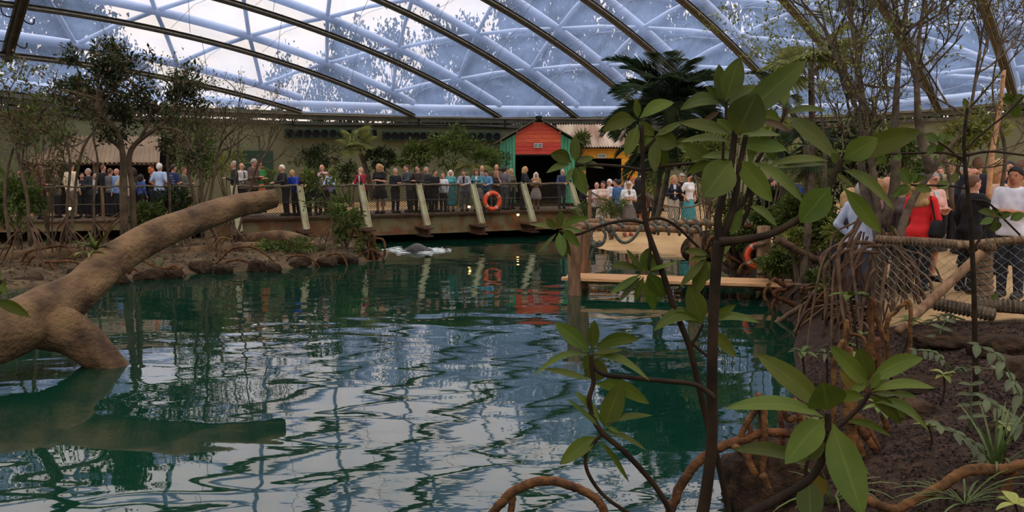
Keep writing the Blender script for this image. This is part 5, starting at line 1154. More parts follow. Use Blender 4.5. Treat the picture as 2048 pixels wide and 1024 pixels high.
def mangrove(label, px, pts, seed, d, **k):
    T = [[at(x, y, d + dd) for x, y, dd in p] for p in pts]
    for t in T: t[0][2] = hz(t[0][0], t[0][1]) + (k.get('rootH', .6) * .6 if k.get('roots') else 0)
    return tree('mangrove_tree', label, 'tree', T, seed, group='mangrove trees on the left bank', **k)
mangrove('spreading mangrove with dark leaf canopy above the bar hut', 240, [[(246, 470, 0), (245, 380, 0), (242, 285, 0), (205, 235, .3)], [(268, 472, .2), (265, 380, .2), (262, 300, .3), (330, 245, .2)], [(246, 380, 0), (243, 290, 0), (200, 225, -.4), (198, 195, -.4)]], 51, 22.5, lev=3, L=.95, r=.085, leaf='leafX', nleaf=1500, leaf2='leafD', n2=3000, lL=.17, lW=.07, roots=9, rootR=.9, rootH=.8, spread=.09, ends=4, ang=.95, up=.12)
mangrove('mangrove with a bare fine twig crown left of the log tip', 400, [[(405, 480, 0), (404, 400, 0), (400, 330, 0), (395, 260, 0)], [(404, 385, 0), (430, 340, .1), (440, 290, .2)], [(404, 390, 0), (378, 350, -.2), (372, 290, -.2)]], 52, 23.5, lev=3, L=1.15, r=.05, leaf='leafX', nleaf=700, lL=.10, lW=.035, roots=7, rootR=.8, rootH=.7, spread=.07, ends=4, ang=.6, up=.3, leaf2='leafM', n2=200)
mangrove('slim twiggy mangrove standing before the dark green door', 470, [[(462, 440, 0), (466, 400, 0), (474, 330, 0), (478, 255, 0)], [(466, 395, 0), (510, 345, .1), (530, 310, .2)]], 53, 25.5, lev=3, L=1.1, r=.04, leaf='leafX', nleaf=500, lL=.09, lW=.03, ends=4, ang=.6, up=.35, spread=.06)
mangrove('thin leafy mangrove above the left boardwalk lamp', 130, [[(133, 480, 0), (135, 400, 0), (140, 320, 0), (120, 250, 0)], [(140, 470, 0), (150, 380, .2), (165, 300, .2), (190, 260, .3)]], 54, 21.5, lev=3, L=.95, r=.04, leaf='leafX', nleaf=250, leaf2='leafM', n2=300, lL=.14, lW=.055, roots=8, rootR=.7, rootH=.7, spread=.08, ends=3, ang=.8, up=.15)
mangrove('bushy mangrove at the far left with brown leaves', 40, [[(60, 480, 0), (55, 400, 0), (40, 330, 0), (20, 240, 0)], [(20, 480, 0), (10, 390, 0), (25, 300, 0), (60, 260, 0)]], 55, 20.5, lev=3, L=.9, r=.045, leaf='leafM', nleaf=350, leaf2='leafX', n2=350, lL=.15, lW=.06, roots=9, rootR=.8, rootH=.8, spread=.09, ends=3, ang=.8)
mangrove('slender pale mangrove between the bar hut and the log', 340, [[(338, 470, 0), (340, 400, 0), (335, 320, 0), (345, 240, 0)]], 56, 24.0, lev=3, L=1.1, r=.04, leaf='leafM', nleaf=500, lL=.11, lW=.045, roots=7, rootR=.7, rootH=.7, ends=4, ang=.7, up=.3)
mangrove('small bare mangrove beside the boardwalk lamp', 190, [[(190, 478, 0), (188, 400, 0), (196, 330, 0), (185, 270, 0)]], 57, 22.0, lev=3, L=.8, r=.032, leaf='leafX', nleaf=300, lL=.10, lW=.04, roots=6, rootR=.6, rootH=.6, ends=3, ang=.7)
mangrove('short leafy mangrove at the bank tip beside the bridge', 655, [[(663, 500, 0), (664, 470, 0), (662, 430, 0), (655, 400, 0)]], 58, 24.3, lev=2, L=.6, r=.03, leaf='leafM', nleaf=380, lL=.2, lW=.07, roots=6, rootR=.5, rootH=.5, ends=4, ang=.8, spread=.08)

# twiggy tall tree on the right bank with a thick mottled trunk
def right_tree():
    d = 11.6
    T = [[at(1752, 640, d), at(1755, 560, d), at(1757, 470, d), at(1750, 380, d), at(1735, 260, d), at(1715, 120, d + .1), at(1690, -30, d + .2)],
         [at(1766, 440, d), at(1735, 395, d + .1), at(1722, 330, d + .2), at(1720, 240, d + .3), at(1650, 60, d + .4)],
         [at(1765, 452, d), at(1790, 370, d - .1), at(1790, 250, d - .1), at(1800, 100, d), at(1820, -30, d)]]
    tree('twiggy_tree', 'tall twiggy tree with thick mottled trunk left of the visitors', 'tree', T, 61, lev=3, L=1.0, r=.08, leaf='leafL', nleaf=3000, lL=.065, lW=.03, bark='bark2', taper=.3, ends=9, ang=.55, up=.5, spread=.03, split=(3, 4), shrink=.7)
    T = [[at(1785, 560, d - .3), at(1800, 470, d - .3), at(1825, 400, d - .3), at(1880, 320, d - .3), at(1935, 235, d - .2), at(1960, 100, d - .1)],
         [at(1860, 345, d - .3), at(1838, 250, d - .2), at(1835, 120, d - .2), at(1850, -20, d)]]
    tree('twiggy_tree', 'slanting twiggy tree crossing before the red blouse', 'tree', T, 62, lev=3, L=.95, r=.06, leaf='leafL', nleaf=1800, lL=.065, lW=.03, leaf2='leafX', n2=600, bark='bark2', taper=.3, ends=9, ang=.55, up=.5, spread=.03, split=(2, 4), shrink=.7)
    T = [[at(1905, 420, 13), at(1890, 320, 13), at(1840, 250, 13), at(1825, 120, 13), at(1810, 0, 13)]]
    tree('twiggy_tree', 'slim upright twiggy tree behind the pink cardigan', 'tree', T, 63, lev=3, L=1.1, r=.034, leaf='leafL', nleaf=1500, lL=.065, lW=.03, bark='bark2', taper=.3, ends=9, ang=.5, up=.5, spread=.03)
    T = [[at(1640, 430, 15), at(1650, 330, 15), at(1640, 200, 15), at(1625, 80, 15)]]
    tree('twiggy_tree', 'twiggy tree with tiny leaves behind the fan palm', 'tree', T, 64, lev=3, L=1.2, r=.036, leaf='leafL', nleaf=1800, lL=.07, lW=.035, bark='bark2', taper=.3, ends=8, ang=.6, up=.45, spread=.04)
    T = [[at(2000, 400, 13.5), at(2010, 300, 13.5), at(1985, 180, 13.5), at(2010, 40, 13.5)]]
    tree('twiggy_tree', 'curled dry twiggy tree at the right edge', 'tree', T, 65, lev=3, L=1.0, r=.035, leaf='leafX', nleaf=1500, lL=.065, lW=.03, bark='bark2', taper=.3, ends=8, ang=.65, up=.35, spread=.03)
    # prop root thicket round the trunk
    R = empty('prop_root_thicket', V(*at(1760, 600, d)[:2], .5), 'dense thicket of grey prop roots round the thick trunk', 'roots'); g = np.random.default_rng(66)
    for i in range(46):
        x0 = g.uniform(1650, 1850); ytop = g.uniform(440, 540); x1 = x0 + g.uniform(-60, 60); yb = g.uniform(590, 650); dd = d + g.uniform(-.9, .7)
        s = at(1755 + (x0 - 1755) * .55, ytop, dd); e = at(x1, yb, dd - .1); e[2] = min(e[2], max(hz(e[0], e[1]), 0)); m_ = at((x0 * .65 + x1 * .35), ytop + (yb - ytop) * g.uniform(.15, .4), dd)
        rad = g.uniform(.012, .026); mb = MB(); mb.tube(bez(s, m_, (m_ + e) / 2 + g.normal(size=3) * .03, e, n=5), [rad, rad * 1.1, rad * .7], 5, cap=False); mb.build('prop_root', M['root2'], R, smooth=True)
    for a in (((1640, 560), (1650, 505), (1720, 485), (1755, 490)), ((1680, 585), (1705, 510), (1755, 505)), ((1690, 600), (1720, 505), (1760, 492), (1800, 505), (1835, 600)), ((1770, 490), (1820, 520), (1852, 610)), ((1665, 600), (1690, 540), (1700, 480), (1725, 420))):
        mb = MB(); mb.tube(bez(*[at(x, y, d - .5) for x, y in a], n=7), [.025, .03, .022], 7, cap=False); mb.build('prop_root', M['root2'], R, smooth=True)
right_tree()

# ---- palms
def feather_palm(label, c, R, n, seed, m='palm', droop=.9, nl=34, ll=.55, lw=.045, trunk=None, el=(.1, 1.2), name='feather_palm', az=None, tb=0.0):
    g = np.random.default_rng(seed); base = V(c[0] + tb, c[1], trunk if trunk is not None else c[2]); root = empty(name, base, label, 'palm')
    if trunk is not None: mb = MB(); mb.tube(bez(base, (base + c) / 2 + V(.05, 0, 0), c, n=6), [.08, .07, .07], 10); mb.build('trunk', M['bark2'], root, smooth=True)
    for i in range(n):
        a = g.uniform(0, 6.28) if az is None else g.uniform(*az); e = g.uniform(*el); L = R * g.uniform(.8, 1.15); h = V(math.cos(a), math.sin(a), 0)
        P = [c]; d = unit(h * math.cos(e) + V(0, 0, math.sin(e)))
        for k in range(9): P.append(P[-1] + d * L / 9); d = unit(d - V(0, 0, droop * .19))
        P = np.array(P); mb = MB(); mb.tube(P, [.02, .012, .004], 5, cap=False)
        t = np.linspace(.12, 1, nl); q = np.stack([np.interp(t, np.linspace(0, 1, 10), P[:, k]) for k in range(3)], -1); T = np.gradient(q, axis=0); T /= np.linalg.norm(T, axis=1)[:, None]
        sd = np.cross(T, (0, 0, 1)); sd /= np.linalg.norm(sd, axis=1)[:, None] + 1e-6; nr = np.cross(sd, T); w = np.sin(np.pi * np.clip(t, .05, .97)) ** .5
        for s in (-1, 1):
            dd = sd * s * .9 + T * .75 + nr * .25 + g.normal(size=q.shape) * .06; mb.leaves(q, dd, nr, ll * w, lw, fold=.1)
        mb.build('frond', M[m], root)
    return root
def fan_palm(label, c, R, n, seed, m='palmy', trunk=None, leafR=.5, tr=.07, name='fan_palm'):
    g = np.random.default_rng(seed); base = V(c[0], c[1], hz(c[0], c[1])) if trunk is None else np.asarray(trunk, float); root = empty(name, base, label, 'palm')
    mb = MB(); mb.tube(bez(base, (base + c) / 2 + V(.1, 0, 0), c, n=6), [tr, tr * .9, tr * .8], 9); mb.build('trunk', M['bark2'], root, smooth=True)
    for i in range(n):
        a = i * 2.4 + g.uniform(-.3, .3); e = g.uniform(-.5, 1.1); h = unit(V(math.cos(a) * math.cos(e), math.sin(a) * math.cos(e), math.sin(e))); L = R * g.uniform(.6, 1.1); tip = c + h * L - V(0, 0, .12 * L)
        mb = MB(); mb.tube(bez(c, (c + tip) / 2 + V(0, 0, .06), tip, n=4), .010, 4, cap=False); x = unit(np.cross(h, V(0, 0, 1))); y = h; k = 26
        th = np.linspace(-1.9, 1.9, k); dd = y * np.cos(th)[:, None] + x * np.sin(th)[:, None] - V(0, 0, .45) ; nr = np.tile(np.cross(x, y), (k, 1)); mb.leaves(np.tile(tip, (k, 1)), dd, nr, leafR * g.uniform(.85, 1.1, k), leafR * .11, fold=.1); mb.build('fan_leaf', M[m], root)
    return root
feather_palm('large dark feather palm right of the shed roof', at(1335, 215, 24), 2.1, 36, 71, trunk=.9, tb=-.42, nl=58, ll=.78, lw=.020, el=(-.1, 1.35))
feather_palm('drooping dark palm under the large feather palm', at(1345, 290, 23), 1.6, 24, 72, trunk=.9, tb=-.5, nl=50, ll=.62, lw=.020, el=(-.3, .8))
fan_palm('small fan palm on a leaning trunk behind the footbridge', at(712, 284, 38.0), .55, 13, 73, m='palmy', trunk=at(746, 400, 38.0), leafR=.65, tr=.12)
fan_palm('pale fan palm with split leaves behind the twiggy tree', at(1622, 118, 16), .5, 10, 74, leafR=.72)
fan_palm('fan palm low behind the hanging leaves', at(1612, 290, 16.5), .5, 10, 75, m='palm', leafR=.5)
feather_palm('arching palm with thin fronds behind the royal blue jacket', at(1635, 345, 17.5), 1.0, 13, 76, m='palmy', trunk=.7, nl=26, ll=.3, lw=.025, el=(-.1, 1.0))
feather_palm('low spreading palm fronds before the green boards', at(950, 338, 36.0), 1.1, 9, 77, m='palmy', trunk=1.0, nl=26, ll=.4, lw=.035, el=(.0, .9))
feather_palm('young feather palm behind the large leaf rosette', at(1570, 200, 21), 1.3, 10, 78, m='palm', trunk=1.0, nl=30, ll=.4, lw=.035, el=(.1, 1.2))
# pale stripped pole on the right
mb = MB(); mb.tube(bez(at(2008, 140, 13), at(1998, 230, 13), at(1985, 300, 13), at(1976, 400, 13), n=6), [.03, .038, .042], 8); mb.build('bare_pole', M['plank'], smooth=True, label='pale stripped tree pole leaning at the right edge', cat='pole')

bush(1500, 470, 20.5, 40, 30, 'leafy shrub on the matted root bank', 'leafM', 1600, .14, .055, 41)
bush(1700, 520, 14.0, 46, 40, 'shrub behind the stilt roots', 'leafD', 1500, .12, .05, 42)
bush(1480, 420, 24.5, 40, 34, 'green shrub above the root bank', 'leafM', 1500, .15, .06, 43)
bush(1810, 480, 12.6, 26, 30, 'low shrub behind the fence corner', 'leafM', 500, .10, .04, 44)

bush(1545, 275, 20, 60, 40, 'loose bush of small yellow leaves behind the leaf rosettes', 'leafL', 1500, .11, .05, 45, zg=1.0)
bush(1480, 250, 24, 40, 30, 'yellow leaved bush below the big palm', 'leafL', 900, .12, .055, 46, zg=1.0)

bush(1470, 455, 20.8, 44, 26, 'pale green shrub left of the jetty post', 'leafL', 1200, .13, .045, 47)
bush(1600, 485, 16.4, 50, 26, 'pale leafed shrub right of the life ring', 'leafL', 1300, .11, .04, 48)
bush(1690, 470, 13.6, 40, 34, 'bright shrub behind the hanging near leaf', 'leafL', 1100, .10, .038, 49)
bush(1540, 440, 20.0, 46, 22, 'mid green shrub above the life ring', 'leafM', 1500, .14, .05, 50)
# ================================================================ the fallen log in the water
def big_log():
    R = empty('fallen_log', gz(225, 735, 0), 'thick pale forked log rising from the pond at the left', 'log')
    def limb(pts, rad, nm, n=14, seed=0):
        g = np.random.default_rng(seed); P = bez(*pts, n=8); k = len(P); mb = MB(); r = np.interp(np.linspace(0, 1, k), np.linspace(0, 1, len(rad)), rad)
        T = np.gradient(P, axis=0); T /= np.linalg.norm(T, axis=1)[:, None]; A = np.cross(T, (0, 0, 1)); A /= np.linalg.norm(A, axis=1)[:, None] + 1e-9; B = np.cross(T, A); th = np.linspace(0, 6.283, n * 2, endpoint=False)
        w = 1 + .05 * np.sin(3 * th[None] + np.arange(k)[:, None] * .22 + seed) + .035 * np.sin(5 * th[None] - np.arange(k)[:, None] * .35) + .02 * g.normal(size=(k, 1)).cumsum(0) / 3
        G = P[:, None] + (r[:, None] * w)[..., None] * (np.cos(th)[None, :, None] * A[:, None] + np.sin(th)[None, :, None] * B[:, None])
        G = np.concatenate([np.repeat(P[:1][:, None], n * 2, 1), G, np.repeat(P[-1:][:, None], n * 2, 1)]); mb.grid(G, close=True); return mb.build(nm, M['bark'], R, smooth=True)
    limb([at(-170, 745, 9.6), at(-60, 690, 10.2), at(30, 652, 10.8), at(105, 618, 11.3), at(175, 570, 11.8), at(235, 515, 12.4), at(310, 470, 13.1), at(400, 438, 14.0), at(480, 410, 14.7), at(548, 396, 15.2)], [.34, .36, .37, .34, .27, .26, .25, .235, .215, .175], 'trunk', seed=1)
    limb([at(-20, 672, 10.5), at(60, 648, 11.0), at(125, 660, 11.2), at(182, 700, 11.3), at(230, 740, 11.3), at(275, 790, 11.3)], [.24, .33, .32, .25, .19, .15], 'lower_limb', seed=2)
big_log()
# lying logs, rocks and roots along the left bank
def lying(pts, rad, lb):
    P = bez(*pts, n=8); mb = MB(); mb.tube(P, rad, 14); mb.build('driftwood_log', M['bark'], smooth=True, label=lb, cat='log', group='pale logs lying on the left bank')
lying([gz(-60, 525, .3), gz(60, 518, .35), gz(160, 515, .35), gz(240, 512, .3)], [.24, .26, .22], 'pale log lying on the left bank behind the fallen log')
lying([gz(300, 512, .25), gz(400, 506, .32), gz(500, 500, .34), gz(590, 500, .3)], [.14, .22, .24, .2], 'long pale log lying right of the fallen log')
lying([gz(500, 478, .45), gz(560, 476, .5), gz(605, 484, .45), gz(640, 498, .35)], [.2, .26, .22, .1], 'short pale log stub below the bridge girder')
def rock_mesh(seed, m='rock', rough=.22):
    g = np.random.default_rng(seed); n, k = 12, 18; th = np.linspace(0, math.pi, n); ph = np.linspace(0, 2 * math.pi, k, endpoint=False)
    X = np.stack([np.sin(th)[:, None] * np.cos(ph), np.sin(th)[:, None] * np.sin(ph), np.cos(th)[:, None] + 0 * ph], -1)
    r = np.ones((n, k))
    for _ in range(16): v = g.normal(size=3); v /= np.linalg.norm(v); r = np.minimum(r, g.uniform(.62, .95) / np.maximum(X @ v, .05))
    mb = MB(); mb.grid(X * r[..., None], close=True); return mb.mesh('rock', M[m])
ROCKS = [rock_mesh(s) for s in range(5)]
def rock(p, s, i, lb, rz=0.0, grp='rocks along the left shore'):
    place('rock', ROCKS[i % 5], mw=Matrix.Translation([float(c) for c in p]) @ Matrix.Rotation(rz, 4, 'Z') @ Matrix.Diagonal((*s, 1)), label=lb, cat='rock', group=grp)
for i, (x, y, sx, sy, sz, lb) in enumerate(((20, 560, 1.0, .7, .28, 'smooth grey boulder at the left frame edge'), (150, 555, .34, .3, .28, 'dark hollow rock left of the log'), (235, 560, .3, .26, .2, 'brown rock just behind the log'), (300, 552, .42, .3, .22, 'flat brown rock right of the log'), (400, 538, .5, .34, .34, 'largest brown rock on the left shore'),
        (445, 540, .3, .3, .24, 'brown rock beside the largest shore rock'), (510, 536, .34, .28, .26, 'upright brown rock in the middle of the shore'), (545, 538, .26, .24, .18, 'small tan rock among the arched roots'), (600, 528, .36, .3, .2, 'low rock right of the arched roots'), (650, 526, .44, .32, .26, 'dark rock near the bank tip'), (690, 522, .4, .3, .28, 'rounded rock under the tip shrub'), (740, 515, .3, .3, .34, 'rock under the curled roots at the tip'), (345, 550, .26, .2, .16, 'small flat rock at the waterline'))):
    rock(gz(x, y, .08), (sx, sy, sz), i, lb, i * 1.3)
def arch_roots(lb, segs, d_off=0, rad=.035, m='root', zl=None, cat='roots', group=None):
    R = None
    for pts in segs:
        P = [np.asarray(p, float) for p in pts]
        if R is None: R = empty('arching_roots', P[0], lb, cat, group)
        mb = MB(); mb.tube(bez(*P, n=7), [rad * .8, rad, rad * .7], 7); mb.build('root', M[m], R, smooth=True)
    return R
def w(pts, d): return [at(x, y, d) for x, y in pts]
GA = 'arched roots along the left shore'
arch_roots('arched roots left of the fallen log with a high loop', [w(((35, 548), (52, 508), (85, 497), (125, 492), (145, 505), (150, 520)), 20.5), w(((72, 540), (85, 525), (110, 524), (150, 524), (172, 545)), 20.3), w(((55, 530), (60, 520), (68, 512)), 20.4), w(((100, 525), (110, 540), (118, 560)), 20.2)], group=GA)
arch_roots('low branching root right of the log at the waterline', [w(((280, 516), (310, 533), (350, 538), (365, 536)), 21), w(((245, 560), (258, 545), (268, 538), (280, 548)), 20.6), w(((335, 538), (350, 532), (365, 548)), 20.9), w(((345, 538), (360, 540), (372, 552)), 20.9)], group=GA)
arch_roots('long high arched root in the middle of the left shore', [w(((388, 550), (430, 528), (460, 500), (490, 493), (520, 500), (560, 535)), 22), w(((400, 552), (412, 535), (420, 530)), 21.9), w(((440, 540), (455, 524), (480, 520), (505, 530), (520, 545)), 21.8), w(((432, 513), (434, 485), (445, 476), (465, 480)), 22.2)], group=GA)
arch_roots('pair of low arched roots toward the bank tip', [w(((560, 540), (578, 516), (600, 511), (622, 518), (640, 535)), 22.8), w(((586, 530), (592, 518)), 22.8), w(((608, 530), (605, 515)), 22.8), w(((635, 530), (655, 512), (675, 507), (690, 520), (695, 535)), 23.2), w(((655, 530), (660, 512)), 23.2)], group=GA)
arch_roots('tall curled orange roots at the tip of the left bank', [w(((700, 470), (704, 459), (712, 460), (715, 475)), 24.6), w(((736, 500), (740, 478), (744, 468), (750, 480), (746, 510)), 24.4), w(((748, 476), (766, 480), (770, 500), (766, 520)), 24.4), w(((738, 500), (735, 520), (728, 535)), 24.2), w(((742, 495), (748, 520), (752, 535)), 24.2), w(((730, 505), (745, 500), (765, 515), (768, 528)), 24.2), w(((722, 505), (716, 520), (712, 532)), 24.2)], rad=.04, group=GA)
arch_roots('bunch of thin stilt roots left of the short log stub', [w(((455, 440), (440, 465), (425, 490)), 23.6), w(((458, 440), (462, 470), (470, 500)), 23.6), w(((460, 440), (475, 462), (490, 478)), 23.6), w(((452, 445), (430, 470), (405, 480)), 23.6), w(((458, 442), (452, 470), (445, 490)), 23.5)], rad=.022, m='root2', group=GA)
# fern tuft growing on the log
def blades(name, label, c, n, L, W, seed, m='leafM', cat='plant', up=.7, group=None, droop=.5):
    g = np.random.default_rng(seed); R = empty(name, c, label, cat, group)
    for i in range(n):
        a = g.uniform(0, 6.28); e = g.uniform(.3, 1.25); d = unit(V(math.cos(a) * math.cos(e), math.sin(a) * math.cos(e) * .8, math.sin(e) * up + .2)); l = L * g.uniform(.6, 1.2)
        P = [np.asarray(c, float)]
        for k in range(6): P.append(P[-1] + d * l / 6); d = unit(d - V(0, 0, droop * .3))
        P = np.array(P); T = np.gradient(P, axis=0); sd = np.cross(T, (0, 0, 1)); sd /= np.linalg.norm(sd, axis=1)[:, None] + 1e-6; ww = W * np.sin(np.pi * np.clip(np.linspace(.08, 1, 7), 0, .985)) ** .6
        mb = MB(); mb.grid(np.stack([P - sd * ww[:, None] / 2, P + V(0, 0, -.1 * W), P + sd * ww[:, None] / 2], 1)); mb.build('leaf', M[m], R, smooth=True, attr=np.tile([1, 0, 1], 7))
    return R
blades('bromeliad', 'green strap leaved bromeliad growing on the log', at(192, 500, 12.3), 20, .42, .06, 81, 'leafA')
blades('bromeliad', 'pale drooping plant hanging beside the log', at(182, 512, 12.1), 12, .3, .05, 82, 'leafL', droop=1.0)
blades('sedge_tuft', 'upright grassy tuft behind the log on the shore', gz(318, 545, .05) + V(0, 0, 0), 14, .55, .03, 83, 'grass', up=1.3, droop=.2)
blades('sedge_tuft', 'small spiky seedling on the left mud', gz(98, 500, .4), 10, .35, .05, 84, 'leafM', up=.9)
# the swimming manatee and its wake
def manatee():
    c = gz(828, 501, 0); R = empty('manatee', c, 'dark back of a manatee breaking the water below the bridge', 'animal')
    P = [cap(c + V(-.5, .1, -.24), c + V(.1, 0, -.10), .22, .32), cap(c + V(.1, 0, -.10), c + V(.9, -.1, -.34), .32, .26), cap(c + V(.9, -.1, -.34), c + V(1.5, -.15, -.45), .24, .12), ell(c + V(1.75, -.18, -.48), (.3, .25, .06)), ell(c + V(-.78, .14, -.32), (.2, .17, .16)), ell(c + V(-.95, .15, -.37), (.1, .12, .09)), ell(c + V(-.35, -.32, -.42), (.1, .2, .05)), ell(c + V(-.35, .5, -.42), (.1, .2, .05))]
    v, f = sdf_mesh(P, .05, .12); mb = MB(); mb.add(v, f); mb.build('body', mat('manatee_hide', S(44, 42, 40), S(30, 30, 30), scale=4, rough=.3, bump=.3), R, smooth=True)
    g = np.random.default_rng(90); mb = MB()
    for i in range(110):
        t = g.uniform(-1, 1); t = t if abs(t) > .28 else .28 + g.random() * .5; px = 828 + t * 75; py = 500 + g.normal() * 4.5 * (1.2 - abs(t)) + (t > .1) * 1 ; p = gz(px, py, .012); a = g.uniform(.02, .085) * (1.3 - abs(t)); k = 7; th = np.linspace(0, 6.283, k, endpoint=False); rr = g.uniform(.6, 1.2, k)
        ring = p + np.stack([np.cos(th) * a * rr * 3.6, np.sin(th) * a * rr * .55, .004 * np.ones(k)], -1); mb.add(np.concatenate([[p + V(0, 0, .012 + .02 * g.random())], ring]), [(0, 1 + j, 1 + (j + 1) % k) for j in range(k)])
    mb.build('wake_foam', M['foam'], kind='stuff', label='white foam wake trailing the manatee', cat='foam')
manatee()

# ================================================================ foreground mangrove seedlings: every leaf a part
def leaf_obj(root, b, t, wpx, d, dt=0.0, arch=0.0, roll=0.35, m='leafA', fold=.22, curl=0.0):
    B = at(b[0], b[1], d); T = at(t[0], t[1], d + dt); ax = T - B; L = np.linalg.norm(ax); u = unit(ax); mid = (B + T) / 2; view = unit(_C - mid)
    n0 = unit(view - u * (view @ u)); s0 = np.cross(u, n0); n = n0 * math.cos(roll) + s0 * math.sin(roll); 
    if n[2] < -.2 and abs(roll) > .2: n = n0 * math.cos(-roll) - s0 * math.sin(roll)
    s = unit(np.cross(u, n)); W = 1.16 * wpx / F * d / max(math.cos(roll), .4); k = 11; tt = np.linspace(0, 1, k)
    ar = arch / F * d; C = B[None] + ax[None] * tt[:, None] + V(0, 0, 1)[None] * (ar * np.sin(math.pi * tt ** .9))[:, None] + n[None] * (curl * L * np.sin(math.pi * tt))[:, None]
    wd = W * np.clip(np.sin(math.pi * np.clip((tt - .07) / .93, 0, 1) ** .82), 0, 1) ** .72; wd[0] = W * .05; wd[1] = max(wd[1], W * .10); wd[-1] = W * .015
    cols = [-1, -.5, 0, .5, 1]; G = np.stack([C + s[None] * (wd * c / 2)[:, None] + n[None] * (wd * fold * (abs(c) ** 1.4) * .5)[:, None] for c in cols], 1)
    G[:, 0] += n * (.03 * W * np.sin(tt * 9 + b[0]))[:, None]; G[:, 4] += n * (.03 * W * np.sin(tt * 8 + b[1]))[:, None]
    mb = MB(); mb.grid(G); return mb.build('leaf', M[m], root, smooth=True, attr=np.tile([1, .5, 0, .5, 1], k))
def stem_obj(root, pts, d, rad, name='stem', m='stem'):
    P = [at(p[0], p[1], d + (p[2] if len(p) > 2 else 0)) for p in pts]
    mb = MB()
    if name == 'stem' and P[0][2] > .3: q = P[0] + V(-.01, .05, 0); q[2] = hz(q[0], q[1]) - .05; mb.tube([P[0] + V(0, 0, .01), (P[0] + q) / 2 + V(.01, 0, 0), q], (rad if np.isscalar(rad) else rad[0]) / F * d, 9)
    mb.tube(bez(*P, n=8), [x / F * d for x in rad] if not np.isscalar(rad) else rad / F * d, 9); return mb.build(name, M[m], root, smooth=True)
_lg = np.random.default_rng(99)
def leafs(root, d, rows):
    for r in rows:
        bx, by, tx, ty, wp = r[:5]; o = r[5] if len(r) > 5 else {}
        ln = math.hypot(tx - bx, ty - by) / F * d; dt = o.get('dt', float(_lg.uniform(-.45, .35)) * ln); ar = o.get('a', 0.0)
        leaf_obj(root, (bx, by), (tx, ty), wp, d + o.get('z', 0), dt, ar, o.get('r', float(_lg.uniform(-.5, .5))), o.get('m', 'leafA'), curl=o.get('c', 0.0))
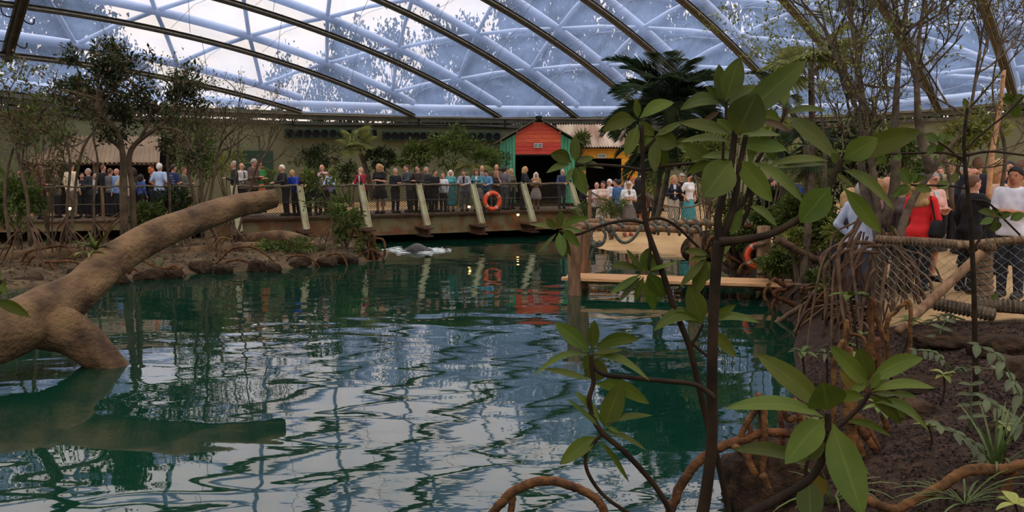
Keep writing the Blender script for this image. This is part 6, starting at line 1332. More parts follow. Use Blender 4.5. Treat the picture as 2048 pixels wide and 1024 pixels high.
def fore():
    d = 2.05; R = empty('mangrove_seedling', at(1405, 1040, d), 'tall foreground mangrove seedling with thick dark stem and large leaf rosettes', 'seedling', 'foreground mangrove seedlings')
    stem_obj(R, [(1395, 1070), (1410, 1000), (1424, 880), (1424, 760), (1427, 640), (1432, 540), (1440, 482)], d, [14, 12, 11, 11, 12], 'stem')
    stem_obj(R, [(1440, 490), (1436, 440), (1446, 390), (1462, 330), (1468, 280), (1470, 262)], d, [9, 7, 6], 'branch'); stem_obj(R, [(1440, 486), (1462, 430), (1472, 380), (1482, 320), (1492, 270)], d, [8, 6, 5], 'branch'); stem_obj(R, [(1462, 428), (1490, 400), (1502, 360)], d, [5, 4], 'branch')
    stem_obj(R, [(1440, 484), (1480, 480), (1540, 468), (1600, 436), (1645, 398), (1668, 350), (1684, 318)], d - .05, [10, 8, 7, 6, 6], 'branch'); stem_obj(R, [(1452, 262), (1453, 230), (1452, 200)], d + .1, [4, 3], 'branch'); stem_obj(R, [(1512, 326), (1535, 290), (1560, 250), (1572, 215)], d + .15, [4, 3], 'branch')
    stem_obj(R, [(1482, 450), (1500, 410), (1504, 360)], d + .05, [5, 4], 'branch'); stem_obj(R, [(1447, 365), (1446, 320), (1447, 272)], d + .1, [3, 3], 'branch')
    leafs(R, d, [(1450, 202, 1479, 115, 38, dict(r=.2)), (1446, 200, 1438, 128, 22, dict(z=.05, r=-.5)), (1442, 208, 1360, 219, 24, dict(a=14, r=.5, z=.05)), (1446, 198, 1411, 172, 12, dict(z=.1)), (1455, 208, 1516, 171, 28, dict(z=.12, r=.4)),
        (1478, 238, 1614, 120, 46, dict(r=.25, z=-.02, dt=-.05)), (1473, 269, 1514, 186, 66, dict(r=.1, z=-.06, dt=-.02)), (1463, 270, 1358, 246, 20, dict(a=6, r=.6)), (1462, 285, 1360, 284, 12, dict(a=8, r=.9)), (1474, 275, 1561, 270, 14, dict(a=6, r=.8)), (1478, 290, 1574, 300, 26, dict(r=-.5, a=4, z=.03)), (1466, 268, 1434, 238, 20, dict(z=.04)), (1490, 268, 1514, 240, 24, dict(z=.1)),
        (1482, 318, 1402, 315, 14, dict(a=6, z=.12, r=.7)), (1420, 320, 1365, 288, 28, dict(z=.14, r=.1)), (1420, 322, 1374, 344, 17, dict(z=.14)), (1463, 322, 1406, 394, 60, dict(r=-.15, z=-.04)), (1475, 321, 1545, 404, 36, dict(r=.3, a=6)), (1510, 325, 1608, 406, 19, dict(r=.7, a=10, z=.03)), (1658, 322, 1536, 331, 14, dict(a=8, z=.05, r=.7)), (1655, 328, 1548, 336, 9, dict(a=2, z=.08, r=.8)),
        (1484, 412, 1444, 466, 26, dict(z=.08)), (1482, 418, 1462, 470, 22, dict(z=.05, r=.5)), (1500, 413, 1554, 453, 14, dict(a=8, r=.6)), (1512, 250, 1500, 330, 18, dict(z=.18)), (1530, 262, 1548, 322, 24, dict(z=.2)), (1498, 262, 1508, 310, 22, dict(z=.16)),
        (1570, 230, 1652, 222, 12, dict(a=8, z=.15, r=.7)), (1568, 212, 1572, 178, 15, dict(z=.15)), (1560, 240, 1519, 228, 26, dict(z=.15)), (1582, 266, 1519, 240, 12, dict(z=.12, m='leafB', a=5)), (1575, 234, 1674, 320, 28, dict(z=.12, r=.4, a=8)), (1440, 222, 1400, 246, 10, dict(z=.1, m='leafB')),
        (1686, 318, 1756, 276, 40, dict(r=.1, z=-.06)), (1700, 316, 1842, 262, 40, dict(r=.3, z=-.03, a=6)), (1686, 341, 1788, 420, 18, dict(a=16, r=.6, z=-.06)), (1688, 376, 1762, 466, 27, dict(r=.3, z=-.08)), (1660, 374, 1600, 446, 50, dict(r=-.2, z=-.08)), (1683, 330, 1712, 306, 12, {}), (1680, 330, 1664, 305, 14, dict(z=.03))])
    d = 2.3; R = empty('mangrove_seedling', at(1455, 1040, d), 'slender dark stemmed seedling with leaf rosettes before the jetty', 'seedling', 'foreground mangrove seedlings')
    stem_obj(R, [(1462, 1050), (1440, 940), (1414, 840), (1395, 760), (1378, 690), (1350, 620), (1322, 535), (1294, 455), (1287, 400), (1286, 330), (1283, 250)], d, [6, 7, 6.5, 6, 5, 4], 'stem')
    for pts in ([(1288, 445), (1250, 441), (1200, 452), (1150, 470), (1118, 462)], [(1290, 442), (1316, 436), (1350, 450), (1390, 488), (1418, 516)], [(1286, 342), (1250, 334), (1200, 330), (1150, 330)], [(1290, 340), (1330, 332), (1390, 326), (1440, 322)], [(1286, 300), (1300, 288), (1310, 276)], [(1290, 450), (1300, 490), (1298, 540)], [(1382, 690), (1395, 672), (1406, 648)], [(1380, 684), (1400, 700), (1426, 722)]): stem_obj(R, pts, d, [3.4, 3, 2.6], 'branch')
    leafs(R, d, [(1272, 241, 1204, 262, 28, dict(a=10)), (1276, 236, 1271, 196, 13, {}), (1279, 237, 1348, 205, 22, dict(a=8)), (1276, 250, 1252, 315, 23, {}), (1278, 243, 1308, 272, 20, {}), (1307, 276, 1274, 307, 19, dict(a=6)), (1310, 272, 1354, 292, 34, {}), (1310, 278, 1310, 345, 22, {}), (1313, 278, 1336, 340, 20, {}), (1310, 272, 1368, 243, 12, dict(r=.7)), (1350, 284, 1382, 278, 10, {}), (1352, 290, 1384, 300, 10, dict(z=.1)),
        (1151, 324, 1150, 270, 19, {}), (1143, 326, 1101, 308, 24, dict(a=6)), (1143, 330, 1092, 346, 12, dict(a=5, r=.6)), (1153, 324, 1188, 314, 13, {}), (1154, 328, 1208, 337, 12, dict(a=4, r=.6)), (1152, 334, 1173, 390, 24, {}), (1149, 334, 1148, 370, 9, {}), (1145, 335, 1132, 366, 9, {}), (1158, 328, 1172, 340, 14, {}),
        (1117, 457, 1122, 420, 14, {}), (1113, 458, 1092, 437, 13, {}), (1121, 455, 1180, 436, 13, dict(a=6)), (1112, 460, 1058, 449, 8, dict(a=3, r=.8)), (1118, 465, 1126, 514, 19, {}), (1123, 460, 1160, 494, 17, dict(a=4)), (1124, 458, 1167, 466, 9, dict(a=3, r=.8)), (1114, 466, 1076, 506, 6, dict(r=.9)), (1126, 470, 1142, 514, 9, {}),
        (1286, 546, 1253, 499, 10, dict(r=.7)), (1286, 542, 1297, 496, 23, {}), (1290, 543, 1314, 508, 24, {}), (1284, 543, 1218, 531, 13, dict(a=5, r=.6)), (1294, 542, 1356, 525, 7, dict(r=.9)), (1281, 549, 1218, 590, 13, dict(r=.5)), (1284, 551, 1235, 606, 11, dict(r=.6)), (1287, 553, 1270, 602, 13, {}), (1296, 547, 1331, 594, 28, {}), (1295, 551, 1308, 622, 22, {}), (1300, 543, 1352, 549, 8, dict(r=.8)),
        (1417, 511, 1368, 503, 14, dict(a=4)), (1416, 514, 1377, 523, 11, dict(a=3)), (1412, 517, 1360, 574, 15, dict(r=.5)), (1412, 520, 1390, 592, 26, {}), (1417, 522, 1415, 562, 16, {}), (1434, 514, 1464, 480, 16, {}), (1434, 517, 1454, 518, 13, {}),
        (1405, 646, 1378, 570, 36, dict(r=.1)), (1402, 645, 1352, 624, 17, {}), (1402, 647, 1306, 662, 26, dict(a=26, r=.4)), (1413, 643, 1472, 609, 16, dict(r=.5)), (1413, 646, 1520, 646, 15, dict(a=14, r=.5)), (1424, 660, 1472, 714, 22, {})])
    d = 2.0; R = empty('mangrove_seedling', at(1360, 1040, d), 'low curving seedling leaning over the water in the centre', 'seedling', 'foreground mangrove seedlings')
    stem_obj(R, [(1356, 1050), (1310, 972), (1250, 905), (1205, 866), (1184, 830), (1179, 796), (1187, 766), (1184, 738), (1182, 708)], d, [6, 6, 5.5, 5, 4.5], 'stem'); stem_obj(R, [(1428, 796), (1414, 783), (1385, 768), (1330, 762), (1250, 754), (1206, 748), (1186, 730), (1182, 708)], d, [6, 5, 5, 4.5], 'branch'); stem_obj(R, [(1205, 866), (1186, 888), (1171, 912), (1178, 950), (1212, 995), (1270, 1034)], d, [4, 4, 4], 'branch')
    leafs(R, d, [(1179, 700, 1109, 645, 28, dict(r=.3)), (1184, 698, 1189, 640, 21, {}), (1187, 700, 1279, 678, 24, dict(a=12)), (1178, 703, 1128, 680, 10, dict(r=.7)), (1187, 706, 1245, 700, 11, dict(r=.7)), (1178, 712, 1068, 751, 12, dict(a=20, r=.6)), (1186, 713, 1299, 761, 14, dict(a=18, r=.6)), (1187, 764, 1196, 716, 42, dict(z=.05, r=.1)), (1182, 762, 1086, 738, 12, dict(a=4, r=.6)), (1176, 706, 1172, 738, 13, {}),
        (1190, 768, 1299, 808, 28, dict(a=14, r=.3)), (1208, 856, 1242, 766, 40, dict(r=.15)), (1207, 850, 1149, 783, 15, dict(r=.5, a=6)), (1203, 856, 1135, 798, 9, dict(r=.7)), (1210, 848, 1306, 831, 12, dict(a=6, r=.7)), (1196, 874, 1120, 929, 30, dict(r=.2, a=5)), (1206, 862, 1294, 902, 10, dict(a=8, r=.7)), (1198, 882, 1259, 966, 10, dict(a=10, r=.7)), (1214, 852, 1240, 866, 8, {})])
    d = 1.75; R = empty('mangrove_seedling', at(1480, 1050, d), 'near seedling with the largest leaves at the lower right', 'seedling', 'foreground mangrove seedlings')
    stem_obj(R, [(1420, 1070), (1500, 1028), (1560, 995), (1615, 962), (1642, 925), (1654, 880), (1656, 826)], d, [11, 9, 8, 7], 'stem', 'stem'); stem_obj(R, [(1656, 872), (1690, 842), (1718, 815), (1740, 784)], d + .05, [6, 5, 5], 'branch'); stem_obj(R, [(1612, 962), (1612, 935), (1616, 918)], d + .05, [4, 4], 'branch')
    leafs(R, d, [(1652, 822, 1512, 707, 40, dict(r=.3, a=6)), (1655, 818, 1646, 764, 66, dict(r=.2, dt=-.12)), (1650, 836, 1450, 817, 26, dict(a=20, r=.6)), (1650, 840, 1570, 928, 50, dict(r=-.2, a=8, dt=-.05)), (1664, 846, 1726, 1034, 60, dict(r=.1, dt=-.1)), (1618, 958, 1622, 1050, 46, dict(r=.05)), (1632, 948, 1645, 994, 26, dict(m='leafY', z=.04)), (1612, 930, 1466, 900, 26, dict(a=16, r=.5, z=.04)), (1613, 922, 1592, 893, 26, {}), (1617, 920, 1650, 884, 22, {}), (1660, 930, 1690, 905, 16, dict(z=.1)), (1660, 880, 1740, 950, 16, dict(z=.1, a=6)),
        (1738, 772, 1658, 690, 30, dict(r=.4)), (1737, 760, 1718, 694, 34, dict(r=.1, z=.03)), (1738, 766, 1846, 716, 32, dict(r=.3, a=14)), (1744, 783, 1870, 776, 18, dict(a=12, r=.5)), (1746, 787, 1798, 789, 11, dict(r=.7)), (1780, 785, 1832, 793, 13, dict(z=.05)), (1740, 790, 1802, 848, 24, dict(a=8)), (1756, 800, 1812, 838, 18, dict(z=.05, a=6)), (1728, 796, 1666, 795, 22, dict(a=5)), (1720, 790, 1678, 740, 18, dict(m='leafY', z=.05)), (1735, 766, 1700, 784, 16, {}), (1742, 778, 1760, 745, 14, {}), (1752, 806, 1858, 862, 18, dict(a=22, r=.5)), (1690, 842, 1782, 872, 14, dict(a=10, z=.08)), (1740, 776, 1775, 750, 18, dict(z=.06))])
fore()
R = empty('mangrove_seedling', V(-2.25, 3.3, hz(-2.25, 3.3)), 'seedling leaf tips reaching in at the left frame edge over the log', 'seedling', 'foreground mangrove seedlings')
stem_obj(R, [(-60, 720), (-40, 660), (-14, 602), (2, 560)], 3.4, [5, 4, 3], 'stem')
leafs(R, 3.4, [(-10, 604, 60, 634, 20, dict(a=6, r=.3)), (-8, 596, 12, 556, 14, {}), (-12, 606, -60, 590, 16, {}), (-12, 612, -20, 660, 16, {}), (0, 564, 14, 590, 12, {}), (2, 560, -20, 520, 14, {})])

# generic rosette seedlings on the right bank and by the roots
def rosette(name, label, tip, d, n, Lpx, Wpx, seed, m='leafM', base=None, group=None, tilt=.5, fit=True):
    g = np.random.default_rng(seed); d = gh(*base)[1] if fit else d; c = at(tip[0], tip[1], d); k = d / F; b = at(base[0], base[1], d) if base is not None else V(c[0] + .03, d, min(max(hz(c[0], d), -.1), c[2] - .05)); R = empty(name, b, label, 'seedling', group)
    mb = MB(); mb.tube(bez(b, (b + c) / 2 + V(.02, 0, 0), c, n=5), max(.006, 2.2 * k), 6); mb.build('stem', M['stem'], R, smooth=True)
    for i in range(n):
        a = i * 2.399 + g.uniform(-.3, .3); e = g.uniform(-.5, 1.2) * tilt + .15; dr = unit(V(math.cos(a) * math.cos(e), math.sin(a) * math.cos(e), math.sin(e))); L = Lpx * k * g.uniform(.7, 1.15); W = Wpx * k * g.uniform(.8, 1.1); kk = 7; tt = np.linspace(0, 1, kk)
        C = c[None] + dr[None] * (L * tt)[:, None] - V(0, 0, 1)[None] * (L * .35 * tt ** 2)[:, None]; s = unit(np.cross(dr, V(0, 0, 1))); wd = W * np.sin(math.pi * np.clip(tt, .05, .985) ** .85) ** .7
        G = np.stack([C - s * wd[:, None] / 2 + V(0, 0, .12) * wd[:, None], C, C + s * wd[:, None] / 2 + V(0, 0, .12) * wd[:, None]], 1); mb = MB(); mb.grid(G); mb.build('leaf', M[m], R, smooth=True, attr=np.tile([1, 0, 1], kk))
GS = 'young seedlings on the right bank'
for i, (x, y, d, n, L, W, m, bs, lb) in enumerate(((1604, 703, 5.4, 9, 32, 13, 'leafM', (1606, 790), 'pale seedling standing in the water right of the main stem'), (1652, 706, 5.4, 9, 30, 10, 'fern', (1650, 800), 'narrow leaved seedling in the water'), (1700, 590, 6.6, 9, 42, 17, 'leafA', (1718, 760), 'seedling with yellowing lower leaves before the root thicket'), (1650, 575, 7.5, 7, 26, 13, 'leafA', (1645, 640), 'small seedling over the orange roots'),
        (1725, 670, 6.2, 7, 26, 10, 'leafM', (1728, 740), 'seedling just behind the near rosette'), (1780, 742, 5.6, 9, 36, 12, 'fern', (1778, 800), 'silvery seedling at the foot of the roots'), (1822, 642, 7.2, 10, 34, 14, 'leafM', (1800, 720), 'seedling on a slanting stem below the fence brace'), (1856, 852, 4.6, 6, 30, 13, 'leafL', (1860, 900), 'tiny bright seedling on the dark soil'), (1888, 750, 5.4, 7, 30, 12, 'leafL', (1880, 810), 'yellow seedling on the soil bank'),
        (2008, 850, 4.4, 5, 26, 12, 'leafL', (2002, 950), 'bright shoot on a bare stem at the right'), (2030, 1008, 3.4, 7, 46, 20, 'leafL', (2030, 1060), 'yellow green seedling in the lower right corner'), (1705, 712, 5.0, 6, 36, 14, 'leafL', (1700, 800), 'yellow seedling behind the large right rosette'), (1700, 690, 5.8, 7, 24, 9, 'leafM', (1700, 740), 'small leafy shoot beside the orange roots'), (1760, 812, 4.8, 8, 34, 16, 'leafM', (1766, 870), 'broad leaved seedling under the near rosette'),
        (1630, 845, 4.6, 6, 34, 14, 'leafA', (1640, 930), 'half hidden seedling behind the largest leaves'))):
    rosette('young_seedling', lb, (x, y), d, n, L, W, 200 + i, m, bs, GS)
DS = float(gh(1952, 800)[1])
R = empty('thin_sapling', at(1952, 800, DS), 'thin bare sapling stem standing before the black suit', 'sapling')
stem_obj(R, [(1952, 806), (1950, 700), (1947, 560), (1940, 430), (1932, 350), (1928, 280), (1935, 215)], DS, [6, 5, 4, 3], 'sapling_stem'); stem_obj(R, [(1930, 318), (1890, 306), (1840, 306), (1770, 308)], DS, [2.6, 2], 'branch'); stem_obj(R, [(1930, 312), (1980, 303), (2060, 312)], DS, [2.6, 2], 'branch'); stem_obj(R, [(1936, 378), (1900, 372), (1822, 370)], DS, [2, 2], 'branch'); stem_obj(R, [(1942, 400), (1975, 405), (2010, 440), (2040, 470)], DS, [2, 2], 'branch'); stem_obj(R, [(1932, 300), (1960, 270), (2010, 230), (2060, 180)], DS, [2, 2], 'branch'); stem_obj(R, [(1932, 330), (1900, 300), (1876, 284)], DS, [2, 2], 'branch'); stem_obj(R, [(1945, 500), (1965, 470), (1990, 436)], DS, [2.5, 2], 'branch')
leafs(R, DS, [(1822, 370, 1797, 336, 18, {}), (1820, 372, 1785, 396, 14, dict(a=6)), (1822, 374, 1796, 392, 10, {}), (1826, 368, 1852, 356, 12, dict(a=6)), (1828, 373, 1864, 382, 15, {}), (1872, 374, 1900, 366, 16, {}), (1905, 366, 1912, 346, 15, {}), (1822, 366, 1836, 345, 10, {}), (1878, 284, 1846, 272, 16, dict(a=3)), (1876, 284, 1890, 268, 12, {}), (1880, 284, 1912, 276, 12, dict(a=5)), (1876, 288, 1882, 306, 14, {}), (1872, 288, 1850, 312, 14, {}), (1772, 308, 1752, 300, 18, {}), (1770, 308, 1756, 328, 16, {}), (1790, 308, 1800, 322, 14, {}),
    (1988, 432, 1956, 422, 13, dict(a=4)), (1988, 436, 1960, 448, 13, {}), (1990, 438, 1988, 464, 20, {}), (1990, 432, 2006, 426, 14, {}), (1994, 434, 2024, 426, 13, {}), (1992, 430, 1988, 414, 12, {}), (2020, 440, 2048, 426, 16, {}), (2026, 206, 2004, 196, 14, {}), (2028, 206, 2046, 190, 16, {}), (2028, 208, 2034, 236, 18, {}), (2024, 204, 2010, 186, 12, {}), (1982, 600, 1996, 588, 10, {}), (1934, 216, 1928, 196, 10, {})])

# ferns with broad pinnate leaves
def fern(label, pts, d, n, Lpx, Wpx, seed):
    d = gh(*pts[0][:2])[1] - .02; g = np.random.default_rng(seed); P = bez(*[at(x, y, d + dd) for x, y, dd in pts], n=6); R = empty('fern_frond', P[0], label, 'fern', 'ferns on the right bank'); k = d / F
    mb = MB(); mb.tube(P, [2.2 * k, 1.6 * k, .8 * k], 5); mb.build('stalk', M['grass'], R)
    for i in range(n):
        t = .25 + .75 * i / max(1, n - 1); j = t * (len(P) - 1); q = P[min(int(j), len(P) - 1)]; T = unit(P[min(int(j) + 1, len(P) - 1)] - P[max(int(j) - 1, 0)]); s = unit(np.cross(T, V(0, -.4, 1)));
        for sg in (-1, 1):
            dr = unit(s * sg + T * .5 - V(0, 0, .15) + g.normal(size=3) * .1); L = Lpx * k * (1 - .35 * t) * g.uniform(.8, 1.1); W = Wpx * k; tt = np.linspace(0, 1, 6); C = q[None] + dr[None] * (L * tt)[:, None] - V(0, 0, 1)[None] * (L * .3 * tt ** 2)[:, None]; x = unit(np.cross(dr, V(0, -.5, 1))); wd = W * np.sin(math.pi * np.clip(tt, .06, .98) ** .8) ** .7
            mb = MB(); mb.grid(np.stack([C - x * wd[:, None] / 2, C + V(0, 0, -.1) * wd[:, None], C + x * wd[:, None] / 2], 1)); mb.build('leaflet', M['fern'], R, smooth=True, attr=np.tile([1, 0, 1], 6))
for i, (pts, d, n, L, W, lb) in enumerate(((((1942, 860, 0), (1942, 810, 0), (1944, 770, 0)), 4.8, 4, 44, 11, 'small upright fern in the middle of the soil bank'), (((1990, 930, 0), (1940, 880, 0), (1880, 850, -.1)), 4.3, 5, 46, 15, 'fern frond sprawling left over the mulch'), (((2060, 830, 0), (2030, 770, 0), (2000, 715, 0), (1955, 690, 0)), 4.2, 5, 56, 17, 'arching fern frond at the right edge'), (((2060, 800, 0), (2010, 745, 0), (1958, 735, 0)), 4.4, 3, 36, 13, 'low arching fern frond below the fence'), (((2060, 860, 0), (2020, 830, 0), (1975, 800, 0)), 4.0, 5, 60, 16, 'broad fern frond under the arching one'),
        (((1900, 735, 0), (1870, 705, 0), (1830, 700, 0)), 6.0, 5, 30, 10, 'dark fern creeping across the soil ridge'), (((1878, 690, 0), (1882, 660, 0), (1892, 640, 0)), 6.8, 3, 30, 13, 'pale curled fern below the bottom rail'), (((1930, 640, 0), (1890, 630, 0), (1850, 645, 0)), 7.6, 6, 26, 7, 'dark fern under the fence bottom rail'), (((1900, 745, 0), (1925, 735, 0), (1950, 745, 0)), 5.8, 6, 22, 6, 'small radiating fern on the soil'))):
    fern(lb, pts, d, n, L, W, 300 + i)
blades('sedge_tuft', 'long sedge tuft at the right behind the twisted root', gh(1990, 945), 26, .50, .018, 311, 'grass', up=1.4, droop=.55)
blades('sedge_tuft', 'dark sedge lying in the lower right corner', gh(1930, 1010), 24, .42, .015, 312, 'grass', up=.4, droop=.6)
blades('sedge_tuft', 'wiry sedge below the yellowing leaf', gh(1665, 1010), 20, .5, .018, 313, 'grass', up=1.0, droop=.8)

# orange brown roots in front
GO = 'orange prop roots on the right bank'
def roots(lb, segs, m='root', drop=0):
    R = None
    for pts, d, rad in segs:
        P = [at(p[0], p[1], d + (p[2] if len(p) > 2 else 0)) for p in pts]
        for e in ((0, -1) if drop == 2 else ((-1,) if drop else ())):
            q = P[e].copy(); gq = hz(q[0], q[1]) - .06
            if q[2] > gq + .05: q[2] = gq; q[0] += .03; P = [q] + P if e == 0 else P + [q]
        if R is None: R = empty('prop_roots', P[0], lb, 'roots', GO)
        C = bez(*P, n=8); g = np.random.default_rng(int(pts[0][0])); C = C + g.normal(size=C.shape) * (rad if np.isscalar(rad) else rad[0]) / F * d * .10
        mb = MB(); mb.tube(C, [r_ / F * d for r_ in ((rad, rad * 1.05, rad * .9) if np.isscalar(rad) else rad)], 9); mb.build('root', M[m], R, smooth=True)
    return R
roots('arched orange root at the bottom centre of the picture', [([(960, 1060), (1000, 1008), (1040, 975), (1095, 962), (1150, 975), (1195, 1000), (1212, 1050)], 6.3, [9, 10, 9, 10]), ([(1026, 985), (1024, 1010), (1022, 1050)], 6.3, 7)], drop=1)
roots('long rising orange root passing behind the main stem', [([(1330, 1060), (1350, 1000), (1385, 935), (1440, 895), (1490, 878), (1530, 864), (1580, 868), (1640, 882), (1660, 930)], 6.2, [10, 10, 9, 8])])
roots('clump of upright orange roots on the mossy mound', [([(1478, 880), (1492, 850), (1508, 825), (1522, 800)], 6.2, 6.5), ([(1468, 892), (1490, 910), (1512, 950), (1540, 1010)], 6.1, 7.2), ([(1528, 812), (1530, 870), (1524, 960), (1505, 1040)], 6.1, [6, 7, 9]), ([(1565, 800), (1575, 840), (1600, 845)], 6.2, 5.8), ([(1590, 800), (1600, 835), (1608, 850)], 6.1, 5.8), ([(1500, 850), (1502, 900), (1495, 950)], 6.2, 5.0), ([(1560, 820), (1565, 880), (1560, 910)], 6.3, 5.0), ([(1525, 950), (1540, 980), (1560, 1040)], 6.0, 8.6)], drop=1)
roots('thick twisted orange root across the lower right corner', [([(1600, 870, 1.2), (1680, 950, .5), (1740, 1000), (1790, 1018), (1840, 995), (1890, 968), (1925, 945), (1960, 938), (2000, 940), (2040, 930), (2090, 935)], 5.0, [8, 9, 10, 11, 12, 10, 11]), ([(2030, 940), (2010, 985), (1975, 1050)], 5.0, 8)], drop=1)
roots('fan of thick roots diving into the mud right of the near rosette', [([(1700, 835), (1708, 870), (1722, 905), (1735, 935)], 6.1, [12, 9, 6]), ([(1704, 832), (1728, 868), (1750, 900), (1760, 925)], 6.1, [11, 8, 5]), ([(1708, 830), (1735, 855), (1762, 905)], 6.15, [9, 7, 4]), ([(1698, 835), (1700, 800), (1706, 770)], 6.1, 10), ([(1765, 830), (1772, 850), (1776, 865)], 6.4, 6)], drop=1)
roots('tangle of orange roots reaching from the jetty post to the water', [([(1548, 558), (1570, 572), (1574, 578), (1552, 582), (1552, 592), (1580, 606), (1598, 622), (1605, 632), (1630, 637), (1643, 652)], 15.0, [5, 5, 5, 4]), ([(1605, 575), (1604, 592), (1620, 606), (1628, 610)], 14.5, 4.5), ([(1632, 602), (1660, 606), (1676, 620), (1690, 632), (1698, 655), (1712, 675)], 13.5, [4, 5, 5]), ([(1664, 612), (1660, 640), (1652, 665)], 13.5, 4), ([(1610, 578), (1640, 574), (1670, 580)], 14, 3.5), ([(1595, 612), (1590, 630), (1582, 640)], 15, 4), ([(1632, 638), (1625, 656)], 14.8, 2.5), ([(1556, 592), (1545, 612), (1548, 640)], 15.2, 3), ([(1540, 566), (1528, 590), (1538, 610), (1545, 640)], 16, 3), ([(1534, 568), (1552, 600), (1560, 650)], 16, 3)])
roots('stout slanting orange roots before the thicket', [([(1744, 604), (1752, 635), (1768, 675), (1776, 692)], 8.5, [5.5, 5, 3.5]), ([(1820, 612), (1805, 610), (1790, 625), (1774, 645)], 8.6, [4, 4.5, 5]), ([(1756, 680), (1750, 710), (1742, 735)], 7.8, [6, 6, 5]), ([(1742, 600), (1738, 640), (1745, 670)], 8.5, 4), ([(1692, 650), (1700, 668), (1730, 685)], 8.0, 4), ([(1668, 735), (1676, 705), (1690, 690)], 7.0, 5), ([(1698, 700), (1702, 760), (1708, 800)], 6.4, 6)], drop=2)
roots('brown slanting branch from the jetty post into the bank', [([(1555, 478), (1600, 502), (1660, 530), (1700, 548)], 16.0, [8, 7, 6]), ([(1545, 650), (1620, 600), (1640, 560)], 14.6, [5, 6, 5])], 'root2')
roots('curled pale roots under the matted bank beyond the jetty', [([(1412, 500), (1420, 478), (1440, 472), (1432, 495), (1440, 520)], 20.5, 3), ([(1440, 500), (1470, 520), (1490, 530)], 20.4, 3), ([(1478, 548), (1482, 535), (1495, 528), (1500, 548)], 19.5, 4), ([(1490, 525), (1494, 550)], 19.5, 3), ([(1450, 505), (1465, 540)], 20, 3), ([(1420, 495), (1430, 540)], 20, 3)])
def shore_roots():
    R = empty('shore_root_tangle', gh(1660, 660), 'tangle of brown roots standing in the water below the thicket', 'roots', GO); g = np.random.default_rng(318)
    for i in range(44):
        k = g.uniform(0, 1); e = gz(1575 + 105 * k + g.normal() * 14, 625 + 85 * k + g.normal() * 14, -.05); a = gh(1665 + 80 * k + g.normal() * 22, 600 + 70 * k + g.normal() * 12); a = a + V(0, 0, g.uniform(.0, .25)); m_ = (a + e) / 2 + V(g.normal() * .12, g.normal() * .1, g.uniform(.12, .38)); rad = g.uniform(.012, .03)
        mb = MB(); mb.tube(bez(a, m_, e * .9 + m_ * .1 + V(g.normal() * .05, 0, 0), e, n=5), [rad, rad * 1.1, rad * .7], 6, cap=False); mb.build('root', M['root2' if i % 3 else 'root'], R, smooth=True)
shore_roots()
# matted root bank beyond the jetty
def matted():
    R = empty('root_mat', gz(1430, 500, .2), 'hanging mat of brown roots on the beach edge beyond the jetty', 'roots'); g = np.random.default_rng(320)
    mb = MB(); c = at(1425, 492, 21.5); v, f = sdf_mesh([ell(c, (.75, .6, .42)), ell(c + V(.7, .1, -.1), (.6, .5, .35)), ell(c + V(-.5, -.1, -.12), (.35, .35, .3))], .07, .15); mb.add(v, f); mb.build('soil_core', M['mound'], R, smooth=True)
    mb = MB()
    for i in range(170):
        a = c + V(g.uniform(-.8, 1.2), g.uniform(-.75, -.35), g.uniform(.0, .42)); e = a + V(g.normal() * .15, -.1, -g.uniform(.25, .6)); mb.tube(bez(a, (a + e) / 2 + V(g.normal() * .06, -.06, 0), e, n=3), .011, 4, cap=False)
    mb.build('root_fringe', M['root2'], R, smooth=True)
matted()
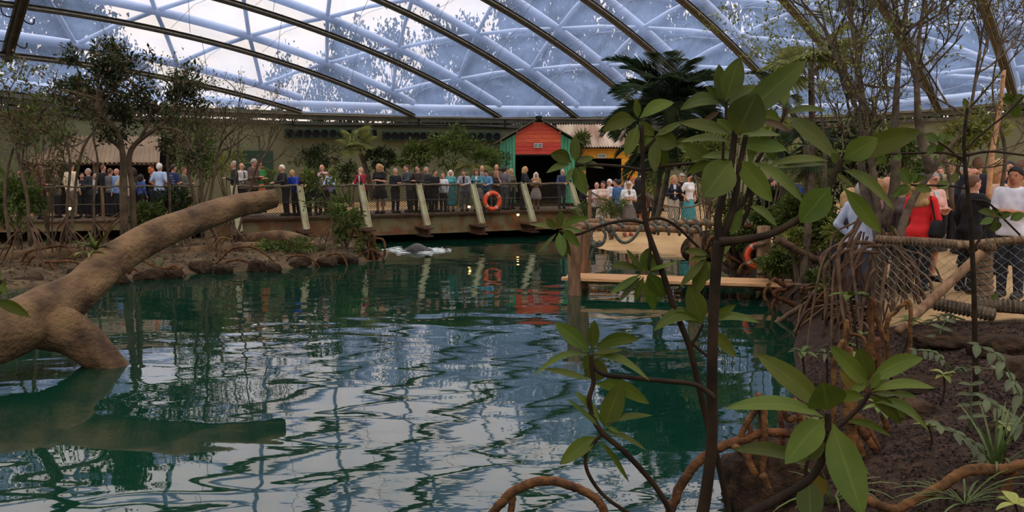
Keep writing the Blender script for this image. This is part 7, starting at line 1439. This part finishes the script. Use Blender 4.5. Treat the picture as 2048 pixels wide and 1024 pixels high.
# mounds and boulders on the right bank
def mound(lb, c, r, seed, m='mound'):
    g = np.random.default_rng(seed); n, k = 22, 34; th = np.linspace(0, math.pi, n); ph = np.linspace(0, 2 * math.pi, k, endpoint=False); X = np.stack([np.sin(th)[:, None] * np.cos(ph), np.sin(th)[:, None] * np.sin(ph), np.cos(th)[:, None] + 0 * ph], -1)
    q = np.ones((n, k))
    for _ in range(26): v = g.normal(size=3) * g.uniform(1, 6); q += .022 * np.sin(X @ v * 1.6 + g.uniform(0, 6))
    X = np.sign(X) * np.abs(X) ** .8
    mb = MB(); mb.grid(np.asarray(c) + X * q[..., None] * np.asarray(r), close=True); mb.build('soil_mound', M[m], smooth=True, label=lb, cat='mound')
mound('dark fibrous mound standing in the water under the upright roots', at(1560, 965, 6.35), (.46, .42, .30), 331)
for lb, px, py, r, sd, m in (('brown boulder at the right end below the fence', 2010, 700, (.34, .3, .14), 332, 'mound'), ('brown boulder at the right edge below the fern', 2042, 748, (.22, .2, .16), 333, 'rock'), ('soil ridge across the middle of the right bank', 1850, 775, (.42, .25, .08), 334, 'mound'), ('rounded dark stone beside the near rosette', 1832, 822, (.16, .14, .10), 335, 'rock'), ('small dark mound by the bottom rail', 1905, 680, (.4, .3, .09), 336, 'mound')):
    mound(lb, gh(px, py), r, sd, m)
# mulch chips over the near bank
def mulch():
    g = np.random.default_rng(350); n = 46000; X = g.uniform(1.6, 6.5, n); Y = 3.0 + 8.0 * g.random(n) ** 1.3; d = sdist(X, Y); ok = (d > .12) & (Y - 10.6 + (X - 4.84) * .75 < 0); X, Y = X[ok], Y[ok]; Z = height(X, Y) + .006
    k = len(X); dr = g.normal(size=(k, 3)) * V(1, 1, .35); nr = V(0, 0, 1) + g.normal(size=(k, 3)) * .5; s = g.uniform(.5, 1.5, k)
    mb = MB(); mb.leaves(np.stack([X, Y, Z], -1), dr, nr, .030 * s, .018 * s, fold=.3); mb.build('mulch', mat('bark_mulch', S(74, 54, 42, 1.0), S(34, 25, 21, 1.0), scale=6, rough=.85, spec=.4), kind='stuff', label='dark bark mulch covering the right bank', cat='mulch')
    n = 9000; X = g.uniform(-17, -3.5, n); Y = g.uniform(18, 29, n); d = sdist(X, Y); ok = (d > .15) & (Y < bridgeY(X) - .3); X, Y = X[ok], Y[ok]; Z = height(X, Y) + .008; k = len(X); s = g.uniform(.5, 1.5, k)
    mb = MB(); mb.leaves(np.stack([X, Y, Z], -1), g.normal(size=(k, 3)) * V(1, 1, .3), V(0, 0, 1) + g.normal(size=(k, 3)) * .5, .11 * s, .05 * s, fold=.3); mb.build('leaf_litter', M['leafX'], kind='stuff', label='brown leaf litter on the left bank', cat='litter')
mulch()
